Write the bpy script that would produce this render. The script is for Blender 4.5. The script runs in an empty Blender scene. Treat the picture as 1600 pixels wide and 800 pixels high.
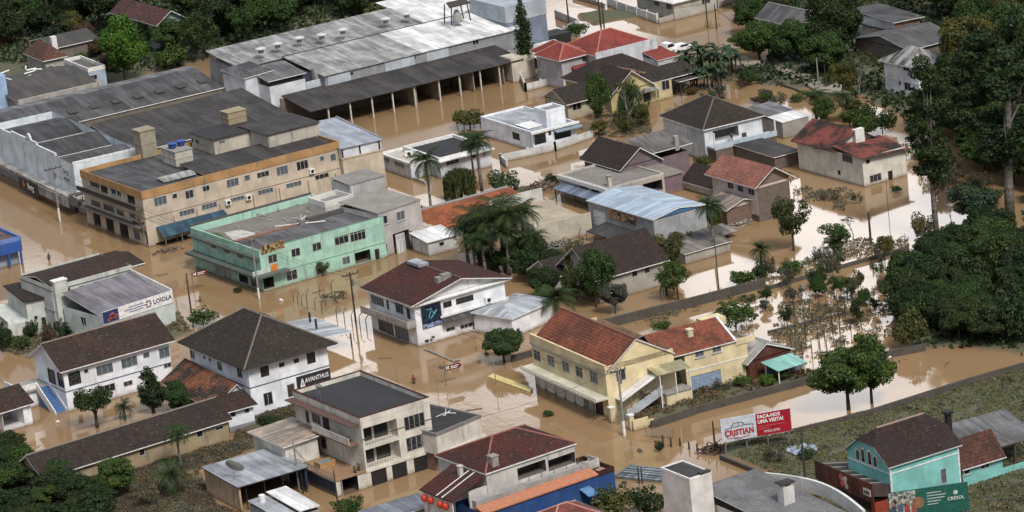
import bpy, math, random
import numpy as np
from mathutils import Vector, Matrix
R = math.radians
rng = random.Random(7)
S = bpy.context.scene
COL = S.collection
# ------------------------------------------------------------------ camera (helicopter view)
CH, PITCH, ROLL, FPX = 150.0, 16.0, 6.3, 5800.0
cp, sp = math.cos(R(PITCH)), math.sin(R(PITCH))
FW = Vector((0, cp, -sp)); R0 = Vector((1, 0, 0)); U0 = Vector((0, sp, cp))
cr, sr = math.cos(R(ROLL)), math.sin(R(ROLL))
RT = R0 * cr - U0 * sr
UP = R0 * sr + U0 * cr
CP = Vector((0, 0, CH))
cam = bpy.data.cameras.new('camera'); camo = bpy.data.objects.new('camera', cam); COL.objects.link(camo)
cam.sensor_width = 36; cam.lens = FPX * 36 / 1600; cam.clip_start = 1; cam.clip_end = 20000
M_ = Matrix((RT, UP, -FW)).transposed().to_4x4(); M_.translation = CP
camo.matrix_world = M_
S.camera = camo
# ------------------------------------------------------------------ exposure, sun, sky
S.view_settings.view_transform = 'Standard'; S.view_settings.look = 'None'
S.view_settings.gamma = 1.0; S.view_settings.use_curve_mapping = False
S.view_settings.exposure = 1.15
SUN_EL, SUN_AZ = 50.0, 155.0            # azimuth clockwise from +Y: the sun stands behind the camera, a little to its right
sun = bpy.data.lights.new('sun', 'SUN'); suno = bpy.data.objects.new('sun', sun); COL.objects.link(suno)
sun.energy = 1.5; sun.angle = R(14); sun.color = (1.0, 0.95, 0.88)
d = Vector((math.sin(R(SUN_AZ)) * math.cos(R(SUN_EL)), math.cos(R(SUN_AZ)) * math.cos(R(SUN_EL)), math.sin(R(SUN_EL))))
suno.rotation_euler = d.to_track_quat('Z', 'Y').to_euler()

def nd(nt, typ, **kw):
    n = nt.nodes.new(typ)
    for k, v in kw.items():
        if k.startswith('i_'):
            key = k[2:]
            n.inputs[int(key) if key.isdigit() else key].default_value = v
        else: setattr(n, k, v)
    return n
def mth(nt, op, a, b=None, clamp=False):
    n = nt.nodes.new('ShaderNodeMath'); n.operation = op; n.use_clamp = clamp
    for i, v in enumerate((a, b)):
        if v is None: continue
        if hasattr(v, 'node'): nt.links.new(v, n.inputs[i])
        else: n.inputs[i].default_value = v
    return n.outputs[0]
def mixc(nt, f, a, b, mode='MIX'):
    n = nt.nodes.new('ShaderNodeMix'); n.data_type = 'RGBA'; n.blend_type = mode
    for i, v in ((0, f), (6, a), (7, b)):
        if hasattr(v, 'node'): nt.links.new(v, n.inputs[i])
        elif i == 0: n.inputs[0].default_value = v
        else: n.inputs[i].default_value = (*v, 1) if len(v) == 3 else v
    return n.outputs[2]
def ray(px, py):
    return (FW * FPX + RT * (px - 800) + UP * (400 - py)).normalized()
def G(px, py, z=0.0):
    r = ray(px, py); t = (z - CH) / r.z
    return CP + r * t
def PX(v):
    q = Vector(v) - CP; d_ = q.dot(FW)
    return 800 + FPX * q.dot(RT) / d_, 400 - FPX * q.dot(UP) / d_

w = bpy.data.worlds.new('World'); S.world = w; w.use_nodes = True
nt = w.node_tree; nt.nodes.clear()
sky = nd(nt, 'ShaderNodeTexSky', sky_type='NISHITA'); sky.sun_disc = False
sky.sun_elevation = R(SUN_EL); sky.sun_rotation = R(SUN_AZ); sky.dust_density = 3; sky.air_density = 1.2
tc = nd(nt, 'ShaderNodeTexCoord'); sx = nd(nt, 'ShaderNodeSeparateXYZ'); nt.links.new(tc.outputs['Generated'], sx.inputs[0])
yy = mth(nt, 'MAXIMUM', sx.outputs[1], 0.02)
ax = mth(nt, 'DIVIDE', sx.outputs[0], yy); ez = mth(nt, 'DIVIDE', sx.outputs[2], yy)
nz = nd(nt, 'ShaderNodeTexNoise', i_Scale=40.0, i_Detail=6.0, i_Roughness=0.6); nt.links.new(tc.outputs['Generated'], nz.inputs['Vector'])
nz2 = nd(nt, 'ShaderNodeTexNoise', i_Scale=3.0, i_Detail=5.0); nt.links.new(tc.outputs['Generated'], nz2.inputs['Vector'])
# bright breaks in the cloud deck (as the still water mirrors them): direction, width, height, strength
GAPS = [(1330, 400, 330, 190, 1.0), (540, 555, 150, 90, 1.0), (740, 600, 130, 50, .8), (1390, 640, 300, 60, 1.0), (20, 690, 70, 40, 1.0),
        (640, 335, 60, 45, .9), (930, 30, 100, 45, .9), (1320, 110, 130, 90, .9), (850, 250, 160, 45, .8), (180, 415, 60, 45, .4),
        (830, 600, 150, 70, .8), (1080, 690, 120, 40, .6), (40, 445, 70, 40, .8), (300, 480, 90, 40, .5)]
tot = None
for (px, py, wx, wy, st) in GAPS:
    r = ray(px, py); a0, e0 = r.x / r.y, -r.z / r.y
    da = mth(nt, 'DIVIDE', mth(nt, 'SUBTRACT', ax, a0), wx / FPX); de = mth(nt, 'DIVIDE', mth(nt, 'SUBTRACT', ez, e0), wy / FPX)
    q = mth(nt, 'SQRT', mth(nt, 'ADD', mth(nt, 'MULTIPLY', da, da), mth(nt, 'MULTIPLY', de, de)))
    q = mth(nt, 'ADD', q, mth(nt, 'MULTIPLY', mth(nt, 'SUBTRACT', nz.outputs[0], 0.5), 1.6))
    m = nd(nt, 'ShaderNodeMapRange', interpolation_type='SMOOTHSTEP'); nt.links.new(q, m.inputs[0])
    m.inputs[1].default_value = 1.08; m.inputs[2].default_value = 0.88; m.inputs[3].default_value = 0; m.inputs[4].default_value = st
    tot = m.outputs[0] if tot is None else mth(nt, 'MAXIMUM', tot, m.outputs[0])
front = mth(nt, 'GREATER_THAN', sx.outputs[1], 0.3)
tot = mth(nt, 'MULTIPLY', tot, front)
cl = nd(nt, 'ShaderNodeMapRange', i_1=0.35, i_2=0.65, i_3=0.75, i_4=1.0); nt.links.new(nz2.outputs[0], cl.inputs[0])
CLOUD, GAP = 4.1, 17.0
cloud = nd(nt, 'ShaderNodeVectorMath', operation='SCALE'); cloud.inputs[0].default_value = (0.93, 0.97, 1.06)
nt.links.new(mth(nt, 'MULTIPLY', cl.outputs[0], CLOUD), cloud.inputs['Scale'])
mx = mixc(nt, 0.75, sky.outputs[0], cloud.outputs[0])
deck = nd(nt, 'ShaderNodeMapRange', interpolation_type='SMOOTHSTEP', i_1=0.30, i_2=0.75, i_3=0.50, i_4=1.0); nt.links.new(sx.outputs[2], deck.inputs[0])   # the cloud deck is darker towards the horizon
mx = mixc(nt, 1.0, mx, deck.outputs[0], 'MULTIPLY')
mx = mixc(nt, tot, mx, (GAP, GAP * .985, GAP * .99))
bg = nd(nt, 'ShaderNodeBackground', i_Strength=0.1); nt.links.new(mx, bg.inputs[0])
wo = nd(nt, 'ShaderNodeOutputWorld'); nt.links.new(bg.outputs[0], wo.inputs[0])

# ------------------------------------------------------------------ materials
def newmat(name):
    m = bpy.data.materials.new(name); m.use_nodes = True; m.node_tree.nodes.clear()
    nt = m.node_tree; p = nd(nt, 'ShaderNodeBsdfPrincipled'); o = nd(nt, 'ShaderNodeOutputMaterial'); nt.links.new(p.outputs[0], o.inputs[0])
    return m, nt, p
def uvn(nt, scale=1.0, sc3=None):
    t = nd(nt, 'ShaderNodeTexCoord'); mp = nd(nt, 'ShaderNodeMapping'); nt.links.new(t.outputs['UV'], mp.inputs[0])
    mp.inputs['Scale'].default_value = sc3 or (scale,) * 3
    return mp.outputs[0]
def noise(nt, vec, scale, detail=4, rough=.6):
    n = nd(nt, 'ShaderNodeTexNoise', i_Scale=scale, i_Detail=float(detail), i_Roughness=rough); nt.links.new(vec, n.inputs['Vector']); return n.outputs[0]
def ramp(nt, x, a, b, lo=0.0, hi=1.0):
    m = nd(nt, 'ShaderNodeMapRange', interpolation_type='SMOOTHSTEP'); nt.links.new(x, m.inputs[0])
    for i, v in ((1, a), (2, b), (3, lo), (4, hi)): m.inputs[i].default_value = v
    return m.outputs[0]
def objrnd(nt):
    return nd(nt, 'ShaderNodeObjectInfo').outputs['Random']
def bump(nt, p, h, strength=.4, dist=.05):
    b = nd(nt, 'ShaderNodeBump', i_Strength=strength, i_Distance=dist); nt.links.new(h, b.inputs['Height']); nt.links.new(b.outputs[0], p.inputs['Normal'])
_mc = {}
def c_(c, k): return tuple(min(1, x * k) for x in c)
def wallm(col, dirt=.35, rough=.85):
    """painted plaster: mottling, rain streaks, a flood line of mud near the water"""
    key = ('wall', col, dirt)
    if key in _mc: return _mc[key]
    m, nt, p = newmat('plaster'); v = uvn(nt); vs = uvn(nt, sc3=(.9, .14, 1))
    n1 = noise(nt, v, .35, 5); n2 = noise(nt, vs, 1.3, 6); n3 = noise(nt, v, 3.0, 5)
    c = mixc(nt, ramp(nt, n1, .38, .62), c_(col, .80), c_(col, 1.04))
    c = mixc(nt, mth(nt, 'MULTIPLY', mth(nt, 'MULTIPLY', ramp(nt, n2, .48, .72), ramp(nt, noise(nt, v, .22, 3), .40, .62, .25, 1)), dirt), c, (.10, .095, .085))
    c = mixc(nt, mth(nt, 'MULTIPLY', ramp(nt, n3, .58, .75), dirt * .5), c, (.16, .14, .12))
    g = nd(nt, 'ShaderNodeNewGeometry'); sz = nd(nt, 'ShaderNodeSeparateXYZ'); nt.links.new(g.outputs['Position'], sz.inputs[0])
    z = mth(nt, 'ADD', sz.outputs[2], mth(nt, 'MULTIPLY', n3, .5))
    c = mixc(nt, ramp(nt, z, .95, .35, 0, .6), c, (.23, .165, .105)); c = mixc(nt, ramp(nt, z, .42, .34, 0, .7), c, (.10, .07, .045))
    nt.links.new(c, p.inputs['Base Color']); p.inputs['Roughness'].default_value = rough; p.inputs['Specular IOR Level'].default_value = .2
    bump(nt, p, n3, .25, .03)
    _mc[key] = m; return m
def tilem(col, moss=.5, var=.5, light=(.34, .30, .26)):
    """clay roof tiles in courses, with lichen and moss"""
    key = ('tile', col, moss, var)
    if key in _mc: return _mc[key]
    m, nt, p = newmat('roof_tiles'); v = uvn(nt); t = nd(nt, 'ShaderNodeSeparateXYZ'); nt.links.new(v, t.inputs[0])
    wv = mth(nt, 'ABSOLUTE', mth(nt, 'SUBTRACT', mth(nt, 'FRACT', mth(nt, 'MULTIPLY', t.outputs[1], 2.3)), .5))     # courses
    wu = mth(nt, 'ABSOLUTE', mth(nt, 'SUBTRACT', mth(nt, 'FRACT', mth(nt, 'MULTIPLY', t.outputs[0], 3.3)), .5))     # columns
    fl = nd(nt, 'ShaderNodeVectorMath', operation='FLOOR'); vv = uvn(nt, sc3=(3.3, 2.3, 1)); nt.links.new(vv, fl.inputs[0])
    wn = nd(nt, 'ShaderNodeTexWhiteNoise'); nt.links.new(fl.outputs[0], wn.inputs['Vector'])
    n1 = noise(nt, v, .22, 5, .65); n2 = noise(nt, v, 1.6, 5, .7); n3 = noise(nt, uvn(nt, sc3=(1, .35, 1)), 1.1, 4)
    c = mixc(nt, wn.outputs[0], c_(col, 1 - .45 * var), c_(col, 1 + .5 * var))
    c = mixc(nt, ramp(nt, n1, .40, .60, 0, min(1, moss * 1.5)), c, (.022, .020, .017))
    c = mixc(nt, ramp(nt, n3, .5, .72, 0, moss * .8), c, (.05, .042, .035))
    n4 = noise(nt, v, 4.5, 4, .7); n5 = noise(nt, v, .12, 3)
    c = mixc(nt, ramp(nt, n2, .56, .72, 0, .5), c, light); c = mixc(nt, mth(nt, 'MULTIPLY', ramp(nt, n4, .58, .7, 0, .8), ramp(nt, n5, .35, .6)), c, c_(light, 1.35))
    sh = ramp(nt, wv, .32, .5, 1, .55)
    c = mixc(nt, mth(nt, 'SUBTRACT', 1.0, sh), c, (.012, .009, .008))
    nt.links.new(c, p.inputs['Base Color']); p.inputs['Roughness'].default_value = .85; p.inputs['Specular IOR Level'].default_value = .2
    bump(nt, p, mth(nt, 'ADD', mth(nt, 'MULTIPLY', wv, -1.0), wu), .7, .07)
    _mc[key] = m; return m
def sheetm(col, dirt=.4, pitch=1.1, metal=False, dark=(.05, .05, .048), rough=.7):
    """fibre cement or metal sheets: ribs down the slope, sheets of slightly different age"""
    key = ('sheet', col, dirt, pitch, metal)
    if key in _mc: return _mc[key]
    m, nt, p = newmat('metal_sheets' if metal else 'fibre_cement_sheets'); v = uvn(nt); t = nd(nt, 'ShaderNodeSeparateXYZ'); nt.links.new(v, t.inputs[0])
    fl = nd(nt, 'ShaderNodeVectorMath', operation='FLOOR'); nt.links.new(uvn(nt, sc3=(1 / pitch, .42, 1)), fl.inputs[0])
    wn = nd(nt, 'ShaderNodeTexWhiteNoise'); nt.links.new(fl.outputs[0], wn.inputs['Vector'])
    rib = mth(nt, 'ABSOLUTE', mth(nt, 'SUBTRACT', mth(nt, 'FRACT', mth(nt, 'MULTIPLY', t.outputs[0], 2.2 / pitch)), .5))
    seam = mth(nt, 'ABSOLUTE', mth(nt, 'SUBTRACT', mth(nt, 'FRACT', mth(nt, 'MULTIPLY', t.outputs[1], .42)), .5))
    n1 = noise(nt, v, .16, 5, .6); n2 = noise(nt, uvn(nt, sc3=(1.2, .12, 1)), 1.2, 6, .7); n3 = noise(nt, v, 1.5, 5, .7)
    c = mixc(nt, wn.outputs[0], c_(col, .78), c_(col, 1.2))
    c = mixc(nt, ramp(nt, n1, .38, .6, 0, min(1, dirt * 1.5)), c, c_(dark, .6))
    c = mixc(nt, ramp(nt, n2, .46, .66, 0, min(1, dirt * 1.4)), c, c_(dark, .6))
    c = mixc(nt, ramp(nt, n3, .58, .75, 0, dirt * .8), c, c_(col, 1.9)); n4 = noise(nt, uvn(nt, sc3=(.5, .05, 1)), 1.0, 5, .7); c = mixc(nt, ramp(nt, n4, .48, .62, 0, .55), c, c_(col, 1.7))
    c = mixc(nt, ramp(nt, seam, .46, .5, 0, .35), c, dark)
    c = mixc(nt, ramp(nt, rib, .3, .5, 0, .22), c, dark)
    nt.links.new(c, p.inputs['Base Color']); p.inputs['Roughness'].default_value = .42 if metal else rough
    p.inputs['Metallic'].default_value = .25 if metal else 0
    bump(nt, p, rib, .5, .05)
    _mc[key] = m; return m
def concm(col=(.3, .29, .27), dirt=.6):
    key = ('conc', col, dirt)
    if key in _mc: return _mc[key]
    m, nt, p = newmat('weathered_concrete'); v = uvn(nt)
    n1 = noise(nt, v, .3, 6, .7); n2 = noise(nt, v, 1.7, 6, .75)
    c = mixc(nt, ramp(nt, n1, .38, .65), c_(col, .75), col)
    c = mixc(nt, ramp(nt, n2, .48, .72, 0, dirt), c, c_(col, .2))
    nt.links.new(c, p.inputs['Base Color']); p.inputs['Roughness'].default_value = .9; bump(nt, p, n2, .4, .05)
    _mc[key] = m; return m
def flatm(col, rough=.6, metal=0, name='paint', var=.12):
    key = ('flat', col, rough, metal, name)
    if key in _mc: return _mc[key]
    m, nt, p = newmat(name); v = uvn(nt); n = noise(nt, v, 2.2, 4)
    c = mixc(nt, ramp(nt, n, .35, .7), c_(col, 1 - 2 * var), c_(col, 1 + var)); nt.links.new(c, p.inputs['Base Color'])
    p.inputs['Roughness'].default_value = rough; p.inputs['Metallic'].default_value = metal
    _mc[key] = m; return m
def brickm(col=(.33, .12, .06)):
    key = ('brick', col)
    if key in _mc: return _mc[key]
    m, nt, p = newmat('brick'); b = nd(nt, 'ShaderNodeTexBrick', i_Scale=2.2); nt.links.new(uvn(nt), b.inputs[0])
    b.inputs['Color1'].default_value = (*col, 1); b.inputs['Color2'].default_value = (*c_(col, .6), 1); b.inputs['Mortar'].default_value = (.25, .22, .19, 1); b.inputs['Mortar Size'].default_value = .03
    n = noise(nt, uvn(nt), .8, 5); c = mixc(nt, ramp(nt, n, .45, .7, 0, .5), b.outputs[0], (.06, .05, .045))
    nt.links.new(c, p.inputs['Base Color']); p.inputs['Roughness'].default_value = .9
    _mc[key] = m; return m
GLASS = flatm((.02, .023, .027), .12, 0, 'dark_glass'); GLASS_L = flatm((.10, .12, .14), .15, 0, 'curtained_glass')
GLASS_M = flatm((.045, .05, .055), .12, 0, 'grey_glass', .4); GLASS_B = flatm((.035, .028, .024), .35, 0, 'open_window_dark', .5); wrnd = random.Random(4)
FRAME = flatm((.42, .42, .41), .5, 0, 'window_paint'); FRAME_D = flatm((.06, .05, .045), .5, 0, 'dark_window_paint')
WHITE = flatm((.72, .72, .71), .6, 0, 'white_paint'); BLACK = flatm((.015, .015, .016), .6, 0, 'black_paint')
STEEL = flatm((.22, .22, .22), .5, .4, 'steel'); POLEC = concm((.26, .25, .23), .4); DARKW = flatm((.045, .035, .028), .8, 0, 'old_wood')
CONC = concm(); RUST = flatm((.16, .06, .03), .8, 0, 'rust')
SHUT = sheetm((.36, .36, .36), .25, .5, True)

# ------------------------------------------------------------------ mesh building
class MB:
    def __init__(s): s.v = []; s.f = []; s.m = []
    def face(s, pts, m=0):
        i = len(s.v); s.v += [tuple(p) for p in pts]; s.f.append(tuple(range(i, i + len(pts)))); s.m.append(m)
    def box(s, x0, x1, y0, y1, z0, z1, m=0):
        a, b, c, d_, e, f, g, h = (x0, y0, z0), (x1, y0, z0), (x1, y1, z0), (x0, y1, z0), (x0, y0, z1), (x1, y0, z1), (x1, y1, z1), (x0, y1, z1)
        for q in ((a, b, f, e), (b, c, g, f), (c, d_, h, g), (d_, a, e, h), (e, f, g, h), (d_, c, b, a)): s.face(q, m)
        return s
    def slab(s, pts, th, m=0, me=None):
        """top polygon extruded straight down"""
        me = m if me is None else me
        lo = [(p[0], p[1], p[2] - th) for p in pts]
        s.face(pts, m); s.face(lo[::-1], me)
        n = len(pts)
        for i in range(n): j = (i + 1) % n; s.face((lo[i], lo[j], pts[j], pts[i]), me)
        return s
    def tube(s, pts, r, n=6, m=0, cap=True):
        rr = r if isinstance(r, (list, tuple)) else [r] * len(pts)
        pts = [Vector(p) for p in pts]; rings = []
        for i, p in enumerate(pts):
            t = (pts[min(i + 1, len(pts) - 1)] - pts[max(i - 1, 0)]).normalized()
            a = t.cross(Vector((0, 0, 1)) if abs(t.z) < .95 else Vector((1, 0, 0))).normalized(); b = t.cross(a)
            k = len(s.v)
            for j in range(n):
                an = 2 * math.pi * j / n; s.v.append(tuple(p + (a * math.cos(an) + b * math.sin(an)) * rr[i]))
            rings.append(k)
        for i in range(len(pts) - 1):
            for j in range(n):
                s.f.append((rings[i] + j, rings[i] + (j + 1) % n, rings[i + 1] + (j + 1) % n, rings[i + 1] + j)); s.m.append(m)
        if cap:
            s.f.append(tuple(rings[0] + j for j in range(n))[::-1]); s.m.append(m)
            s.f.append(tuple(rings[-1] + j for j in range(n))); s.m.append(m)
        return s
    def cyl(s, x, y, z0, z1, r, n=14, m=0, r2=None): return s.tube([(x, y, z0), (x, y, z1)], [r, r if r2 is None else r2], n, m)
    def data(s, name, mats, smooth=False):
        me = bpy.data.meshes.new(name); me.from_pydata(s.v, [], s.f); me.update()
        for mt in (mats if isinstance(mats, (list, tuple)) else [mats]): me.materials.append(mt)
        if len(me.materials) > 1: me.polygons.foreach_set('material_index', s.m)
        if smooth: me.polygons.foreach_set('use_smooth', [True] * len(me.polygons))
        box_uv(me); return me
    def build(s, name, mats, parent=None, smooth=False):
        o = bpy.data.objects.new(name, s.data(name, mats, smooth)); COL.objects.link(o); o.parent = parent; return o
def box_uv(me):
    n = len(me.polygons)
    if n == 0: return
    nor = np.empty(n * 3); me.polygons.foreach_get('normal', nor); nor = nor.reshape(-1, 3)
    co = np.empty(len(me.vertices) * 3); me.vertices.foreach_get('co', co); co = co.reshape(-1, 3)
    li = np.empty(len(me.loops), dtype=np.int32); me.loops.foreach_get('vertex_index', li)
    tot_ = np.empty(n, dtype=np.int32); me.polygons.foreach_get('loop_total', tot_)
    pid = np.repeat(np.arange(n), tot_)
    t = np.stack([-nor[:, 1], nor[:, 0], np.zeros(n)], 1); ln = np.linalg.norm(t, axis=1)
    fl = ln < .02; t[fl] = (1, 0, 0); ln[fl] = 1; t /= ln[:, None]
    b = np.cross(nor, t)
    p = co[li]; uv = np.stack([(p * t[pid]).sum(1), (p * b[pid]).sum(1)], 1)
    l = me.uv_layers.new(name='UVMap'); l.data.foreach_set('uv', uv.ravel())
def tag(o, label=None, cat=None, group=None, kind=None):
    if label: o['label'] = label
    if cat: o['category'] = cat
    if group: o['group'] = group
    if kind: o['kind'] = kind
    return o
def thing(name, label, cat, loc=(0, 0, 0), rz=0, group=None):
    o = bpy.data.objects.new(name, None); COL.objects.link(o); o.empty_display_size = .5
    o.location = loc; o.rotation_euler = (0, 0, rz); return tag(o, label, cat, group)
def copy_tree(o, parent=None):
    c = o.copy(); COL.objects.link(c); c.parent = parent
    for ch in KIDS.get(o.name, []): copy_tree(ch, c)
    return c
KIDS = {}
def remember(o):
    KIDS[o.name] = [c for c in o.children]
    for c in o.children: remember(c)

def text_part(name, body, size, mat, parent, loc, face='R', sx_=1.0, bold=0.0, slant=0.0, az=0.0, align='CENTER'):
    """lettering standing 2 cm proud of a wall; face R looks along -y, face L along -x of the parent"""
    cu = bpy.data.curves.new(name, 'FONT'); cu.body = body; cu.size = size; cu.extrude = .012; cu.offset = bold; cu.shear = slant
    cu.align_x = align; cu.align_y = 'CENTER'; cu.resolution_u = 2
    o = bpy.data.objects.new(name, cu); COL.objects.link(o)
    bpy.context.view_layer.update()
    me = bpy.data.meshes.new_from_object(o); bpy.data.objects.remove(o)
    me.materials.clear(); me.materials.append(mat)
    o = bpy.data.objects.new(name, me); COL.objects.link(o); o.parent = parent
    o.location = loc; o.scale = (sx_, 1, 1)
    o.rotation_euler = (R(90), 0, (0 if face == 'R' else R(-90)) + az)
    return o

# ------------------------------------------------------------------ buildings
class Bld:
    """S: pixel of the corner nearest the camera at height h; E / W: pixel of the corner to the right / left at height h, or a length in metres"""
    def __init__(s, name, label, cat, S_, E, W, h, az=None, group=None, ins=0):
        p = G(*S_, h); a = []
        if isinstance(E, tuple): e = G(*E, h) - p; e.z = 0; s.Lu = e.length; a.append((math.atan2(e.y, e.x), e.length))
        else: s.Lu = E
        if isinstance(W, tuple): q = G(*W, h) - p; q.z = 0; s.Lv = q.length; a.append((math.atan2(-q.x, q.y), q.length))
        else: s.Lv = W
        if az is not None: s.az = R(az)
        elif a: s.az = sum(x * l for x, l in a) / sum(l for x, l in a)
        else: s.az = R(29)
        s.o = Vector((p.x, p.y, 0)); s.h = h; s.ins = ins
        if ins: s.o += Vector((math.cos(s.az) - math.sin(s.az), math.sin(s.az) + math.cos(s.az), 0)) * ins; s.Lu -= 2 * ins; s.Lv -= 2 * ins
        s.root = thing(name, label, cat, s.o, s.az, group)
        s.u = Vector((math.cos(s.az), math.sin(s.az), 0)); s.v = Vector((-s.u.y, s.u.x, 0))
        print('BLD', name, 'az %.1f Lu %.1f Lv %.1f h %.1f' % (math.degrees(s.az), s.Lu, s.Lv, h), [round(math.degrees(x[0]), 1) for x in a])
    def w(s, x, y, z): return s.o + s.u * x + s.v * y + Vector((0, 0, z))
    def loc(s, p): q = p - s.o; return q.dot(s.u), q.dot(s.v), p.z
    def at(s, face, px, py, c=0.0):
        """where the sight line through a pixel meets the plane of a face: (distance along it, height)"""
        n = s.v if face == 'R' else s.u
        if face == 'T': r = ray(px, py); q = CP + r * ((c - CH) / r.z); x, y, z = s.loc(q); return x, y
        r = ray(px, py); p0 = s.o + n * c; t = (p0 - CP).dot(n) / r.dot(n); x, y, z = s.loc(CP + r * t)
        return (x if face == 'R' else y), z
    def sc(s, face, px, py, c=0.0):
        a, z = s.at(face, px, py, c)
        f = (lambda q, zz: s.w(q, c, zz)) if face == 'R' else (lambda q, zz: s.w(c, q, zz))
        p0, p1, p2 = PX(f(a, z)), PX(f(a + 1, z)), PX(f(a, z + 1))
        return abs(p1[0] - p0[0]), abs(p2[1] - p0[1])
    def part(s, name, mb, mats, parent=None, smooth=False): return mb.build(name, mats, parent or s.root, smooth)
    def bx(s, name, x0, x1, y0, y1, z0, z1, mat, parent=None): return s.part(name, MB().box(x0, x1, y0, y1, z0, z1), mat, parent)
    def body(s, mat, Rw=(), Lw=(), x=None, y=None, z=None, name='wall', d=.14, top=False, inner=None, sills=WHITE, frame=None):
        x0, x1 = x or (0, s.Lu); y0, y1 = y or (0, s.Lv); z0, z1 = z or (-1.5, s.h)
        mb = MB(); wins = []
        for face, lst in (('R', Rw), ('L', Lw)):
            c = y0 if face == 'R' else x0; a0, a1 = (x0, x1) if face == 'R' else (y0, y1)
            def pt(q, zz, dep=0, c=c, face=face): return (q, c + dep, zz) if face == 'R' else (c + dep, q, zz)
            ops = []
            for w_ in lst:
                cx, cy, wp, hp, k = w_[:5]
                a, zc = s.at(face, cx, cy, c); ka, kz = s.sc(face, cx, cy, c)
                wm, hm = wp / ka, hp / kz
                q0, q1 = max(a0 + .05, a - wm / 2), min(a1 - .05, a + wm / 2); r0, r1 = max(z0 + .05, zc - hm / 2), min(z1 - .05, zc + hm / 2)
                if q1 - q0 < .15 or r1 - r0 < .15: print('   window outside', s.root.name, face, w_); continue
                ops.append((q0, q1, r0, r1, k))
            qs = sorted({a0, a1} | {o[0] for o in ops} | {o[1] for o in ops}); zs = sorted({z0, z1} | {o[2] for o in ops} | {o[3] for o in ops})
            for i in range(len(qs) - 1):
                for j in range(len(zs) - 1):
                    qm, zm = (qs[i] + qs[i + 1]) / 2, (zs[j] + zs[j + 1]) / 2
                    if any(o[0] < qm < o[1] and o[2] < zm < o[3] for o in ops): continue
                    f = [pt(qs[i], zs[j]), pt(qs[i + 1], zs[j]), pt(qs[i + 1], zs[j + 1]), pt(qs[i], zs[j + 1])]
                    mb.face(f if face == 'R' else f[::-1])
            for (q0, q1, r0, r1, k) in ops:
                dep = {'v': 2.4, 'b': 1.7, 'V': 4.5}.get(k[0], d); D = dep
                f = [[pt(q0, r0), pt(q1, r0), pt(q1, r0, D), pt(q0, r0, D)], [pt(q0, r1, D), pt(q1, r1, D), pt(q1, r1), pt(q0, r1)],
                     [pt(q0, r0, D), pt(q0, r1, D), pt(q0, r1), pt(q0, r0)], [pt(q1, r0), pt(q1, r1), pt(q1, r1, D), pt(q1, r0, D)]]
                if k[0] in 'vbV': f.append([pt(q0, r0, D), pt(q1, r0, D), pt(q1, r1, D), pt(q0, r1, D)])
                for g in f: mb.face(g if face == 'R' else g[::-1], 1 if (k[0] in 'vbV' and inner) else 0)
                wins.append((face, pt, q0, q1, r0, r1, k))
        for f in ([(x1, y0, z0), (x1, y1, z0), (x1, y1, z1), (x1, y0, z1)], [(x1, y1, z0), (x0, y1, z0), (x0, y1, z1), (x1, y1, z1)]): mb.face(f)
        if top: mb.face([(x0, y0, z1), (x1, y0, z1), (x1, y1, z1), (x0, y1, z1)])
        wl = s.part(name, mb, [mat, inner] if inner else mat)
        for wn_ in wins: s.window(*wn_, parent=wl if name != 'wall' else s.root, frame=frame)
        return wl
    def window(s, face, pt, q0, q1, r0, r1, k, parent=None, frame=None):
        def bx(mb, a, b, c, d_, e0, e1, m=0):
            p, q = pt(a, c, e0), pt(b, d_, e1)
            mb.box(min(p[0], q[0]), max(p[0], q[0]), min(p[1], q[1]), max(p[1], q[1]), c, d_, m)
        W_, H_ = q1 - q0, r1 - r0; fr = frame or FRAME
        if k[0] in 'wW':
            t = .07; fm = FRAME_D if 'd' in k else fr
            mb = MB(); bx(mb, q0, q1, r0, r0 + t, -.03, .06); bx(mb, q0, q1, r1 - t, r1, -.03, .06); bx(mb, q0, q0 + t, r0 + t, r1 - t, -.03, .06); bx(mb, q1 - t, q1, r0 + t, r1 - t, -.03, .06)
            nm = max(1, int(round(W_ / .75)))
            for i in range(1, nm): a = q0 + W_ * i / nm; bx(mb, a - .03, a + .03, r0 + t, r1 - t, .01, .05)
            if H_ > 1.0 and 'h' in k: zz = r0 + H_ * .68; bx(mb, q0 + t, q1 - t, zz - .03, zz + .03, .012, .052)
            o = s.part('window', mb, fm, parent)
            g = MB(); bx(g, q0 + .01, q1 - .01, r0 + .01, r1 - .01, .07, .09)
            s.part('pane', g, wrnd.choice((GLASS_L, GLASS_L, GLASS_M)) if 'l' in k else wrnd.choice((GLASS, GLASS, GLASS_M, GLASS_B)), o)
            if 's' in k: g = MB(); bx(g, q0 - .1, q1 + .1, r0 - .12, r0 - .005, -.13, .0); s.part('sill', g, fr, o)
        elif k[0] == 'd':
            g = MB(); bx(g, q0 + .01, q1 - .01, r0 + .01, r1 - .01, .08, .11)
            bx(g, q0 + .01, q0 + .08, r0, r1, .03, .07, 1); bx(g, q1 - .08, q1 - .01, r0, r1, .03, .07, 1); bx(g, q0 + .08, q1 - .08, r1 - .08, r1 - .01, .03, .07, 1)
            s.part('door', g, [GLASS if 'g' in k else DARKW, fr], parent)
        elif k[0] in 'sg':
            g = MB(); n = max(3, int(H_ / .28))
            for i in range(n):
                a, b = r0 + .01 + (H_ - .02) * i / n, r0 + .01 + (H_ - .02) * (i + 1) / n
                bx(g, q0 + .01, q1 - .01, a + .008, b - .008, .06 + (i % 2) * .02, .10)
            s.part('garage_door' if k[0] == 'g' else 'roller_shutter', g, {'b': flatm((.25, .32, .42), .5, 0, 'blue_grey_paint'), 'w': WHITE, 'd': BLACK}.get(k[1:2], SHUT), parent)
        elif k[0] in 'b':
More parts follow.
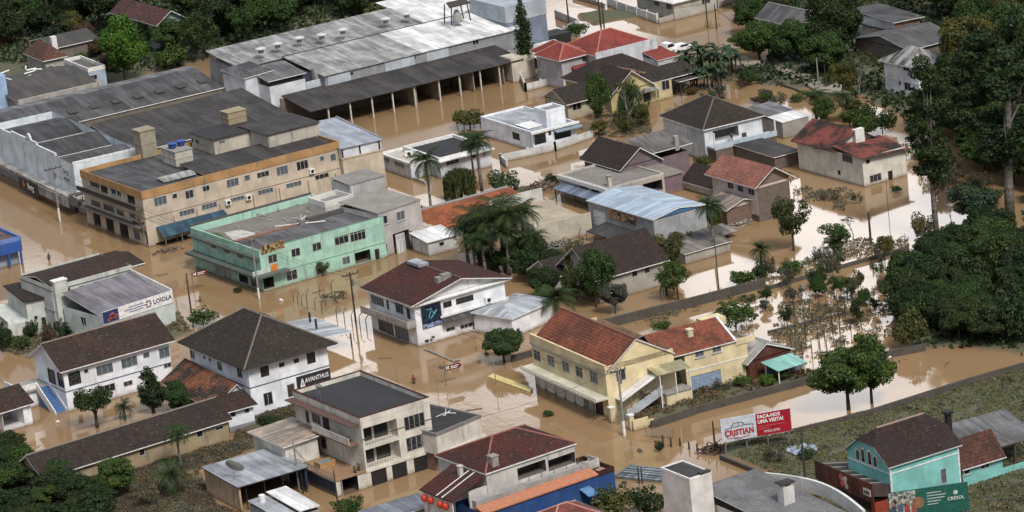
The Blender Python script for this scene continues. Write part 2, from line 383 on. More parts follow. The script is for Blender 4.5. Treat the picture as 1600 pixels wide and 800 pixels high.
            g = MB(); hh = min(.95, H_ * .5); bx(g, q0, q1, r0 + hh - .05, r0 + hh, .03, .08)
            n = max(3, int(W_ / .35))
            for i in range(n + 1): a = q0 + (W_ - .04) * i / n; bx(g, a, a + .04, r0 + .01, r0 + hh - .05, .04, .07)
            s.part('railing', g, STEEL, parent)
            g = MB(); dd = 1.66
            for (a, b) in ((.08, .42), (.5, .9)): bx(g, q0 + W_ * a, q0 + W_ * b, r0 + .1, r1 - .35, dd - .06, dd)
            s.part('sliding_door', g, GLASS, parent)
        elif k[0] in 'vV':
            pass
    def gable(s, mat, wmat, rise, axis='x', oh=.5, ohg=.45, x=None, y=None, ze=None, th=.14, cap=None, name='roof', edge=WHITE, tri=True, off=.5):
        x0, x1 = x or (0, s.Lu); y0, y1 = y or (0, s.Lv); ze = s.h if ze is None else ze
        if axis == 'x':
            T = lambda a, b, z: (a, b, z); a0, a1, b0, b1 = x0, x1, y0, y1
        else:
            T = lambda a, b, z: (b, a, z); a0, a1, b0, b1 = y0, y1, x0, x1
        if s.ins and x is None and y is None: oh = ohg = s.ins
        bm_ = b0 + (b1 - b0) * off; k0 = rise / (bm_ - b0); k1 = rise / (b1 - bm_)
        zb = ze
        if s.ins and x is None and y is None: ze = s.h - th + k0 * oh
        A0, A1 = a0 - ohg, a1 + ohg; zr = ze + rise + th
        mb = MB()
        q1_ = [T(A0, b0 - oh, ze + th - k0 * oh), T(A1, b0 - oh, ze + th - k0 * oh), T(A1, bm_, zr), T(A0, bm_, zr)]
        q2_ = [T(A0, bm_, zr), T(A1, bm_, zr), T(A1, b1 + oh, ze + th - k1 * oh), T(A0, b1 + oh, ze + th - k1 * oh)]
        for q in (q1_, q2_):
            if axis == 'y': q = q[::-1]
            mb.slab(q, th, 0, 1)
        ro = s.part(name, mb, [mat, edge])
        if cap: s.part('ridge_cap', MB().tube([T(A0, bm_, zr + .02), T(A1, bm_, zr + .02)], .13, 6), cap, ro)
        if tri:
            for a in (a0, a1):
                mb = MB()
                t_ = [T(a, b0, zb), T(a, b1, zb), T(a, b1, ze), T(a, bm_, ze + rise), T(a, b0, ze)] if ze > zb + .01 else [T(a, b0, zb), T(a, b1, zb), T(a, bm_, ze + rise)]
                if (a == a0) == (axis == 'x'): t_ = t_[::-1]
                mb.face(t_)
                s.part('gable_wall', mb, wmat)
        return ro
    def hip(s, mat, rise, axis='x', oh=.8, x=None, y=None, ze=None, th=.16, inset=None, cap=None, edge=WHITE, name='roof', sof=None):
        x0, x1 = x or (0, s.Lu); y0, y1 = y or (0, s.Lv); ze = s.h if ze is None else ze
        if s.ins and x is None and y is None: oh = s.ins
        X0, X1, Y0, Y1 = x0 - oh, x1 + oh, y0 - oh, y1 + oh
        if axis == 'x':
            i_ = inset if inset is not None else (Y1 - Y0) / 2; i_ = min(i_, (X1 - X0) / 2 - .01); p, q = (X0 + i_, (Y0 + Y1) / 2), (X1 - i_, (Y0 + Y1) / 2)
        else:
            i_ = inset if inset is not None else (X1 - X0) / 2; i_ = min(i_, (Y1 - Y0) / 2 - .01); p, q = ((X0 + X1) / 2, Y0 + i_), ((X0 + X1) / 2, Y1 - i_)
        zt = ze + rise; a, b, c, d_ = (X0, Y0, ze), (X1, Y0, ze), (X1, Y1, ze), (X0, Y1, ze); P_, Q_ = (*p, zt), (*q, zt)
        mb = MB()
        if axis == 'x': fs = [[a, b, Q_, P_], [b, c, Q_], [c, d_, P_, Q_], [d_, a, P_]]
        else: fs = [[a, b, P_], [b, c, Q_, P_], [c, d_, Q_], [d_, a, P_, Q_]]
        for f in fs: mb.face(f, 0)
        lo = [(t[0], t[1], ze - th) for t in (a, b, c, d_)]; up = [a, b, c, d_]
        for i in range(4): j = (i + 1) % 4; mb.face([lo[i], lo[j], up[j], up[i]], 1)
        mb.face(lo[::-1], 1)
        ro = s.part(name, mb, [mat, edge])
        if cap:
            c2 = MB(); c2.tube([P_, Q_], .13, 5)
            pr = [(a, P_), (d_, P_), (b, Q_), (c, Q_)] if axis == 'x' else [(a, P_), (b, P_), (c, Q_), (d_, Q_)]
            for u_, v_ in pr: c2.tube([u_, v_], .12, 5)
            s.part('ridge_cap', c2, cap, ro)
        return ro
    def flat(s, mat, z=None, par=.5, pm=None, x=None, y=None, name='roof', t=.22, cop=None, slope=0):
        x0, x1 = x or (0, s.Lu); y0, y1 = y or (0, s.Lv); z = s.h - par if z is None else z
        mb = MB(); e = .01
        mb.slab([(x0 + e, y0 + e, z), (x1 - e, y0 + e, z), (x1 - e, y1 - e, z + slope), (x0 + e, y1 - e, z + slope)], .1)
        ro = s.part(name, mb, mat)
        if par > 0 and pm:
            zt = z + par + .005; g = MB(); o = .03
            for q in ((x0 - o, x1 + o, y0 - o, y0 + t), (x0 - o, x1 + o, y1 - t, y1 + o), (x0 - o, x0 + t, y0 + t, y1 - t), (x1 - t, x1 + o, y0 + t, y1 - t)): g.box(q[0], q[1], q[2], q[3], z - .12, zt)
            s.part('parapet', g, pm)
            if cop:
                g = MB(); o = .06
                for q in ((x0 - o, x1 + o, y0 - o, y0 + t + .02), (x0 - o, x1 + o, y1 - t - .02, y1 + o), (x0 - o, x0 + t + .02, y0 + t + .02, y1 - t - .02), (x1 - t - .02, x1 + o, y0 + t + .02, y1 - t - .02)): g.box(q[0], q[1], q[2], q[3], zt + .003, zt + .07)
                s.part('coping', g, cop)
        return ro
    def shed(s, mat, z, x=None, y=None, th=.12, oh=.3, edge=WHITE, name='roof'):
        """z = heights at the four corners S, E, N, W"""
        x0, x1 = x or (0, s.Lu); y0, y1 = y or (0, s.Lv)
        return s.part(name, MB().slab([(x0 - oh, y0 - oh, z[0]), (x1 + oh, y0 - oh, z[1]), (x1 + oh, y1 + oh, z[2]), (x0 - oh, y1 + oh, z[3])], th, 0, 1), [mat, edge])
    def band(s, zc, hh, mat, proud=.06, x=None, y=None, name='cornice', faces='RL'):
        x0, x1 = x or (0, s.Lu); y0, y1 = y or (0, s.Lv); g = MB()
        if 'R' in faces: g.box(x0 - proud, x1 + proud, y0 - proud, y0 + .02, zc - hh / 2, zc + hh / 2)
        if 'L' in faces: g.box(x0 - proud, x0 + .02, y0 + .021, y1 + proud, zc - hh / 2, zc + hh / 2)
        return s.part(name, g, mat)
def chimney(b, x, y, z0, h=1.1, w_=.5, mat=None):
    g = MB().box(x, x + w_, y, y + w_, z0, z0 + h); g.box(x - .08, x + w_ + .08, y - .08, y + w_ + .08, z0 + h + .02, z0 + h + .14, 0); return b.part('chimney', g, mat or CONC)
# ------------------------------------------------------------------ water
m, nt, p = newmat('muddy_flood_water'); g = nd(nt, 'ShaderNodeNewGeometry')
n1 = noise(nt, g.outputs['Position'], .03, 4); n2 = noise(nt, g.outputs['Position'], .25, 4)
c = mixc(nt, ramp(nt, n1, .35, .7), (.262, .170, .090), (.218, .140, .072)); c = mixc(nt, ramp(nt, n2, .4, .8, 0, .3), c, (.26, .17, .09))
nt.links.new(c, p.inputs['Base Color']); p.inputs['Roughness'].default_value = .06; p.inputs['IOR'].default_value = 1.33
WAT = m; WATN = (nt, p, g)
mp = nd(nt, 'ShaderNodeMapping'); nt.links.new(g.outputs['Position'], mp.inputs[0]); mp.inputs['Scale'].default_value = (1, .6, 1)
r1 = noise(nt, mp.outputs[0], .8, 4, .6)
# wind and current roughen the water in the street, the flooded gardens lie still
msk = noise(nt, g.outputs['Position'], .022, 2)
sxg = nd(nt, 'ShaderNodeSeparateXYZ'); nt.links.new(g.outputs['Position'], sxg.inputs[0])
sx1 = ramp(nt, sxg.outputs[0], 8, 30, 1, 0)
_c = G(640, 590); _d = nd(nt, 'ShaderNodeVectorMath', operation='DISTANCE'); nt.links.new(g.outputs['Position'], _d.inputs[0]); _d.inputs[1].default_value = (_c.x, _c.y, 0)
cur = ramp(nt, mth(nt, 'ADD', _d.outputs['Value'], mth(nt, 'MULTIPLY', msk, 30)), 52, 22, 0, .10)      # current running through the crossing
amp = mth(nt, 'ADD', mth(nt, 'ADD', mth(nt, 'MULTIPLY', mth(nt, 'MULTIPLY', ramp(nt, msk, .4, .6), sx1), .03), cur), .005)
bp = nd(nt, 'ShaderNodeBump', i_Distance=.12); nt.links.new(amp, bp.inputs['Strength']); nt.links.new(r1, bp.inputs['Height']); nt.links.new(bp.outputs[0], p.inputs['Normal'])
gw = MB(); gw.face([(-6000, -2000, 0), (6000, -2000, 0), (6000, 9000, 0), (-6000, 9000, 0)])
o = gw.build('flood_water', WAT); tag(o, 'brown flood water covering the streets and gardens', 'water', kind='structure')
# ------------------------------------------------------------------ land that stands above the flood
LAND = [[(-80, 700), (60, 722), (200, 735), (365, 690), (372, 640), (520, 625), (470, 690), (400, 700), (310, 735), (340, 790), (480, 830), (480, 900), (-80, 900)],
        [(1118, 700), (1150, 690), (1245, 672), (1400, 630), (1620, 572), (1800, 560), (1800, 900), (1390, 900), (1280, 780), (1210, 742)],
        [(-200, -400), (-200, 195), (60, 165), (200, 125), (420, 70), (560, 20), (760, -30), (860, -40), (900, -400)],
        [(985, 655), (1060, 615), (1270, 576), (1300, 588), (1030, 662)],
        [(1390, 470), (1440, 420), (1480, 400), (1560, 370), (1800, 340), (1800, 560), (1610, 560), (1560, 545), (1430, 545), (1400, 500)],
        [(1140, 120), (1200, 100), (1200, 30), (1290, -30), (1300, -200), (1800, -200), (1800, 180), (1490, 185), (1400, 178), (1330, 150), (1300, 140), (1200, 135)],
        [(1060, 95), (1120, 85), (1180, 110), (1160, 130), (1090, 125), (1050, 150), (960, 168), (930, 160)],
        [(0, 500), (60, 525), (130, 520), (280, 490), (300, 520), (150, 570), (40, 560), (-20, 540)],
        [(640, 350), (780, 298), (830, 290), (840, 300), (690, 345)],
        [(325, 128), (500, 84), (480, 66), (310, 108)],
        [(900, 20), (1020, 10), (1040, 20), (930, 40)]]
wp = [np.array([[G(*q).x, G(*q).y] for q in pl]) for pl in LAND]
def sdist(P_, poly):
    n = len(poly); dmin = np.full(len(P_), 1e9); inside = np.zeros(len(P_), bool)
    for i in range(n):
        a, b_ = poly[i], poly[(i + 1) % n]; ab = b_ - a; ap = P_ - a
        t = np.clip((ap @ ab) / (ab @ ab), 0, 1); dmin = np.minimum(dmin, np.linalg.norm(ap - t[:, None] * ab, axis=1))
        cnd = ((a[1] > P_[:, 1]) != (b_[1] > P_[:, 1])); xi = (b_[0] - a[0]) * (P_[:, 1] - a[1]) / (b_[1] - a[1] + 1e-12) + a[0]
        inside ^= cnd & (P_[:, 0] < xi)
    return np.where(inside, dmin, -dmin)
def vnoise(x, y, seed):
    r_ = np.random.RandomState(seed); T = r_.rand(64, 64); xi = np.floor(x).astype(int); yi = np.floor(y).astype(int); fx = x - xi; fy = y - yi
    fx = fx * fx * (3 - 2 * fx); fy = fy * fy * (3 - 2 * fy); g_ = lambda a, b_: T[a % 64, b_ % 64]
    return (g_(xi, yi) * (1 - fx) + g_(xi + 1, yi) * fx) * (1 - fy) + (g_(xi, yi + 1) * (1 - fx) + g_(xi + 1, yi + 1) * fx) * fy
def land_z(x, y):
    P_ = np.stack([x, y], 1); s_ = np.full(len(P_), -1e9)
    for pl in wp: s_ = np.maximum(s_, sdist(P_, pl))
    n_ = vnoise(x / 5, y / 5, 1) * .6 + vnoise(x / 1.9, y / 1.9, 2) * .4
    s_ = s_ + (n_ - .5) * 3.0
    return np.clip(s_ * .18, -1.4, .45) + (n_ - .5) * .25 * (s_ > 0)
def lz(x, y): return float(max(land_z(np.array([x], float), np.array([y], float))[0], 0))
XA, XB, YA, YB, ST = -150, 150, 370, 900, 1.5
gx = np.arange(XA, XB + ST, ST); gy = np.arange(YA, YB + ST, ST); X_, Y_ = np.meshgrid(gx, gy)
Z_ = land_z(X_.ravel(), Y_.ravel())
nx, ny = len(gx), len(gy)
vs = np.stack([X_.ravel(), Y_.ravel(), Z_], 1)
ii = np.arange(nx * ny).reshape(ny, nx); F_ = np.stack([ii[:-1, :-1], ii[:-1, 1:], ii[1:, 1:], ii[1:, :-1]], -1).reshape(-1, 4)
keep = (Z_[F_].max(1) > -1.2); F_ = F_[keep]
me = bpy.data.meshes.new('ground'); me.from_pydata(vs.tolist(), [], F_.tolist()); me.polygons.foreach_set('use_smooth', [True] * len(F_))
m, nt, p = newmat('muddy_grass_ground'); g = nd(nt, 'ShaderNodeNewGeometry'); sz = nd(nt, 'ShaderNodeSeparateXYZ'); nt.links.new(g.outputs['Position'], sz.inputs[0])
n1 = noise(nt, g.outputs['Position'], .09, 5, .65); n2 = noise(nt, g.outputs['Position'], .7, 5, .7); n3 = noise(nt, g.outputs['Position'], 4.0, 4, .7)
c = mixc(nt, ramp(nt, n1, .38, .62), (.085, .082, .048), (.075, .085, .04)); c = mixc(nt, ramp(nt, n2, .45, .7, 0, .6), c, (.13, .11, .075)); c = mixc(nt, ramp(nt, n3, .5, .75, 0, .5), c, (.04, .045, .025))
c = mixc(nt, ramp(nt, sz.outputs[2], .22, .05), c, (.17, .11, .06)); nt.links.new(c, p.inputs['Base Color']); p.inputs['Roughness'].default_value = .95
bump(nt, p, n3, .8, .15); GROUND = m; me.materials.append(m)
o = bpy.data.objects.new('ground', me); COL.objects.link(o); tag(o, 'muddy grass ground standing just above the flood', 'ground', kind='structure')
# unpaved street top right and sand drive
def patch(name, label, pl, z, mat, cell=1.5):
    W_ = [G(*q) for q in pl]; g_ = MB(); g_.slab([(q.x, q.y, z) for q in W_][::-1], .6); o_ = g_.build(name, mat); tag(o_, label, 'road', kind='structure'); return o_
m, nt, p = newmat('wet_sand_road'); g = nd(nt, 'ShaderNodeNewGeometry'); n1 = noise(nt, g.outputs['Position'], .3, 5, .7); n2 = noise(nt, g.outputs['Position'], 1.5, 5, .7)
c = mixc(nt, ramp(nt, n1, .4, .65), (.30, .26, .21), (.22, .19, .15)); c = mixc(nt, ramp(nt, n2, .5, .7, 0, .5), c, (.12, .10, .07)); nt.links.new(c, p.inputs['Base Color']); p.inputs['Roughness'].default_value = .8; bump(nt, p, n2, .5, .1); SAND = m
patch('road', 'pale sandy street coming out of the flood at the top right', [(1128, 92), (1165, 92), (1215, 108), (1270, 122), (1320, 128), (1330, 150), (1285, 150), (1245, 128), (1200, 110), (1150, 106)], .5, SAND)
# ------------------------------------------------------------------ colours
C_WHITE = (.74, .76, .80); C_CREAM = (.62, .58, .48); C_YEL = (.66, .56, .35); C_BEIGE = (.50, .43, .34)
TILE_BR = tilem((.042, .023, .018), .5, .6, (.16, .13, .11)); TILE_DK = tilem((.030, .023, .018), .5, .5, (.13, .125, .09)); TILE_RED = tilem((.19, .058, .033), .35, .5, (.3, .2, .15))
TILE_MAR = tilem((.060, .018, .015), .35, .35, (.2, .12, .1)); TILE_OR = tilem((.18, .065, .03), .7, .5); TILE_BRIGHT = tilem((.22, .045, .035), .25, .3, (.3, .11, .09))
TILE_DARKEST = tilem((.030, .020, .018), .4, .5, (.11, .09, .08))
FIBRO = sheetm((.072, .071, .074), .5, dark=(.03, .03, .03)); FIBRO_D = sheetm((.045, .044, .045), .5, dark=(.02, .02, .02)); FIBRO_BR = sheetm((.045, .039, .037), .5, dark=(.02, .018, .016)); FIBRO_L = sheetm((.30, .30, .29), .35)
MET_L = sheetm((.42, .45, .48), .3, 1.0, True, (.2, .2, .2)); MET_B = sheetm((.36, .44, .52), .12, .9, True, (.2, .25, .3)); MET_W = sheetm((.62, .62, .62), .25, 1.2, False, (.3, .3, .28))
TAR = concm((.030, .030, .033), .3)
def W(c, d=.3): return wallm(c, min(1, d * 1.35))

# ------------------------------------------------------------------ three storey building with the black flat roof
b = Bld('commercial_building', 'three storey cream building with black flat roof, balconies and brown terrace', 'building', (562.2, 653.5), (672.4, 621.8), (453, 611.8), 9.0)
wm = W((.60, .57, .50), .4); zs = b.at('R', 574, 737)[1]
b.body(wm, z=(zs, 9.0), Rw=[(595, 676, 52, 28, 'b'), (599, 709.5, 53, 28, 'b'), (647.5, 658.5, 32, 22, 'w'), (651, 691, 32, 22, 'w')],
       Lw=[(480, 651, 6, 20, 'd'), (494, 654, 13, 16, 'w'), (509.5, 663, 11, 23, 'd'), (505, 690, 9, 22, 'd')])
b.body(wm, z=(-1.5, zs - .02), Rw=[(592.5, 744, 24, 30, 'sd'), (624.5, 733, 23, 28, 'sd'), (658.5, 722, 23, 27, 'sd'), (571, 748, 9, 26, 'd')], name='ground_floor_wall')
b.flat(TAR, par=.55, pm=wm, cop=TILE_MAR, z=8.45)
zm = b.at('R', 565, 688)[1]; b.band(zm, .12, FRAME_D, .02, faces='R', name='floor_line'); b.band(zs + .05, .35, wm, .09, faces='R'); b.band(8.4, .1, FRAME_D, .02, faces='R', name='roof_line')
# upper balcony walk along the left side
z3 = b.at('L', 520, 676)[1]
g = MB().box(-1.3, -.02, 1.2, b.Lv * .62, z3 - .2, z3); b.part('gallery_floor', g, flatm((.20, .12, .08), .8, 0, 'terracotta_slab'))
g = MB().box(-1.3, -1.2, 1.2, b.Lv * .62, z3, z3 + .9); b.part('gallery_rail', g, W((.55, .52, .46), .5))
b.bx('gallery_canopy', -1.25, -.04, .3, b.Lv + .2, 8.0, 8.1, flatm((.10, .055, .045), .8, 0, 'eave_boards'))
# terrace podium
tx, _z = b.at('R', 524, 745, 0); wx = b.at('T', 470, 726, zs); tvl = b.Lv * .80
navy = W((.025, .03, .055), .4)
b.body(wm, z=(-1.5, zs), x=(tx, -.02), y=(0, tvl), name='terrace_wall', Rw=[(546, 756, 27, 30, 'V'), (534, 762, 3, 30, 'd')], inner=navy)
g = MB().box(tx - .02, tx + .0, .3, tvl, -1.5, zs - .25); b.part('navy_side_wall', g, navy)
b.bx('terrace_floor', tx - .15, .0, -.12, tvl, zs + .005, zs + .1, flatm((.27, .17, .10), .55, 0, 'terrace_tiles'))
g = MB(); g.box(tx - .1, tx - .04, 0, tvl, zs + .75, zs + .8)
for i in range(16): g.box(tx - .09, tx - .05, i * tvl / 16, i * tvl / 16 + .04, zs + .1, zs + .75)
b.part('terrace_rail', g, STEEL)
# room with rusty metal roof on the terrace
rx, ry = b.at('T', 466, 690, zs + 2.9); ex, ey = b.at('T', 415, 668, zs + 2.9)
b.body(W((.60, .58, .52), .4), x=(tx - 1.5, -1.2), y=(max(ry, 4), ey), z=(-1.5 if False else zs - 2.4, zs + 2.75), name='terrace_room', Lw=[(438, 686, 11, 12, 'w'), (452, 689, 4, 6, 'w')], Rw=[])
b.shed(sheetm((.42, .33, .26), .3, .8, True), [zs + 2.9, zs + 3.1, zs + 3.1, zs + 2.9], x=(tx - 1.5, -.3), y=(max(ry, 4), ey), name='terrace_room_roof', oh=.5)
BL1 = b
# swimming tub on terrace, plants
def prop_at(bl, x, y, z): return bl.w(x, y, z)
p = b.w(tx * .55, tvl * .45, zs + .1)
t = thing('hot_tub', 'boxy hot tub with blue water on the brown terrace of the three storey building', 'hot tub', p, b.az)
g = MB().box(-1.1, 1.1, -.7, -.6, 0, .7).box(-1.1, 1.1, .6, .7, 0, .7).box(-1.1, -1, -.6, .6, 0, .7).box(1, 1.1, -.6, .6, 0, .7); g.build('tub_shell', flatm((.38, .22, .1), .6, 0, 'tub_boards'), t)
MB().box(-1, 1, -.6, .6, .4, .55).build('water_surface', flatm((.12, .25, .32), .1, 0, 'tub_water'), t)
for i in range(3):
    t = thing('flower_pot', 'round leafy pot plant %s on the terrace edge' % ['nearest the corner post', 'between two other pots', 'nearest the white wall'][i], 'pot plant', b.w(tx * .28 + i * .75 * 1, .6 + i * .35, zs + .1), 0, 'pots on the terrace')
    MB().cyl(0, 0, 0, .35, .16, 10, 0, .22).build('pot', flatm((.05, .05, .05), .7, 0, 'dark_pot'), t)
    g = MB()
    for k in range(22):
        a, r_ = rng.uniform(0, 6.28), rng.uniform(.05, .3); z = rng.uniform(.35, .8); q = rng.uniform(0, 3)
        c0 = Vector((math.cos(a) * r_, math.sin(a) * r_, z)); g.face([c0, c0 + Vector((.15 * math.cos(q), .15 * math.sin(q), .05)), c0 + Vector((0, 0, .2))])
    g.build('leaves', flatm((.03, .05, .02), .7, 0, 'pot_leaf'), t)

# low building right of it
b = Bld('shop_annex', 'low cream annex with dark flat roof joined to the three storey building', 'building', (681, 677.5), (751, 648), 9, 5.1)
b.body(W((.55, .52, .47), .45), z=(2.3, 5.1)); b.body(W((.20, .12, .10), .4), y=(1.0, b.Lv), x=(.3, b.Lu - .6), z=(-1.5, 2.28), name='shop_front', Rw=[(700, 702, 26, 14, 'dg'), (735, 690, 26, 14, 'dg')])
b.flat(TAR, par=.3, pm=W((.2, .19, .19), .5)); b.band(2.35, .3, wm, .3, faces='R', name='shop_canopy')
t = thing('bent_antenna', 'white bent frame of a fallen antenna on the low dark flat roof', 'antenna', b.w(b.Lu * .72, 4.0, 4.9))
MB().tube([(-1.2, 0, .1), (0, 0, .5), (1.3, .3, .2)], .05).tube([(0, 0, .1), (.1, .1, 1.0)], .06).tube([(-.3, -.5, .3), (.6, .6, .5)], .05).build('antenna_frame', WHITE, t)

# carport with pale metal roof, left of the terrace
b = Bld('carport', 'open carport with pale weathered metal roof beside the terrace', 'carport', (372, 761), (484, 731), (310, 734), 3.3)
b.shed(sheetm((.36, .38, .41), .35, 1.0, True, (.12, .12, .13)), [3.3, 3.3, 3.5, 3.5], oh=.15, edge=FIBRO_D)
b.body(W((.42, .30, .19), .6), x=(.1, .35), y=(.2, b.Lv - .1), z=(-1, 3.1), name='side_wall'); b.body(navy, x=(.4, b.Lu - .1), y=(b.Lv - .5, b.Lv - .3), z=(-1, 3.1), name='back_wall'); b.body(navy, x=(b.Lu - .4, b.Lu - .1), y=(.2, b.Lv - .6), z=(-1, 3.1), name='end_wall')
for i in range(4):
    x = 1 + i * (b.Lu - 2) / 3; b.bx('post', x, x + .12, .15, .27, -1, 3.14, BLACK)
def dish(px, py, z, d_=1.1, near='on a roof', az=200):
    p = G(px, py, z); t = thing('satellite_dish', 'round grey satellite dish ' + near, 'satellite dish', p, R(az), 'satellite dishes')
    MB().tube([(0, 0, 0), (0, 0, 1.3)], .045).build('mast', STEEL, t)
    g = MB(); n = 16; prev = None
    for k in range(4):
        r_ = d_ * k / 3; ring = [(.35 * (k / 3) ** 2 + math.sin(0) + .1, r_ * math.cos(a * 2 * math.pi / n), 1.5 + r_ * math.sin(a * 2 * math.pi / n)) for a in range(n)]
        ring = [(x * .8 + (z_ - 1.5) * -.55, y, 1.5 + (z_ - 1.5) * .75 + x * .5) for (x, y, z_) in ring]
        if prev and k > 0:
            for a in range(n): g.face([prev[a], prev[(a + 1) % n], ring[(a + 1) % n], ring[a]])
        prev = ring
    g.build('reflector', flatm((.33, .32, .29), .6, 0, 'dish_paint'), t)
dish(367, 750, 3.3, 1.25, 'with a thin mast on the pale carport roof', 60)
dish(496, 625, 8.6, .5, 'standing on the black flat roof, left one of a pair', 40); dish(501, 625, 8.6, .5, 'standing on the black flat roof, right one of a pair', 40)

# ------------------------------------------------------------------ white house with the hip roof
b = Bld('white_hotel', 'white house under a big dark hipped tile roof with black sign board', 'house', (381, 578), (531, 537), (271, 535.6), 7.4, ins=1.1)
HB = b
wm = W(C_WHITE, .25)
b.body(wm, z=(-1.5, 7.35), Rw=[(413.5, 580, 13, 16, 'wd'), (440, 570, 8, 6.5, 'wd'), (463, 563.5, 8, 6.5, 'wd'), (486, 559, 13, 17, 'wd'), (419, 623, 14, 20, 'w'), (455, 610, 12, 20, 'd')],
       Lw=[(301, 554, 7, 13, 'w'), (319.5, 558.5, 3.5, 6, 'w'), (328, 562, 3.5, 6, 'w'), (343.5, 572, 7, 14, 'w'), (374.5, 583, 8, 15, 'w')])
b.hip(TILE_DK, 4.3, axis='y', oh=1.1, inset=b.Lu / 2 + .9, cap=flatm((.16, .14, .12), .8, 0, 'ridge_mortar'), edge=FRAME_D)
zp = b.at('R', 420, 650)[1]; b.band(b.at('R', 410, 601)[1], .13, flatm((.10, .12, .16), .6, 0, 'grey_band'), .05, name='string_course')
b.bx('plinth', -.04, b.Lu + .04, -.05, -.005, -1.5, b.at('R', 440, 636)[1], W((.22, .25, .31), .4))
a0, z0_ = b.at('R', 464, 604); a1, z1_ = b.at('R', 514, 585); sgz = (b.at('R', 489, 594))[1]
sg = b.bx('sign_board', a0, a1 + .15, -.12, -.03, sgz - 1.05, sgz + 1.05, flatm((.02, .022, .028), .5, 0, 'sign_black'))
text_part('lettering', 'AVANTHUS', .86, WHITE, b.root, ((a0 + a1) / 2 + .55, -.14, sgz + .25), sx_=.80, bold=.012)

g = MB(); q = a0 + .45
g.slab([(q, 0, 0)] * 3, 0) if False else None
q -= .1
for (u0, u1, u2, u3) in (((0, -.8), (.2, -.8), (.55, .7), (.38, .7)), ((.38, .7), (.55, .7), (.92, -.8), (.72, -.8))):
    g.face([(q + p_[0], -.15, sgz + p_[1]) for p_ in (u0, u1, u2, u3)])
g.face([(q + .3, -.152, sgz - .45), (q + .75, -.152, sgz - .45), (q + .75, -.152, sgz - .2), (q + .35, -.152, sgz - .2)])
b.part('logo_mark', g, WHITE)

# brown tiled annex between hip house and yard
b = Bld('tiled_annex', 'low annex with brown and orange mossy tile roof against the white hipped house', 'annex', (355, 640), (392, 628), (262, 588), 3.2)
L_ = b.Lv
b.body(wm, z=(-1.5, 3.0), x=(0, b.Lu), y=(0, 4.2), Rw=[(364, 646, 8, 11, 'w'), (385.5, 639, 8, 12, 'w')], name='wing_wall')
b.bx('plinth', -.03, b.Lu + .03, -.04, .2, -1.5, .75, W((.22, .25, .31), .4))
b.body(W((.5, .5, .48), .5), z=(-1.5, 2.6), x=(.6, b.Lu + 1.2), y=(4.21, L_), Lw=[(322, 632, 8, 12, 'w')])
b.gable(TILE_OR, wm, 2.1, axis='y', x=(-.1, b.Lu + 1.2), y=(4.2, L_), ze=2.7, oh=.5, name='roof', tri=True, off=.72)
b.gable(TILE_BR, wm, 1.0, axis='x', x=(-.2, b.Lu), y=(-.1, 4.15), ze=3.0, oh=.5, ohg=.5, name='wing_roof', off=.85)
# grey blue metal roof behind
b = Bld('metal_roof_shed', 'low shed with blue grey metal roof behind the hipped white house', 'shed', (503, 523), (519, 518), (446, 500), 3.0)
b.shed(MET_L, [2.7, 2.2, 2.2, 2.7], x=(0, 4.6), oh=.2)
for (x_, y_) in ((.1, .2), (4.5, .2), (.1, 9), (4.5, 9)): b.bx('post', x_ - .08, x_ + .08, y_ - .08, y_ + .08, -1.5, 2.1, DARKW)
for (x_, y_) in ((.9, 3), (1.9, 6.5)): b.part('vent_pipe', MB().cyl(x_, y_, 3, 4.4, .16, 8), BLACK)

# ------------------------------------------------------------------ long white two storey house
b = Bld('long_white_house', 'long two storey white house with brown tile roof, outdoor stair and balcony', 'house', (94, 582), (277, 533), 10.2, 5.9, az=31, ins=.7)
wm = W(C_WHITE, .25)
b.body(wm, z=(-1.5, 5.9), Rw=[(163.5, 577, 26, 15, 'wl'), (202, 566, 25, 15, 'wl'), (228.5, 555, 10, 8.5, 'wl'), (261, 550, 25, 16, 'wl'), (134.5, 580, 7, 6.5, 'w'), (116.5, 591, 19, 20, 'wd'),
    (167.5, 607, 25, 12, 'w'), (121.5, 623, 8, 14, 'w'), (200, 599, 14, 8, 'w'), (262, 571, 12, 7, 'w')],
    Lw=[(81, 588, 11, 22, 'wd'), (95, 594, 9, 22, 'wd')])
b.gable(TILE_BR, wm, 2.5, axis='x', oh=.7, ohg=.7, cap=flatm((.2, .15, .12), .8, 0, 'ridge_mortar'))
b.band(b.at('R', 165, 595)[1], .13, flatm((.12, .15, .22), .6, 0, 'grey_band'), .05, name='string_course')
# outdoor stair, blue flight with white cheeks
g = MB(); n = 11; xs = -1.6; top_z, y_s = 2.6, b.Lv * .62
for i in range(n):
    g.box(xs, -.1, y_s - .75 * (i + 1) * .62, y_s - .75 * i * .62, -.8, top_z - i * .27)
st = b.part('stair', g, flatm((.07, .15, .33), .7, 0, 'blue_paint'))
g = MB()
for xx in (xs - .18, -.08):
    y_e = y_s - n * .465
    g.slab([(xx, y_e, .4), (xx + .14, y_e, .4), (xx + .14, y_s, top_z + .9), (xx, y_s, top_z + .9)], 1.3)
b.part('stair_cheek', g, WHITE)
b.bx('balcony_floor', -4.5, -.02, y_s, b.Lv + 1, 2.3, 2.6, CONC); 
b.part('balcony_rail', MB().box(-4.5, -4.35, y_s, b.Lv + 1, 2.6, 3.4).box(-4.34, -1.7, y_s, y_s + .14, 2.6, 3.4), WHITE)
b.body(wm, x=(-4.4, -.05), y=(y_s + .4, b.Lv + .8), z=(-1.5, 2.28), Lw=[], Rw=[(28, 638.5, 16, 13, 'w'), (36.5+3, 630, 5, 16, 'd')], name='porch_wall')
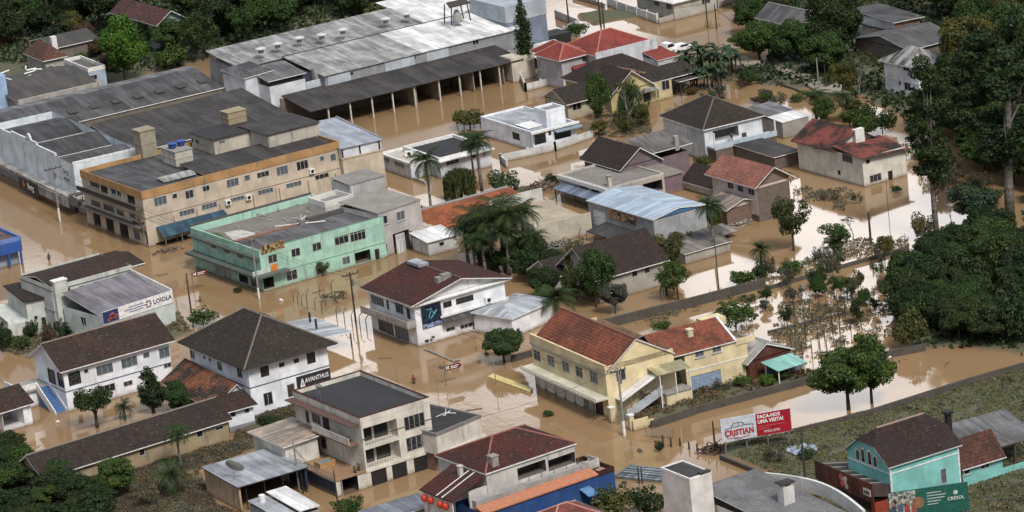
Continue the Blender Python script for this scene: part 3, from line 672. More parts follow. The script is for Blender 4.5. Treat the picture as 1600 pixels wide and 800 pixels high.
# garage to its left
b = Bld('tiled_garage', 'brown tiled garage with wide dark opening by the blue stair', 'garage', (2, 642), (46, 628), (-34, 626), 3.1)
b.body(wm, z=(-1.5, 3.0), Rw=[(20, 654, 34, 27, 'V')]); b.gable(TILE_BR, wm, 1.7, axis='x', x=(-9, b.Lu), oh=.5)

# ------------------------------------------------------------------ cream house of the insurance office
b = Bld('art_deco_house', 'cream two storey house with arched windows and brown roof behind a stepped parapet', 'house', (80, 448), (200, 412), (40, 426), 7.4)
DEC = b; wm = W((.52, .54, .50), .4)
b.body(wm, z=(-1.5, 7.4), Rw=[(101.5, 460, 19, 17, 'wl'), (128, 450, 9, 8, 'w'), (150, 443.5, 9, 8, 'w'), (182, 436, 19, 9, 'wl'), (101, 491, 15, 15, 'w'), (84, 500, 8, 20, 'w'), (69, 505, 8, 20, 'w'), (114, 492, 5, 20, 'd')],
       Lw=[])
b.gable(TILE_BR, wm, .8, axis='x', x=(.3, b.Lu + 2.3), y=(.3, b.Lv), ze=6.95, oh=.0, ohg=.1, tri=False)
for (px, py) in ((130, 451), (175, 437)): pass
b.band(b.at('R', 130, 442)[1], .14, flatm((.10, .12, .12), .6, 0, 'grey_band'), .05); b.band(b.at('R', 100, 483)[1], .16, flatm((.2, .21, .2), .6, 0, 'grey_band2'), .10, name='string_course')
a, z = b.at('R', 83, 430, -.8); b.body(wm, x=(.1, 2.1), y=(-.9, -.02), z=(-1.5, 8.1), name='chimney_breast'); b.bx('chimney_cap', .0, 2.2, -1.0, .3, 8.12, 8.3, WHITE)
b2 = Bld('corner_wing', 'small lower wing with dark roof and balcony in front of the cream arched house', 'house wing', (40, 473), (84, 459), (24, 445), 5.0)
b2.body(wm, z=(-1.5, 5.0), Rw=[(84, 500, 8, 20, 'w'), (69, 505, 8, 20, 'w'), (56, 496, 6, 6, 'w')], Lw=[]); b2.flat(TAR, z=5.02, par=0); b2.bx('eave', -.4, b2.Lu + .1, -.4, b2.Lv, 5.13, 5.28, TILE_DK)
b2.body(wm, z=(-1.5, 2.4), x=(-3.2, -.02), y=(-.6, b2.Lv + .5), name='terrace_wall', Lw=[(18, 500, 9, 20, 'w'), (39, 506, 3, 10, 'w')], top=True)
b2.part('railing', MB().box(-3.2, -3.1, -.6, b2.Lv + .5, 2.4, 2.9), CONC)
b = Bld('office_annex', 'low annex with sloping grey roof and a long white insurance sign', 'annex', (160, 496), (262, 459), (110, 475), 4.6)
b.body(W((.50, .55, .52), .35), z=(-1.5, 4.6), x=(0, b.Lu), Lw=[(130.5, 502, 9, 14, 'w')])
b.shed(sheetm((.16, .15, .17), .35, 1.0, False, (.08, .075, .08)), [4.5, 4.5, 6.6, 6.6], oh=-.05)
b.part('end_wall', MB().slab([(b.Lu - .2, .01, 5.5), (b.Lu, .01, 5.5), (b.Lu, b.Lv, 6.9), (b.Lu - .2, b.Lv, 6.9)], 3.0), W((.62, .62, .6)))
sb = b.bx('sign_board', -.02, b.Lu - .1, -.1, -.02, 3.55, 5.35, WHITE)
b.bx('sign_picture', 0.0, b.Lu * .22, -.112, -.104, 3.6, 5.3, flatm((.03, .045, .14), .5, 0, 'navy_print', .4))
text_part('lettering', 'LOIOLA', .95, flatm((.02, .03, .08), .5, 0, 'navy_paint'), b.root, (b.Lu * .845, -.11, 4.45), sx_=.95, bold=.02)
g = MB()
for (a_, w_, z_) in ((.36, .22, 4.85), (.30, .30, 4.5), (.37, .20, 4.15)): g.box(b.Lu * a_, b.Lu * (a_ + w_), -.11, -.102, z_ - .07, z_ + .07)
b.part('printed_lines', g, flatm((.12, .14, .25), .5, 0, 'faded_print'))
g = MB()
for k in range(6):
    a = k * 1.047; g.face([(b.Lu * .645 + .18 * math.cos(a), -.115, 4.45 + .18 * math.sin(a)), (b.Lu * .645 + .55 * math.cos(a + .4), -.115, 4.45 + .6 * math.sin(a + .4)), (b.Lu * .645 + .55 * math.cos(a - .4), -.115, 4.45 + .6 * math.sin(a - .4))])
b.part('logo_mark', g, [flatm((.12, .02, .05), .5, 0, 'maroon_print')])
g = MB()
for (x_, z_) in ((.1, .3), (.13, .9), (.17, .5)): g.face([(b.Lu * x_ + .5 * math.cos(a), -.116, 3.9 + z_ * .7 + .4 * math.sin(a)) for a in [k * .785 for k in range(8)]])
b.part('sign_figure', g, flatm((.30, .10, .12), .5, 0, 'figure_print', .5))

# ------------------------------------------------------------------ blue shed at the far left
b = Bld('blue_shed', 'bright blue building with rusty roof at the flooded street corner', 'building', (-40, 387), (32, 369), 11, 4.6)
blue = W((.03, .09, .32), .25)
b.body(blue, z=(2.3, 4.6)); b.flat(sheetm((.16, .10, .09), .6), par=.5, pm=W((.12, .2, .45)))
for i in range(6): x = b.Lu - .3 - i * 2.0; b.bx('pillar', x - .15, x + .15, .02, .3, -1.5, 2.28, blue)
b.body(W((.28, .33, .42)), z=(-1.5, 2.25), y=(1.2, b.Lv), x=(0, b.Lu - .3), name='recessed_wall')
b = Bld('pale_blue_tower', 'tall pale blue wall of a building cut by the picture edge beside dark roofs', 'building', (-22, 123), (8, 117), 8, 9.0)
b.body(W((.30, .42, .60), .25), z=(-1, 9), top=True)
# ------------------------------------------------------------------ white facade shops
b = Bld('white_facade_store', 'white two storey shop building with plain upper facade and burger and store signs', 'shop', (114, 257), (217, 233), (-45, 202), 8.4, az=27)
wm = W((.62, .68, .72), .2)
STO = b
b.body(wm, z=(3.2, 8.4))
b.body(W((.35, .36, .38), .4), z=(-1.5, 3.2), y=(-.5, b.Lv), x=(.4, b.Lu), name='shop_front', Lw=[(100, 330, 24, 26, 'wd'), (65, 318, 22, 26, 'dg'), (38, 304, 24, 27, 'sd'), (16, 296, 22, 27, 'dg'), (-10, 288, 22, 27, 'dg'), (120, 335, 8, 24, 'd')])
for i in range(7): y = 1 + i * b.Lv / 7.3; b.bx('facade_rib', -.06, -.0, y, y + .1, 3.4, 8.3, flatm((.25, .32, .38), .6, 0, 'grey_blue_paint'))
# stepped parapet with round gable
g = MB(); yk = [b.at('L', px_, py_)[0] for px_, py_ in ((18, 217), (45, 225), (58, 228), (86, 240))]
g.box(-.02, .25, yk[3], b.Lv, 8.4, 8.9); g.box(-.02, .25, yk[2] + .3, yk[0], 8.9, 9.3)
n = 10; pts = [(-.02, yk[1] + 1.1 * math.cos(a), 9.0 + 1.25 * math.sin(a)) for a in [math.pi * k / n for k in range(n + 1)]]
for (a, q) in zip(pts, pts[1:]): g.face([a, q, (-.02, q[1], 8.9), (-.02, a[1], 8.9)]); g.face([(.25, *a[1:]), (.25, *q[1:]), q, a])
b.part('parapet', g, wm)
g = MB().box(-.04, b.Lu, -.02, .25, 8.4, 8.75); b.part('side_parapet', g, WHITE)
b.bx('canopy', -1.5, -.02, -.3, b.Lv, 2.75, 3.25, FIBRO_L)
def lsign(b, px0, px1, py, hh, mat, name='sign_board', c=-1.6):
    y0, z0 = b.at('L', px0, py, c); y1, z1 = b.at('L', px1, py + (px1 - px0) * .38, c)
    b.bx(name, c - .1, c + .0, min(y0, y1), max(y0, y1), (z0 + z1) / 2 - hh / 2, (z0 + z1) / 2 + hh / 2, mat); return (y0 + y1) / 2, (z0 + z1) / 2
y, z = lsign(b, 31, 60, 286, 2.0, BLACK)
text_part('sign_lettering', 'berg', 1.5, WHITE, b.root, (-1.73, y - 1.0, z + .05), 'L', bold=.02)
text_part('sign_symbol', '6', 1.7, flatm((.6, .2, .03), .5, 0, 'orange_paint'), b.root, (-1.73, y + 2.1, z + .1), 'L', bold=.03)
lsign(b, 61, 108, 298, 1.5, sheetm((.34, .33, .31), .3, .4), 'slatted_fascia')
y, z = lsign(b, 109, 121, 312, 1.6, flatm((.12, .12, .12), .5, 0, 'charcoal_board'))
b.bx('sign_return', -1.7, 1.9, -.6, -.5, z - .8, z + .8, flatm((.12, .12, .12), .5, 0, 'charcoal_board'))
text_part('sign_lettering', 'berg', 1.2, WHITE, b.root, (.1, -.62, z), 'R', bold=.02)
text_part('wall_lettering', 'berg\nstore', 1.2, flatm((.12, .15, .2), .5, 0, 'grey_lettering'), b.root, (-.08, 3.6, 6.0), 'L', slant=.3)
# roofs behind the facade: two shallow corrugated gables
b.gable(FIBRO, wm, 1.1, axis='x', x=(.5, b.Lu + 1), y=(.5, b.Lv * .30), ze=7.0, oh=0, ohg=0, name='roof')
b.gable(FIBRO_D, wm, 1.3, axis='x', x=(.5, b.Lu + 1), y=(b.Lv * .31, b.Lv * .62), ze=7.0, oh=0, ohg=0, name='roof')
b.gable(FIBRO_D, wm, 1.3, axis='x', x=(.5, b.Lu + 1), y=(b.Lv * .63, b.Lv), ze=7.0, oh=0, ohg=0, name='roof')

# ------------------------------------------------------------------ beige three storey block with the orange band
b = Bld('apartment_block', 'long beige three storey block with orange roof band, balconies and a blue awning', 'building', (221, 300), (531, 222), (121, 267), 8.9)
ORB = b; wm = W(C_BEIGE, .3)
zo = b.at('R', 235, 313)[1]
b.body(wm, z=(-1.5, 8.6), Rw=[(250.5, 314, 20, 14, 'wl'), (273, 306.5, 8, 8, 'w'), (296, 303.5, 13, 13, 'wl'), (322, 294.5, 11, 9, 'w'), (363.5, 285.5, 19, 12.5, 'wl'), (386, 278, 9, 9, 'wl'),
     (411, 272.5, 19, 9, 'w'), (441, 266.5, 18, 14, 'wl'), (472.5, 258, 18, 14, 'w'), (503, 248, 7, 8, 'wl'), (520.5, 246, 9, 11, 'wl'),
     (292, 332, 24, 9, 'wl'), (327, 322, 24, 9, 'wl'), (370, 311, 24, 7, 'wl'), (415, 299, 24, 8, 'wl'), (459, 288.5, 24, 8, 'wl'), (503, 275.5, 22, 8, 'w'),
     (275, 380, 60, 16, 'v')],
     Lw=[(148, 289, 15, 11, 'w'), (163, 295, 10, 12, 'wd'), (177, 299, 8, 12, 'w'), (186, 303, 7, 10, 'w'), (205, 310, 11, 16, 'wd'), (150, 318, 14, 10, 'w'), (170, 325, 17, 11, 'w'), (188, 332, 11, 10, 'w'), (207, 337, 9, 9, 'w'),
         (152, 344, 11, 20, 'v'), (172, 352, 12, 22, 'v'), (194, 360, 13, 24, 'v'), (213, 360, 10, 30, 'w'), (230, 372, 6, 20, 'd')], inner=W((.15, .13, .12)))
ora = W((.40, .235, .105), .45)
b.band(8.35, 1.25, ora, .10, name='orange_band'); b.part('roof_rim', MB().box(b.Lu - .1, b.Lu + .1, 0, b.Lv, 7.8, 8.97).box(-.1, b.Lu, b.Lv - .1, b.Lv + .1, 7.8, 8.97), ora)
b.flat(FIBRO, z=8.3, par=0)
b.part('roof_ridge_sheets', MB().slab([(b.Lu * .33, .6, 8.5), (b.Lu - .5, .6, 8.5), (b.Lu - .5, b.Lv * .45, 9.1), (b.Lu * .33, b.Lv * .45, 9.1)], .1), FIBRO_BR)
b.part('broken_sheets', MB().slab([(b.Lu * .16, 3.4, 8.55), (b.Lu * .32, 3.2, 8.6), (b.Lu * .34, 6.0, 8.8), (b.Lu * .17, 6.4, 8.7)], .06), FIBRO_L)
zb = b.at('L', 160, 307, -1)[1]
for zz, nm in ((b.at('L', 180, 315.5, -.9)[1], 'balcony'), (b.at('L', 180, 342, -.9)[1], 'awning')):
    o = b.part(nm, MB().box(-1.25, -.02, .4, b.Lv - .3, zz - .16, zz), flatm((.10, .09, .085), .8, 0, 'dark_slab'))
    if nm == 'balcony': b.part('balcony_rail', MB().box(-1.25, -1.15, .4, b.Lv - .3, zz, zz + .6), BLACK, o)
b.band(b.at('R', 330, 315)[1], .1, flatm((.2, .15, .12), .7, 0, 'floor_line'), .03, faces='R', name='floor_line')
for px in (272, 308, 344, 396, 437, 482, 525):
    a, z = b.at('R', px, 335 - (px - 308) * .25); b.bx('downpipe', a - .07, a + .07, -.12, -.01, 0, zo - 3.3, flatm((.30, .20, .15), .7, 0, 'pipe_paint'))
a0 = b.at('R', 243, 352)[0]; a1 = b.at('R', 350, 332)[0]; za = b.at('R', 300, 343)[1]
b.part('blue_awning', MB().slab([(a0, -2.4, za - .9), (a1, -2.4, za - .9), (a1, -.02, za + .3), (a0, -.02, za + .3)], .08), sheetm((.035, .09, .14), .3, .6, True, (.02, .03, .05)))
for i in range(5): x = a0 + .3 + i * (a1 - a0 - .6) / 4; b.bx('awning_post', x - .06, x + .06, -2.3, -2.18, -1.5, za - 1.0, STEEL)
for (px, py) in ((355, 316), (387, 308), (486, 267)):
    a, z = b.at('R', px, py); o = b.bx('air_conditioner', a - .45, a + .45, -.5, -.03, z - .38, z + .38, WHITE); b.part('fan_grille', MB().tube([(a, -.515, z), (a, -.505, z)], .3, 14), BLACK, o)
# sign at the corner
g = b.bx('corner_sign', -.35, -.02, .6, 1.9, 2.2, 4.6, flatm((.28, .22, .16), .6, 0, 'shop_poster', .5))
# penthouses on the roof
b.body(W((.48, .44, .36), .5), x=(b.at('T', 333, 216, 11)[0], b.at('T', 400, 197, 11)[0]), y=(b.at('T', 333, 216, 11)[1], b.at('T', 291, 206, 11)[1]), z=(8.3, 10.8), name='penthouse', Lw=[(299, 218, 8, 8, 'wl'), (308, 221, 6, 8, 'w')], Rw=[(347, 222, 10, 5, 'wl')])
X0, Y0 = b.at('T', 333, 216, 11); X1 = b.at('T', 400, 197, 11)[0]; Y1 = b.at('T', 291, 206, 11)[1]
b.flat(TAR, z=10.85, par=0, x=(X0 - .4, X1 + .3), y=(Y0 - .4, Y1 + .3), name='penthouse_roof')
X0, Y0 = b.at('T', 418, 209, 11.2); X1 = b.at('T', 497, 189, 11.2)[0]; Y1 = b.at('T', 372, 196, 11.2)[1]
b.body(W((.42, .39, .34), .5), x=(X0, X1), y=(Y0, Y1), z=(8.3, 11.0), name='stair_tower'); b.flat(FIBRO_BR, z=11.05, par=0, x=(X0 - .3, X1 + .3), y=(Y0 - .3, Y1 + .3), name='stair_tower_roof')
# roof water tanks
def roof_box(b, name, label, cat, px0, py0, px1, pw, h, z, mat, top=None):
    x0, y0 = b.at('T', px0, py0, z); x1, _ = b.at('T', px1, py0 - (px1 - px0) * .25, z); y1 = y0 + pw
    p = b.w(x0, y0, z); t = thing(name, label, cat, p, b.az); W_ = abs(x1 - x0)
    MB().box(0, W_, 0, pw, 0, h).build('tank_wall', mat, t); MB().box(-.12, W_ + .12, -.12, pw + .12, h + .01, h + .16).build('lid', top or mat, t)
    MB().box(-.06, W_ + .06, -.06, pw + .06, h * .5, h * .5 + .12).build('band', mat, t); return t, W_
roof_box(b, 'water_tower', 'tall stained concrete water tower on the beige block roof', 'water tower', 224, 248, 247, 2.6, 4.3, 8.4, W((.30, .27, .20), .8))
roof_box(b, 'water_tower', 'square rusty concrete tank standing highest on the dark roofs', 'water tower', 358, 196, 386, 2.4, 1.9, 10.9, W((.33, .28, .18), .9))
t, W_ = roof_box(b, 'tank_house', 'cream box carrying a blue water tank on the beige block roof', 'tank house', 276, 261, 303, 4.6, 2.3, 8.4, W((.46, .44, .38), .5), CONC)
p = t.location + Vector((0, 0, 2.5))
for i in range(2):
    q = p + b.u * (.9 + i * 1.7) + b.v * (2.4 + .3 * i); t2 = thing('water_tank', 'blue plastic water tank, %s of the two on the cream box' % ['left', 'right'][i], 'water tank', q)
    MB().cyl(0, 0, 0, .7, .55, 16, 0, .7).build('tank', flatm((.02, .06, .22), .4, 0, 'blue_plastic'), t2); MB().tube([(0, 0, .71), (0, 0, .78), (0, 0, .95)], [.78, .78, .2], 16).build('lid', flatm((.03, .08, .28), .4, 0, 'blue_plastic_lid'), t2)
# right end: metal roofed extension
b = Bld('metal_roof_extension', 'beige extension with light metal roof at the end of the long beige block', 'building', (533, 233), (595, 218), (489, 214), 7.9)
b.body(wm, z=(-1.5, 6.3)); b.body(W((.62, .64, .68)), z=(6.3, 7.9), x=(0, b.Lu - .1), y=(.1, b.Lv), name='upper_band')
g = MB()
for px in (534, 562, 593): a, z = b.at('R', px, 230); g.box(a - .12, a + .12, -.02, .08, 6.2, 8.0)
b.part('window_posts', g, BLACK)
b.part('roof', MB().slab([(-.2, -.2, 8.0), (b.Lu + .1, -.2, 8.0), (b.Lu + .1, b.Lv + 6, 8.7), (-.2, b.Lv + 6, 8.7)], .1), sheetm((.34, .37, .42), .15, 1.0, True)); b.part('roof_edge', MB().slab([(b.Lu + .1, -.2, 8.15), (b.Lu + .35, -.2, 8.15), (b.Lu + .35, b.Lv + 6, 8.85), (b.Lu + .1, b.Lv + 6, 8.85)], .35), W((.3, .3, .32), .5))
b.band(6.3, .25, wm, .12)
# ------------------------------------------------------------------ green shop building
b = Bld('green_building', 'mint green two storey shop building with a flat roof full of debris', 'building', (404.5, 392), (589, 336), (311, 351.5), 6.3)
GRN = b; grn = W((.35, .56, .46), .5); grnd = W((.22, .36, .30), .6)
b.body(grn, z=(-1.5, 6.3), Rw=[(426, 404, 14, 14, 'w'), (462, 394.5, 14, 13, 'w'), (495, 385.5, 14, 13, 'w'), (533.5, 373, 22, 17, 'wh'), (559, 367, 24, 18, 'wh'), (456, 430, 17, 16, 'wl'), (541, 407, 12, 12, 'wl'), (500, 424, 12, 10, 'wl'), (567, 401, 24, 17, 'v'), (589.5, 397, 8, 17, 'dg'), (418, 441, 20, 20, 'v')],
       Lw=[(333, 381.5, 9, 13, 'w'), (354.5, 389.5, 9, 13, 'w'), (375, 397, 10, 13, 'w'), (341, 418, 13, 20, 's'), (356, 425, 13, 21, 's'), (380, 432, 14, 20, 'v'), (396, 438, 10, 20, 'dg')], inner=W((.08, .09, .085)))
b.flat(concm((.19, .175, .15), .75), z=5.3, par=1.0, pm=grn, t=.2)
b.part('front_roof_sheets', MB().slab([(.3, .3, 5.75), (b.Lu - .4, .3, 5.75), (b.Lu - .4, b.Lv * .36, 6.15), (.3, b.Lv * .36, 6.15)], .12), sheetm((.10, .10, .105), .45, 1.1))
b.part('lime_patch', MB().slab([(b.Lu * .10, b.Lv * .55, 5.33), (b.Lu * .22, b.Lv * .48, 5.33), (b.Lu * .30, b.Lv * .6, 5.33), (b.Lu * .27, b.Lv * .78, 5.33), (b.Lu * .16, b.Lv * .8, 5.33)], .02), concm((.5, .48, .45), .5)); b.part('moss_patch', MB().slab([(b.Lu * .03, b.Lv * .6, 5.335), (b.Lu * .09, b.Lv * .58, 5.335), (b.Lu * .13, b.Lv * .85, 5.335), (b.Lu * .04, b.Lv * .9, 5.335)], .02), concm((.06, .09, .03), .5))
b.bx('brick_upstand', .3, b.Lu * .62, b.Lv * .37, b.Lv * .40, 5.4, 6.35, brickm((.26, .09, .05)))
b.part('rear_upstand', MB().box(b.Lu * .62, b.Lu - .3, b.Lv * .40, b.Lv * .43, 5.4, 6.6).box(.0, b.Lu, b.Lv, b.Lv + .3, 5.2, 6.6), concm((.09, .085, .08), .7))
zc = b.at('L', 360, 404, -1)[1]
o = b.part('canopy', MB().box(-1.5, -.02, -1.3, b.Lv, 2.45, 2.8).box(-.02, 4.0, -1.3, -.02, 2.45, 2.8), concm((.10, .13, .11), .7))
b.part('upper_eave', MB().box(-.7, -.02, -.0, b.Lv, 5.0, 5.25), concm((.09, .10, .09), .7))
b.band(b.at('R', 500, 407)[1], .1, flatm((.14, .28, .21), .6, 0, 'green_line'), .03, faces='R', name='floor_line'); b.band(b.at('R', 480, 370)[1], .1, flatm((.14, .28, .21), .6, 0, 'green_line'), .03, faces='R', name='floor_line')
a, z = b.at('R', 425.5, 386.5); b.part('roof_poster', MB().slab([(a - 2.0, -.1, z + .55), (a + 2.0, -.1, z + .75), (a + 2.0, -.04, z + .75), (a - 2.0, -.04, z + .55)], 1.2), flatm((.34, .22, .10), .5, 0, 'brown_poster', .5))
a, z = b.at('R', 414, 425); b.bx('white_sign', a - 2.1, a + .9, -.1, -.03, z - .5, z + .5, flatm((.5, .55, .5), .5, 0, 'faded_sign')); b.bx('orange_sign', a + 1.0, a + 2.2, -.1, -.03, z - .2, z + .8, flatm((.65, .20, .04), .5, 0, 'orange_sign'))
g = MB(); rr = random.Random(3)
for i in range(26):
    x, y = rr.uniform(.6, b.Lu - 1), rr.uniform(b.Lv * .45, b.Lv - .6); a = rr.uniform(0, 3.1); l = rr.uniform(.4, 1.6)
    g.tube([(x, y, 5.42), (x + l * math.cos(a), y + l * math.sin(a), 5.5 + rr.uniform(0, .3))], rr.uniform(.04, .1), 4)
o = g.build('roof_debris', CONC); tag(o, 'loose boards and rubble on the mint green building roof', 'debris', kind='stuff'); o.matrix_world = b.root.matrix_world if False else Matrix.Translation(b.o) @ Matrix.Rotation(b.az, 4, 'Z')
t = thing('roof_antenna', 'white beam with antenna lying across the mint green building roof', 'antenna', b.w(b.Lu * .55, b.Lv * .36, 6.2), b.az)
MB().tube([(-3.2, 2.5, 0), (2.8, -2.2, .2)], .09).tube([(0, 0, 0), (0, 0, 1.5)], .05).tube([(-.8, 0, .2), (.8, 0, 1.1)], .06).build('beam', WHITE, t); MB().box(-.5, .5, -.4, .5, -.1, .7).build('motor_housing', concm((.2, .2, .2)), t)

# grey two storey neighbour + tall part behind
b = Bld('grey_house', 'pale grey two storey house with flat roofs and white shutter next to the mint building', 'house', (590.5, 333.5), (646, 310), (542, 318), 6.9)
gw_ = W((.42, .40, .39), .25)
b.body(gw_, z=(-1.5, 6.8), Rw=[(599.5, 344, 12, 13, 'ws'), (626, 337, 13, 14, 'wls'), (601.5, 388, 8, 14, 'wl'), (628, 379, 25, 34, 'V')], inner=W((.1, .1, .1)))
b.part('roof', MB().slab([(-.1, -.1, 6.9), (b.Lu + .1, -.1, 6.9), (b.Lu + .1, b.Lv, 7.5), (-.1, b.Lv, 7.5)], .12), FIBRO_L if False else concm((.26, .245, .22), .45))
a, z = b.at('R', 626, 381, -.3); b.part('shutter_leaf', MB().box(a - .9, a + .9, -.38, -.3, z - 2.0, z + 1.6), sheetm((.55, .56, .58), .15, .3, True))
b2 = Bld('rear_tower_block', 'taller windowless grey block behind the pale grey house', 'building', (546, 290), (598, 274), (521, 281), 8.6)
b2.body(W((.40, .39, .38), .3), z=(-1.5, 8.6), top=True); b2.part('roof', MB().slab([(-.1, -.1, 8.7), (b2.Lu + .1, -.1, 8.7), (b2.Lu, b2.Lv + .1, 9.0), (0, b2.Lv + .1, 9.0)], .1), concm((.24, .23, .21), .5))
b2.bx('downpipe', .25, .4, -.12, -.01, 0, 8.5, WHITE)
b2.body(W((.50, .49, .45), .7), x=(-5.0, -.02), y=(-.5, b2.Lv * .8), z=(-1.5, 7.2), name='terrace_wall'); b2.flat(concm((.22, .21, .2)), x=(-5.0, -.02), y=(-.5, b2.Lv * .8), z=6.5, par=.8, pm=W((.6, .6, .57), .6), name='terrace_roof')

# ------------------------------------------------------------------ white corner salon with gable
b = Bld('white_gabled_shop', 'white shop house with maroon tile roof and blue poster on its gable wall', 'house', (643, 479), (801, 434), (560, 450), 6.2, ins=.85)
HAI = b; wm = W((.74, .75, .78), .2)
b.body(wm, z=(-1.5, 6.15), Rw=[(699, 475.5, 13, 9, 'wd'), (726, 468, 27, 9, 'wd'), (676.5, 527, 6, 5, 'w'), (667, 533, 7, 6, 'w'), (674, 531, 5, 5, 'w'), (704, 514, 14, 6, 'w'), (732, 508, 26, 7, 'w'), (751, 503, 13, 5, 'w')],
       Lw=[(590, 470, 20, 14, 'wl'), (624, 482, 12, 16, 'w'), (606, 476, 4, 16, 'w'), (638, 490, 6, 18, 'd'), (597, 508, 12, 20, 'dg'), (609, 513, 12, 22, 'wl'), (628, 520, 22, 24, 'wl')])
ap = b.at('R', 719, 433, -.6); off = ap[0] / b.Lu
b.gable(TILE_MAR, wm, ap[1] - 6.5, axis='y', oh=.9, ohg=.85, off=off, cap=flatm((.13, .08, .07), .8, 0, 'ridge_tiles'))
x0, z0_ = b.at('R', 656, 484); x1, _ = b.at('R', 687, 470); zz = b.at('R', 672, 493.5)[1]
pb = b.bx('poster_board', x0 + .1, x1, -.14, -.03, zz - 1.55, zz + 1.6, flatm((.012, .03, .07), .4, 0, 'dark_blue_print', .5))
b.part('poster_waves', MB().box(x0 + .15, x1 - .05, -.15, -.143, zz - 1.5, zz - .95), flatm((.25, .32, .5), .5, 0, 'wave_print', .4), pb)
g = MB(); cx = (x0 + x1) / 2
g.tube([(cx - .7, -.17, zz + 1.0), (cx + .1, -.17, zz + 1.05), (cx - .5, -.17, zz - .2), (cx - .1, -.17, zz - .3), (cx + .9, -.17, zz + .7)], .06, 5).tube([(cx + .1, -.17, zz + .6), (cx + .5, -.17, zz + .25), (cx + .7, -.17, zz + .1)], .05, 5)
b.part('poster_lettering', g, flatm((.12, .45, .5), .5, 0, 'teal_print'), pb)
zg = b.at('R', 735, 468)[1]
b.part('gable_moulding', MB().slab([(-.8, -.5, 5.95), (b.Lu + .8, -.5, 5.95), (b.Lu + .8, -.0, 6.1), (-.8, -.0, 6.1)], .16), WHITE)
zs = b.at('L', 600, 497, -1.2)[1]
o = b.bx('balcony', -1.45, -.02, -.1, b.Lv + .2, zs - .28, zs, CONC); g = MB().box(-1.45, -1.33, -.1, b.Lv + .2, zs, zs + .75).box(-1.33, -.02, -.1, .02, zs, zs + .75); b.part('balcony_wall', g, W((.40, .36, .33), .7), o)
zr = b.at('R', 740, 503, -1)[1]; xr0 = b.at('R', 690, 508)[0]
b.part('lean_to_roof', MB().slab([(xr0, -1.1, 2.6), (b.Lu - .8, -1.1, 2.6), (b.Lu - .8, -.02, 3.0), (xr0, -.02, 3.0)], .12), FIBRO)
b.part('cornice', MB().box(xr0 - .1, b.Lu + .3, -.2, -.01, 3.15, 3.45), WHITE)
a, z = b.at('R', 761, 468); o = b.bx('air_conditioner', a - .5, a + .5, -.5, -.03, z - .4, z + .4, WHITE); b.part('fan_grille', MB().tube([(a, -.52, z), (a, -.505, z)], .3, 14), BLACK, o)
x_, y_ = b.at('T', 690, 436, ap[1]); g = MB().box(-.5, .9, -.4, .5, -.7, .45).box(-1.3, -.4, -.3, .6, -.8, .2); o = b.part('chimney', g, concm((.26, .25, .23), .5)); o.location = (b.Lu * off - 1.2, 1.6, ap[1] - .1)
g = MB().box(-.8, .8, -1.6, 1.6, -.1, .35); o = b.part('skylight', g, MET_L); o.location = (b.Lu * off - .3, b.Lv - 2.2, ap[1])
b = Bld('metal_roof_wing', 'single storey white wing with pale metal hipped roof behind the gabled shop', 'house wing', (799, 497), (845, 466), (758, 481), 2.9)
b.body(wm, z=(-1.5, 2.8), Rw=[(810, 520, 6, 14, 'd')]); b.hip(MET_L, .7, axis='x', oh=.3, inset=3)
g = thing('concrete_kerb_wall', 'low pale wall edge just under water in front of the white gabled shop', 'low wall', (0, 0, 0))
MB().tube([G(664, 545, .1), G(712, 565, .1), G(712, 565, .1) + Vector((.4, .8, 0))], .22, 4).build('wall_top', W((.45, .45, .42), .5), g)

# ------------------------------------------------------------------ yellow gabled house
b = Bld('yellow_house', 'yellow two storey house with red tile gable roof above a row of white shutters', 'house', (944.8, 573), (1056, 546), (820, 525), 7.0)
YEL = b; wm = W(C_YEL, .2)
zb = b.at('L', 880, 580)[1]; 
b.body(wm, z=(-1.5, 7.0), Lw=[(839, 555.5, 11, 17, 'wlh'), (861, 564, 11, 17, 'wlh'), (884, 573, 11, 17, 'wlh'), (905, 581.5, 11, 17, 'wlh'), (928, 590, 12, 19, 'wlh'),
     (836, 598, 8, 30, 's'), (846.5, 602, 9, 30, 'sw'), (860, 607, 12, 32, 'sw'), (875, 612, 12, 32, 'sw'), (890, 618, 12, 32, 'sw'), (904.5, 623, 12, 32, 'sw'), (916.5, 628, 9, 32, 's'), (926, 632, 7, 32, 's'), (937, 638, 12, 32, 'wd')],
     Rw=[(980.5, 553, 11, 15, 'ws'), (1001.5, 546, 10, 14, 'ws'), (970, 586, 15, 18, 'wl')])
ap = b.at('R', 992, 529, 0); b.gable(TILE_RED, wm, ap[1] - 6.4, axis='y', x=(.4, b.Lu), y=(0, b.Lv - .3), ze=6.3, oh=.15, ohg=.25, off=max(.35, min(.6, (ap[0] - .4) / (b.Lu - .4))), cap=flatm((.22, .11, .08), .8, 0, 'ridge_tiles'))
b.part('parapet', MB().box(-.12, .15, -.15, b.Lv + .1, 6.0, 7.15), wm); b.part('gutter_line', MB().box(-.22, -.125, -.2, b.Lv + .1, 5.78, 5.95), CONC)
zc = b.at('L', 880, 600, -1.3)[1]
b.part('canopy', MB().box(-1.9, -.02, -.3, b.Lv + .2, 2.75, 2.95).box(-1.95, -1.85, -.3, b.Lv + .2, 2.95, 3.2), W((.55, .53, .42), .3)); 
g = MB()
for i in range(42): y = -.2 + i * b.Lv / 42; g.box(-2.05, -1.955, y, y + .14, 2.7, 3.1)
g.box(-2.03, -1.96, -.2, b.Lv, 2.85, 3.0); b.part('canopy_edge', g, W((.66, .64, .55), .3))
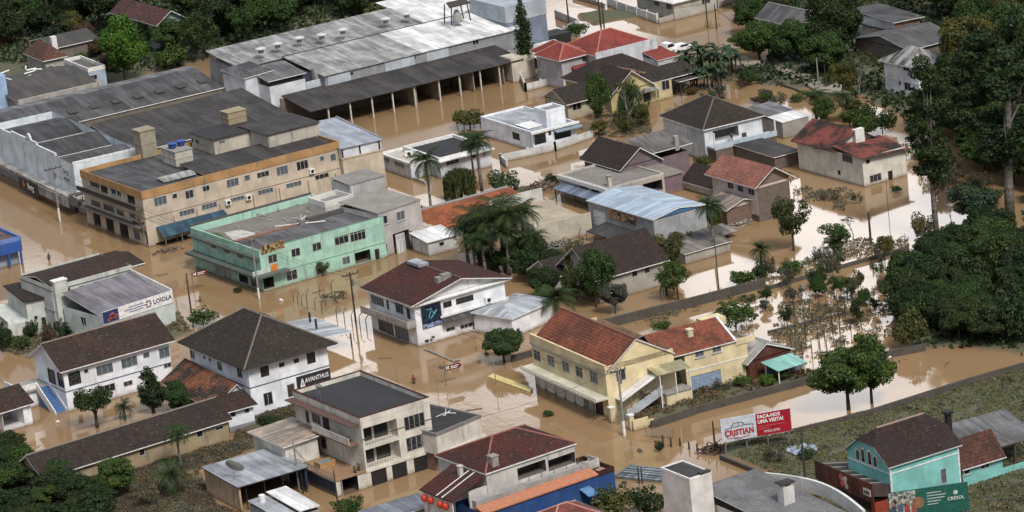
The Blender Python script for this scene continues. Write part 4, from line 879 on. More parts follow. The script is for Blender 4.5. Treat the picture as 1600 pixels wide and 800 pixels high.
# stair with white roof on the gable side
x0, z0_ = b.at('R', 960, 640); p0 = b.at('T', 957, 632, 2.2)
b.part('stair_roof', MB().slab([(1.0, -1.9, 2.6), (1.0, -.1, 2.6), (7.2, -.1, 5.0), (7.2, -1.9, 5.0)], .1), sheetm((.62, .63, .66), .1, .7, True))
b.part('stair_wall', MB().slab([(1.2, -1.8, 1.0), (7.0, -1.8, 3.2), (7.0, -1.65, 3.2), (1.2, -1.65, 1.0)], 1.2), W((.42, .45, .48), .4))
b.part('stair_side', MB().slab([(1.2, -1.75, -.5)] * 0 + [(6.9, -1.7, 2.0), (8.0, -1.7, 2.0), (8.0, -.05, 2.0), (6.9, -.05, 2.0)], 3.3), wm)
g = MB()
for i in range(7): x = 1.3 + i * .95; g.box(x, x + .07, -1.86, -1.8, 1.0 + i * .36, 2.5 + i * .36)
b.part('stair_post', g, STEEL)
b.part('porch_roof', MB().slab([(6.0, -2.6, 4.9), (11.0, -2.6, 4.9), (11.0, -.03, 5.3), (6.0, -.03, 5.3)], .1), sheetm((.50, .46, .27), .3, .8, True)); 
for x in (6.3, 8.6, 10.7): b.bx('porch_post', x, x + .12, -2.5, -2.38, -1, 4.78, WHITE)
b.bx('porch_floor', 7.0, 10.9, -2.5, -.03, 1.9, 2.1, CONC); b.bx('porch_base', 7.1, 10.8, -2.4, -.03, -1, 1.88, wm)
# gate, pillars
for (px, py, n_) in ((957, 660, 'beside the shutters'), (987, 672, 'of the broken garden wall')):
    t = thing('gate_pillar', 'yellow gate pillar ' + n_, 'gate pillar', G(px, py), b.az); MB().box(-.3, .3, -.3, .3, -1, 1.9).build('shaft', wm, t); MB().box(-.38, .38, -.38, .38, 1.92, 2.08).build('cap', WHITE, t)
t = thing('broken_wall', 'stub of yellow garden wall with stepped top standing in the flood', 'wall', G(990, 674), b.az); MB().box(0, 2.2, -.12, .12, -1, 1.4).box(2.21, 3.0, -.12, .12, -1, .9).build('wall_panel', wm, t)
t = thing('metal_gate', 'grey mesh gate between the yellow pillars', 'gate', G(964, 664), b.az + .3); g = MB().box(0, 2.0, -.03, .03, .1, .16).box(0, 2.0, -.03, .03, 1.5, 1.56)
for i in range(12): g.box(i * .18, i * .18 + .03, -.02, .02, .16, 1.5)
g.build('gate_bars', STEEL, t)

# second yellow house, grey roofed shed
b = Bld('yellow_garage_house', 'second yellow house with red tile roof, blue grey garage door and stepped end wall', 'house', (1069, 552), (1166, 527), 9.0, 5.7)
b.body(wm, z=(-1.5, 5.7), Rw=[(1092.5, 550.5, 14, 15, 'wls'), (1119.5, 543, 14, 15, 'wls'), (1103, 596, 48, 26, 'gb')])
xr, yr = b.at('T', 1112, 500, 7.6)
b.gable(TILE_RED, wm, 2.0, axis='x', x=(-3.0, b.Lu * .80), y=(0, b.Lv), oh=.3, ohg=.2, off=.5, tri=False)
zq = b.at('R', 1128, 496, b.Lv * .5)[1]
b.body(wm, x=(b.Lu * .62, b.Lu * .97), y=(b.Lv * .5 + .02, b.Lv * .5 + 2.2), z=(3, zq), name='end_room_wall', Rw=[(1131, 511, 9, 9, 'wd')], top=True)
b.part('roof_verge', MB().slab([(b.Lu * .8, -.25, 5.75), (b.Lu * .8 + .3, -.25, 5.75), (b.Lu * .8 + .3, b.Lv * .5, 7.95), (b.Lu * .8, b.Lv * .5, 7.95)], .25), WHITE); b.part('terrace_floor', MB().box(b.Lu * .8 + .3, b.Lu - .02, .02, b.Lv * .5, 5.1, 5.2), CONC)
b.bx('terrace_parapet', b.Lu * .82, b.Lu + 1.2, -.1, .15, 5.0, 5.75, wm); b.band(b.at('R', 1130, 566)[1], .14, WHITE, .05, faces='R')
chimney(b, b.Lu * .22, 2.2, 6.2, 1.5, .7, W((.62, .56, .42)))
b = Bld('wooden_shed', 'dark red wooden shed with pale grey gable roof beside the yellow garage house', 'shed', (1170, 566), (1235, 545), 8.0, 2.6)
b.body(sheetm((.10, .028, .018), .4, .4, False, (.03, .015, .01)), z=(-.5, 2.5)); b.gable(sheetm((.30, .29, .27), .35), sheetm((.10, .028, .018), .4, .4, False, (.03, .015, .01)), 1.7, axis='y', oh=.5, ohg=.3, off=.42)
b = Bld('teal_canopy', 'pale teal canopy on thin white posts over a grey fence', 'canopy', (1216, 579), (1262, 567), (1198, 571), 2.1, az=31)
b.part('roof', MB().slab([(-.2, -.2, 2.1), (b.Lu + .2, -.2, 2.1), (b.Lu + .2, b.Lv + .6, 2.55), (-.2, b.Lv + .6, 2.55)], .08), sheetm((.24, .48, .42), .1, .8, True, (.15, .3, .28)))
for (x, y) in ((.1, .1), (b.Lu - .1, .1), (b.Lu - .1, b.Lv), (.1, b.Lv)): b.bx('post', x - .06, x + .06, y - .06, y + .06, 0, 2.0, WHITE)
b.bx('grey_screen', .3, b.Lu + 1.5, b.Lv - .1, b.Lv, 0, 1.9, W((.12, .14, .18), .4))

# ------------------------------------------------------------------ stained hip house
b = Bld('stained_white_house', 'white stained two storey house with dark mossy hipped roof and a porch', 'house', (1098, 203.5), (1196, 180), (1029, 181), 5.3, ins=.45)
wm = W((.60, .62, .64), .6)
b.body(wm, z=(-1.5, 5.25), Rw=[(1134, 208.5, 40, 16, 'v'), (1163, 212, 8, 10, 'd')], inner=W((.3, .3, .3)))
b.hip(TILE_DK, 3.2, axis='y', oh=.5, inset=b.Lu / 2 + .3, cap=flatm((.12, .11, .1), .8, 0, 'ridge_mortar'))
z = b.at('R', 1150, 221, -2)[1]
b.bx('porch_slab', .2, b.Lu + 1, -2.6, -.02, 2.2, 2.5, W((.4, .45, .5))); b.bx('brick_base', .4, b.Lu + .9, -2.5, -.02, -1.5, 2.18, brickm((.085, .05, .04)))
b.bx('porch_rail', .2, b.Lu + 1, -2.6, -2.5, 2.5, 3.1, W((.42, .5, .56), .4)); b.part('porch_pillar', MB().box(.2, .4, -2.55, -2.35, 3.1, 5.0).box(b.Lu + .7, b.Lu + .9, -2.55, -2.35, 3.1, 5.0), WHITE)
wz = b.w(2.5, -1.2, 2.5)

# ------------------------------------------------------------------ pink house with striped tile roof
b = Bld('pink_house', 'pale pink two storey house with striped red tile gable roof', 'house', (1180, 294.5), (1241, 276), (1104, 271), 5.5, ins=.8)
b.body(W((.60, .50, .45), .2), z=(1.0, 5.45), Lw=[(1141.5, 290, 9, 10, 'w'), (1157, 295, 9, 10, 'w'), (1174, 300, 10, 10, 'w')])
b.body(brickm((.12, .06, .045)), z=(-1.5, 1.0), name='base_wall'); g = b.bx('brick_end', .02, b.Lu + .02, -.03, -.005, .2, 5.1, brickm((.10, .065, .055)))
b.gable(tilem((.25, .10, .075), .25, .35, (.45, .36, .3)), W((.2, .15, .13)), 1.9, axis='y', oh=.9, ohg=.8)
# ------------------------------------------------------------------ cream house red roof
b = Bld('cream_house', 'cream two storey house with faded red roofs standing alone in the flood', 'house', (1347, 247), 8.2, (1247, 220), 4.6, az=30.5)
CRM = b; wm = W((.64, .62, .55), .2); ym = b.at('L', 1306, 240)[0]
b.body(wm, z=(-1.5, 4.6), y=(0, ym), Lw=[(1324, 247.5, 16, 13, 'w'), (1311.5, 269.5, 4, 7, 'wd')], Rw=[(1356, 252.5, 7, 7, 'w'), (1368, 278, 18, 12, 'w'), (1391.5, 276, 8, 19, 'dg')], name='front_wall')
b.body(wm, z=(-1.5, 5.0), y=(ym + .01, b.Lv), Lw=[(1274.5, 230.5, 4, 6, 'w')], Rw=[(1336, 229, 8, 5, 'w')], x=(0, b.Lu - .6))
b.gable(tilem((.20, .055, .045), .7, .3, (.2, .12, .1)), wm, 2.2, axis='y', x=(0, b.Lu - .6), y=(ym + .01, b.Lv), ze=5.0, oh=.7, ohg=.7, edge=FRAME_D)
b.shed(tilem((.20, .055, .045), .7, .3, (.2, .12, .1)), [4.7, 4.2, 5.2, 5.5], x=(0, b.Lu), y=(-.2, ym - .2), oh=.5, name='front_roof', edge=FRAME_D)
b.body(W((.66, .66, .62), .15), x=(3.3, 5.0), y=(ym - .9, ym - .02), z=(3, 7.3), name='chimney_block', top=True)

# ------------------------------------------------------------------ blue metal roofed hall
b = Bld('metal_roof_hall', 'grey block hall with clean pale blue metal roof and painted poster', 'hall', (1021, 344), (1098, 320), (924, 312), 4.6)
gm = W((.33, .34, .35), .35)
b.body(gm, z=(-1.5, 4.5), Lw=[(937, 341, 19, 24, 'sw')]); b.gable(MET_B, flatm((.06, .16, .30), .5, 0, 'blue_sheeting'), .75, axis='y', oh=.25, ohg=.15, edge=WHITE)
y0, z0_ = b.at('L', 950, 330); y1, _ = b.at('L', 995, 345); zz = b.at('L', 973, 338)[1]
pb = b.bx('wall_poster', -.12, -.03, y1, y0, zz - .8, zz + .9, flatm((.40, .26, .13), .5, 0, 'worn_poster', .5))
b.part('poster_patches', MB().box(-.135, -.125, y1 + .3, y1 + 2.6, zz - .7, zz - .1).box(-.135, -.125, y1 + 4, y1 + 4.9, zz - .1, zz + .6), flatm((.05, .06, .08), .5, 0, 'dark_print', .5), pb)
b.part('lean_to_roof', MB().slab([(-3.6, -.2, 1.5), (-.02, -.2, 2.1), (-.02, b.Lv * .75, 2.1), (-3.6, b.Lv * .75, 1.5)], .12), FIBRO_D); b.part('side_lean_to', MB().slab([(-.5, -4.2, .9), (b.Lu + 2.5, -4.2, .9), (b.Lu + 2.5, -.3, 1.4), (-.5, -.3, 1.4)], .12), sheetm((.20, .17, .15), .55))
b = Bld('walled_yard', 'beige walled yard with low blank walls beside the pale blue metal hall', 'wall', (837, 352), (925, 332), (803, 314), 3.4, az=26)
bw = W((.46, .42, .35), .25); 
b.part('front_wall', MB().box(0, b.Lu, 0, .25, -1, 3.3), bw); b.part('end_wall', MB().box(0, .25, .251, b.Lv, -1, 3.3), bw); b.part('rear_wall', MB().box(.2, b.Lu, b.Lv, b.Lv + .25, -1, 4.2), W((.5, .5, .47), .4)); b.bx('terrace_floor', .26, b.Lu, .26, b.Lv - .01, .5, 2.4, concm((.40, .34, .25), .25))
b.part('corner_post', MB().box(-.4, .0, -.3, .1, -1, 3.9), WHITE)

# ------------------------------------------------------------------ brown house with purple walls and flat annexes
b = Bld('purple_walled_house', 'dark tiled house with purple walls, white bargeboards and weathered flat annex', 'house', (970, 262), (1068, 232), (910, 246), 4.0, az=30.5)
pu = W((.17, .13, .145), .5)
b.body(pu, z=(-1.5, 3.9), Lw=[(925, 257, 14, 8, 'w')]); ap = b.at('R', 1003, 240, 0)
b.gable(TILE_DARKEST, pu, 2.4, axis='y', x=(0, b.Lu * .55), y=(0, b.Lv), oh=.6, ohg=.6); b.gable(sheetm((.12, .11, .10), .45), pu, 1.5, axis='x', x=(b.Lu * .45, b.Lu + 1.2), y=(1.5, b.Lv + 1), ze=4.6, oh=.5, ohg=.4, name='rear_roof', tri=False)
b.bx('chimney', b.Lu - 1.6, b.Lu - .9, 1, 1.7, 4, 6.3, concm((.34, .32, .29)))
b2 = Bld('flat_annex', 'grey flat roofed annex with white fascia and blue awning before the purple walls', 'annex', (948, 296), (1030, 270), (895, 268), 3.4, az=30.5)
b2.body(W((.40, .36, .31), .4), z=(-1.5, 3.3), Lw=[(912, 294, 14, 12, 'dg'), (930, 298, 12, 12, 'v')], Rw=[(958, 300, 10, 8, 'w'), (1020, 292, 30, 16, 'v')], inner=W((.1, .09, .09)))
b2.flat(concm((.22, .20, .18), .6), z=3.3, par=.25, pm=W((.46, .44, .40), .5)); b2.bx('fascia', -.25, -.04, -.1, b2.Lv + .2, 2.9, 3.5, WHITE)
b2.part('awning', MB().slab([(-2.2, .2, 2.0), (-.05, .2, 2.5), (-.05, b2.Lv * .9, 2.5), (-2.2, b2.Lv * .9, 2.0)], .08), sheetm((.16, .20, .27), .3, .7, True)); 
for y in (.4, b2.Lv * .45, b2.Lv * .85): b2.bx('awning_post', -2.1, -1.95, y, y + .15, -1, 1.9, FRAME_D)
b2.bx('chimney', 1.2, 1.8, 1.2, 1.8, 3.3, 4.9, W((.5, .48, .42), .5)); b2.bx('chimney_cap', 1.05, 1.95, 1.05, 1.95, 4.93, 5.05, CONC)
b2.bx('purple_wall', b2.Lu - .2, b2.Lu + 3.5, .3, .5, -1, 2.7, W((.19, .13, .16), .4)); b2.part('patio_roof', MB().slab([(b2.Lu - .1, .1, 2.9), (b2.Lu + 3.8, .1, 2.9), (b2.Lu + 3.8, b2.Lv, 3.3), (b2.Lu - .1, b2.Lv, 3.3)], .15), concm((.22, .20, .17), .6))
b = Bld('dark_tiled_shed', 'small dark brown tiled roof low over the water between the purple and pink houses', 'shed', (1113, 293), (1120, 291), (1066, 281), 1.6, az=30.5)
b.Lu = 5; b.body(bw, z=(-1.5, 1.5)); b.gable(TILE_DARKEST, bw, 2.0, axis='y', oh=.4)

# ------------------------------------------------------------------ white modern house
b = Bld('modern_house', 'small white modern house with light flat roof and white cube tower', 'house', (831, 207), (896, 189), (769, 178), 3.3, az=29)
wm = W((.74, .77, .82), .25)
b.body(wm, z=(-1.5, 3.3), Rw=[(844, 217, 19, 16, 'dg'), (879, 208, 26, 16, 'dg'), (859, 208, 5, 7, 'w'), (831.5+2, 219, 3, 12, 'w')], Lw=[(806, 213, 12, 12, 'd')]); b.flat(sheetm((.38, .40, .42), .25, 1.3, True), z=3.05, par=.3, pm=wm)
b.bx('window_canopy', 4.0, b.Lu + .6, -1.1, -.02, 2.5, 2.75, W((.25, .32, .40), .3)); b.bx('canopy_rim', -.3, b.Lu + .5, -.35, -.04, 3.0, 3.35, WHITE)
x0, y0 = b.at('T', 853, 178, 5.3); b.body(wm, x=(x0, x0 + 3.6), y=(y0, y0 + 3.8), z=(3.0, 5.8), name='cube_tower', top=False); b.flat(concm((.25, .24, .23)), x=(x0, x0 + 3.6), y=(y0, y0 + 3.8), z=5.5, par=.35, pm=wm, name='tower_roof')
b.part('skylight', MB().slab([(1.0, 3.0, 3.22), (4.2, 3.0, 3.22), (4.2, 7.0, 3.3), (1.0, 7.0, 3.3)], .08), WHITE)
# low white fence walls
def wallrun(name, label, pts, h, mat, th=.25, z0=-1.0, cat='wall', posts=0, cap=None):
    g = MB(); P_ = [G(*p, 0) for p in pts]; t = thing(name, label, cat, P_[0])
    for a, c in zip(P_, P_[1:]):
        a, c = a - P_[0], c - P_[0]; d_ = (c - a).normalized(); n_ = Vector((-d_.y, d_.x, 0)) * th / 2
        g.slab([(a - n_)[:2] + (h,) for _ in range(0)] + [tuple((a - n_)[:2]) + (h,), tuple((c - n_)[:2]) + (h,), tuple((c + n_)[:2]) + (h,), tuple((a + n_)[:2]) + (h,)], h - z0)
        if posts:
            k = max(1, int((c - a).length / posts))
            for i in range(k + 1): q = a + (c - a) * i / k; t2 = MB().box(q.x - .2, q.x + .2, q.y - .2, q.y + .2, z0, h + .25); t2.build('pillar', mat, t)
    g.build('wall_panel', mat, t)
    if cap:
        g = MB()
        for a, c in zip(P_, P_[1:]):
            a, c = a - P_[0], c - P_[0]; d_ = (c - a).normalized(); n_ = Vector((-d_.y, d_.x, 0)) * (th / 2 + .06)
            g.slab([tuple((a - n_)[:2]) + (h + .09,), tuple((c - n_)[:2]) + (h + .09,), tuple((c + n_)[:2]) + (h + .09,), tuple((a + n_)[:2]) + (h + .09,)], .085)
        g.build('coping', cap, t)
    return t
fw = W((.55, .56, .55), .4)
wallrun('garden_wall', 'white garden wall with posts in front of the modern house with the cube tower', [(783, 254), (868, 236), (925, 216)], 1.3, fw, posts=4)
wallrun('garden_wall', 'short white wall beside the palms left of the modern house', [(783, 254), (793, 262)], 1.2, fw, posts=3)
wallrun('garden_wall', 'low white wall running from the flat roofed white house towards the palms', [(596, 262), (665, 288)], .5, fw)
wallrun('garden_wall', 'white wall with pillars in front of the red roofed house beside the cypress', [(815, 127), (822, 143), (870, 131)], 1.3, fw, posts=3)
wallrun('garden_wall', 'white panelled fence wall with pillars along the far flooded street', [(950, 10), (1028, 37)], 1.7, W((.6, .6, .58), .2), posts=4.2)
wallrun('garden_wall', 'plain pale wall turning the corner of the far flooded street', [(1030, 38), (1130, 10), (1190, -5)], 1.1, W((.42, .40, .36), .5))
wallrun('garden_wall', 'low dark wall around the grey roofed corner at the top', [(895, -2), (945, 12)], .8, W((.25, .22, .2), .6))

# ------------------------------------------------------------------ white house with dark flat roof
b = Bld('flat_roof_house', 'single storey white house with dark flat roof, white parapet and paler lower wing', 'house', (686, 247), (762, 226), (630, 216), 3.5, az=29)
wm = W((.56, .58, .62), .4); b.Lv = 12
b.body(wm, z=(-1.5, 3.3), Rw=[(707, 252, 20, 9, 'w'), (740, 244, 8, 7, 'w')]); b.flat(TAR, z=2.95, par=.5, pm=WHITE, t=.35); b.bx('roof_apron', -.4, b.Lu + .3, -1.0, -.04, 2.95, 3.1, WHITE)
b2 = Bld('flat_roof_wing', 'low wing with pale roof and window row before the dark flat roofed house', 'house wing', (641, 257), 4.6, (597, 239), 2.6, az=29)
b2.body(wm, z=(-1.5, 2.5), Lw=[(604, 249, 9, 10, 'wl'), (624, 257, 16, 10, 'wl')]); b2.flat(concm((.50, .48, .42), .25), z=2.45, par=.3, pm=WHITE, t=.3)
t = thing('roof_unit', 'air conditioning unit standing on the pale low roof of the flat roofed white house', 'air conditioner', b2.w(2.6, 5.0, 2.6)); MB().box(-.7, .7, -.3, .3, 0, .8).build('casing', WHITE, t); MB().tube([(0, -.33, .4), (0, -.31, .4)], .3, 12).build('fan', BLACK, t)

# ------------------------------------------------------------------ orange roof shed and small lean-tos
b = Bld('orange_roof_shed', 'long low shed with orange tile roof behind the tall palms', 'shed', (683, 361), (832, 321), 7, 2.2, az=30.5)
b.body(W((.42, .42, .40), .5), z=(-1.5, 2.0)); b.shed(tilem((.28, .085, .035), .3, .4, (.35, .2, .15)), [2.2, 2.2, 4.0, 4.0], oh=.2, y=(0, 6.0)); b.part('rear_ledge', MB().slab([(-.2, 6.25, 4.05), (b.Lu, 6.25, 4.05), (b.Lu, 6.9, 4.15), (-.2, 6.9, 4.15)], .3), concm((.25, .24, .22)))
b = Bld('white_lean_to', 'small white lean-to with pale sheet roof at the foot of the tall palm', 'shed', (668, 378), (712, 366), 4.5, 2.3, az=30.5)
b.body(W((.50, .50, .48), .5), z=(-1.5, 2.2), Rw=[(690, 381, 8, 7, 'w')]); b.shed(MET_W, [2.3, 2.3, 2.9, 2.9], oh=.3)
b = Bld('grey_lean_to', 'narrow grey lean-to roof between the pale grey house and the tall palm', 'shed', (655, 366), (684, 358), 6, 2.6, az=30.5)
b.body(W((.30, .30, .29), .6), z=(-1.5, 2.5)); b.shed(sheetm((.40, .36, .30), .4), [2.6, 2.6, 3.2, 3.2], oh=.2)

# ------------------------------------------------------------------ dark roofed house among trees in the middle
b = Bld('grey_garden_house', 'grey walled house under a steep dark tile roof among garden trees', 'house', (975, 421), (1040, 405), 9.5, 3.9, az=30.5)
wm = W((.36, .34, .30), .4); b.body(wm, z=(-1.5, 3.5), x=(-4.5, b.Lu), Rw=[(991.5, 427, 9, 11, 'w'), (1011, 421.5, 9, 11, 'w')], Lw=[(909, 400, 8, 12, 'wl'), (918, 407, 6, 12, 'wl')]); b.gable(TILE_DARKEST, wm, 3.4, axis='x', x=(-4.5, b.Lu), oh=.6, ohg=.7)
b = Bld('grey_outbuilding', 'grey walled outbuilding with moss dark gable roof left of the garden trees', 'shed', (865, 432), (915, 418), 6.0, 2.9, az=30.5)
b.body(wm, z=(-1.5, 2.8)); b.gable(TILE_DK, wm, 1.7, axis='x', oh=.4)
b = Bld('long_grey_shed', 'low patched sheet roofs among the trees below the pale blue metal hall', 'shed', (1070, 396), (1140, 376), 6, 1.7, az=30.5)
b.body(wm, z=(-1.5, 1.6)); b.shed(sheetm((.18, .16, .14), .6), [1.7, 1.7, 2.3, 2.3], oh=.3)

# ------------------------------------------------------------------ red roofed house by the cypress
b = Bld('red_roof_house', 'two storey lilac grey house with bright red hipped roofs beside the cypress', 'house', (933, 88), (1013, 67), 10.5, 5.4, az=30.5)
wm = W((.40, .39, .42), .15); RED = b
b.body(W((.52, .54, .57), .75), z=(-1.5, 5.4), x=(0, b.Lu)); b.part('stained_parapet', MB().box(-.9, b.Lu + .9, -1.0, -.8, -1.5, 6.3), W((.56, .58, .62), .95))
b.hip(TILE_BRIGHT, 2.7, axis='x', x=(.3, b.Lu), y=(.2, b.Lv), oh=.8, ze=5.6, inset=5.2, cap=flatm((.40, .16, .13), .7, 0, 'ridge_tiles'))
b.body(wm, z=(-1.5, 5.4), x=(-.02 - 5.2, -.02), y=(3.4, 10.2), name='middle_wing_wall', Lw=[(0, 0, 0.1, .1, 'w')] * 0, Rw=[(915, 92, 10, 8, 'b')])
b.hip(TILE_BRIGHT, 1.9, axis='y', x=(-5.3, -.4), y=(3.5, 10.2), ze=5.45, oh=.7, cap=flatm((.40, .16, .13), .7, 0, 'ridge_tiles'), name='wing_roof')
b2 = Bld('red_roof_wing', 'front wing of the red roofed house with glazed balcony', 'house wing', (876, 89), (893, 84), (838, 79), 5.4, az=30.5)
b2.body(wm, z=(-1.5, 5.3), x=(0, max(b2.Lu, 3.0)), Lw=[(868, 101, 8, 16, 'wl'), (868, 122, 7, 18, 'dg'), (857, 96, 5, 10, 'w')]); b2.hip(TILE_BRIGHT, 1.7, axis='y', x=(0, 4.5), oh=.8, ze=5.4, cap=flatm((.40, .16, .13), .7, 0, 'ridge_tiles'))
b2.bx('balcony', -1.1, -.02, .1, b2.Lv * .7, 2.6, 2.8, WHITE); b2.bx('balcony_glass', -1.1, -1.02, .1, b2.Lv * .7, 2.81, 3.6, flatm((.3, .33, .37), .2, 0, 'pale_glass'))
b2.part('balcony_post', MB().box(-1.15, -.95, .1, .3, -1, 5.2), WHITE)
b.part('red_awning', MB().slab([(-3.4, .5, 2.6), (-.05, .5, 2.6), (-.05, 3.2, 3.9), (-3.4, 3.2, 3.9)], .1), TILE_BRIGHT)
b = Bld('red_roof_annex', 'small red roof between the stained parapet wall and the white truck', 'annex', (1028, 94), (1056, 86), 5, 3.6, az=30.5)
b.body(W((.5, .5, .52), .6), z=(-1, 3.5)); b.shed(TILE_BRIGHT, [3.6, 3.6, 4.6, 4.6], oh=.2)

# ------------------------------------------------------------------ ruined brown roofed houses and yellow house
yl = W((.50, .44, .24), .5)
b = Bld('dark_yellow_house', 'low yellow house with broken dark tile roof and lilac awning', 'house', (1000, 134), (1046, 121), 8.5, 3.4, az=30.5)
b.body(yl, z=(-1, 3.3), x=(-6, b.Lu), Rw=[(1042-2, 133, 12, 15, 'w'), (1011, 149, 12, 20, 'd'), (1028, 145, 3, 16, 'd')]); b.gable(TILE_DARKEST, yl, 3.0, axis='y', x=(-6, b.Lu * .35), y=(-.2, 9), oh=.6, ohg=.6, ze=3.4)
b.gable(TILE_DK, yl, 1.3, axis='x', x=(b.Lu * .30, b.Lu + 5), y=(.5, 7.5), oh=.5, ze=3.4, name='side_roof', tri=False); b.part('awning', MB().slab([(-1.2, -1.5, 2.5), (3.0, -1.5, 2.5), (3.0, -.02, 2.8), (-1.2, -.02, 2.8)], .1), FIBRO_L)
g = MB(); rr = random.Random(5)
for i in range(60): x, y = rr.uniform(-1.5, 3.2), rr.uniform(1.5, 6); z = 5.6 - abs(x + .5) * .35; g.face([(x, y, z), (x + .5, y + rr.uniform(-.3, .3), z + rr.uniform(0, .35)), (x + .3, y + .5, z + .3)])
o = g.build('broken_tiles', tilem((.2, .11, .07), .3, .6)); tag(o, 'heap of broken tiles on the dark yellow house roof', 'rubble', kind='stuff'); o.matrix_world = Matrix.Translation(b.o) @ Matrix.Rotation(b.az, 4, 'Z')
b = Bld('dark_hip_house', 'house with large dark brown roof pressed against the stained parapet wall', 'house', (962, 122), (1022, 106), 8, 4.2, az=30.5)
b.body(yl, z=(-1, 4.1), x=(-5, b.Lu)); b.hip(TILE_DARKEST, 2.9, axis='x', x=(-5, b.Lu), oh=.7, inset=4.5)
b = Bld('long_brown_house', 'long low cream house with dark mouldy tile roof behind the modern house', 'house', (886, 160), (943, 144), (858, 149), 3.3, az=30.5)
wm = W((.42, .38, .28), .6); b.body(wm, z=(-1, 3.2), Rw=[(901, 164, 14, 16, 'w'), (931, 156, 12, 12, 'v'), (892, 168, 3, 5, 'w')]); b.gable(TILE_DK, wm, 1.7, axis='x', oh=.7, ohg=.6)
b = Bld('ruined_porch', 'low dark grey porch roof on posts among debris right of the dark yellow house', 'porch', (1062, 127), (1100, 116), 5, 2.7, az=30.5)
b.shed(FIBRO_BR, [2.7, 2.7, 3.2, 3.2], oh=.2)
for (x, y) in ((.2, .2), (b.Lu - .2, .2), (.2, 4.5), (b.Lu - .2, 4.5)): b.bx('post', x - .08, x + .08, y - .08, y + .08, -.5, 2.6, DARKW)

# ------------------------------------------------------------------ warehouses
b = Bld('loading_shed', 'long open sided loading shed with dark roof on white posts over flood water', 'shed', (486, 173.5), (808, 90.5), (447, 156), 3.9, az=30.5)
SHED = b; Lq = b.Lu; 
b.shed(FIBRO_BR, [3.9, 3.9, 5.2, 5.2], oh=.3, y=(0, 9.5), edge=FIBRO_D)
for i, px in enumerate((540.5, 579 - 10 + 18 - 1, 622, 661, 697, 735, 770, 804, 838 - 54 + 4, )):
    pass
for px in (511, 546, 581, 614, 649, 688.5, 721.5, 754.5, 785):
    a, _ = b.at('R', px, 160, .3); b.bx('post', a - .12, a + .12, .15, .4, -1.5, 3.76, flatm((.50, .48, .44), .7, 0, 'post_paint'))
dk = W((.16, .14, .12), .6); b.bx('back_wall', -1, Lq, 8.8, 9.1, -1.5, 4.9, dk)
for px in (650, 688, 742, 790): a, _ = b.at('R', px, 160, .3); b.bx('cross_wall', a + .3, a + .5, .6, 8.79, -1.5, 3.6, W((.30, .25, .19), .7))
b.body(W((.55, .50, .42), .4), x=(Lq - 2.2, Lq + 2.5), y=(-.1, 6), z=(-1.5, 4.4), name='end_house_wall', Rw=[(794, 118, 9, 18, 'v')], top=True, inner=dk)
b = Bld('factory_hall', 'factory hall with long pale sheet roof, ridge vents and grey side wall', 'factory', (507, 118), (800, 44), (461, 97), 7.0, az=30.5)
FAC = b; Lu = b.Lu; Lv = 14
b.body(W((.26, .27, .29), .45), z=(-1, 6.9), y=(0, Lv + 12), Rw=[(640, 91, 20, 9, 'w'), (549, 115, 7, 7, 'w'), (743, 66, 10, 8, 'w')])
for q in ((.5, 5.0, 4.2), (12, 18, 4.0), (20.5, 25, 4.4)): b.bx('side_panel', q[0], q[1], -.08, -.01, q[2], 6.7, W((.42, .46, .50), .3))
xm = b.at('R', 657, 80)[0]
b.part('grey_roof', MB().slab([(-.3, -.3, 7.0), (xm, -.3, 7.0), (xm, Lv, 8.4), (-.3, Lv, 8.4)], .15), FIBRO_L)
b.part('white_roof', MB().slab([(xm + .01, -.3, 7.02), (Lu + 2, -.3, 7.02), (Lu + 2, Lv, 8.42), (xm + .01, Lv, 8.42)], .15), MET_W)
b.part('upper_roof', MB().slab([(-9, Lv + .3, 8.2), (Lu * .74, Lv + .3, 8.2), (Lu * .74, Lv + 12.5, 9.6), (-9, Lv + 12.5, 9.6)], .15), sheetm((.27, .27, .265), .4))
b.part('upper_white_roof', MB().slab([(Lu * .745, Lv + .3, 8.2), (Lu + 14, Lv + .3, 8.2), (Lu + 14, Lv + 18, 9.8), (Lu * .745, Lv + 18, 9.8)], .15), MET_W)
b.part('upper_wall', MB().box(-8.8, Lu + 13.8, Lv + .6, Lv + 12, -1, 8.0), W((.3, .3, .3), .5)); b.bx('gutter', -.3, Lu, Lv + .05, Lv + .29, 8.2, 8.5, FIBRO_D)
for px, py in ((408, 81), (434, 73), (468, 64), (503, 59), (536, 51), (603, 34), (636, 26)):
    p = G(px, py + 2, 9.5); t = thing('roof_vent', 'round white capped vent on the far factory roof ridge', 'roof vent', p, 0, 'vents along the far factory roof ridge'); MB().cyl(0, 0, 0, .7, .5, 10).build('pipe', CONC, t); MB().tube([(0, 0, .72), (0, 0, .85), (0, 0, 1.15)], [1.0, 1.0, .2], 12).build('cap', flatm((.5, .5, .5), .5, 0, 'vent_cap'), t)
p = G(715, 34, 8.6); t = thing('roof_frame', 'rusty steel frame standing over a hopper on the pale factory roof', 'steel frame', p, b.az); g = MB()
for x in (-2, 2):
    for y in (-1.2, 1.2): g.tube([(x, y, 0), (x * .8, y, 3.4)], .12, 5)
g.build('frame_leg', DARKW, t); MB().slab([(-2.2, -1.5, 3.3), (2.2, -1.5, 3.3), (1.9, 0, 3.9), (-1.9, 0, 3.9)], .2).build('frame_roof', DARKW, t); MB().tube([(0, 0, 0), (0, 0, 1.3), (0, 0, 2.2)], [.9, .8, .3], 10).build('hopper', FIBRO_L, t)
b = Bld('blue_grey_warehouse', 'tall blue grey warehouse behind the cypress at the top', 'warehouse', (790, 28), (847, 12), (747, 12), 9.0, az=30.5)
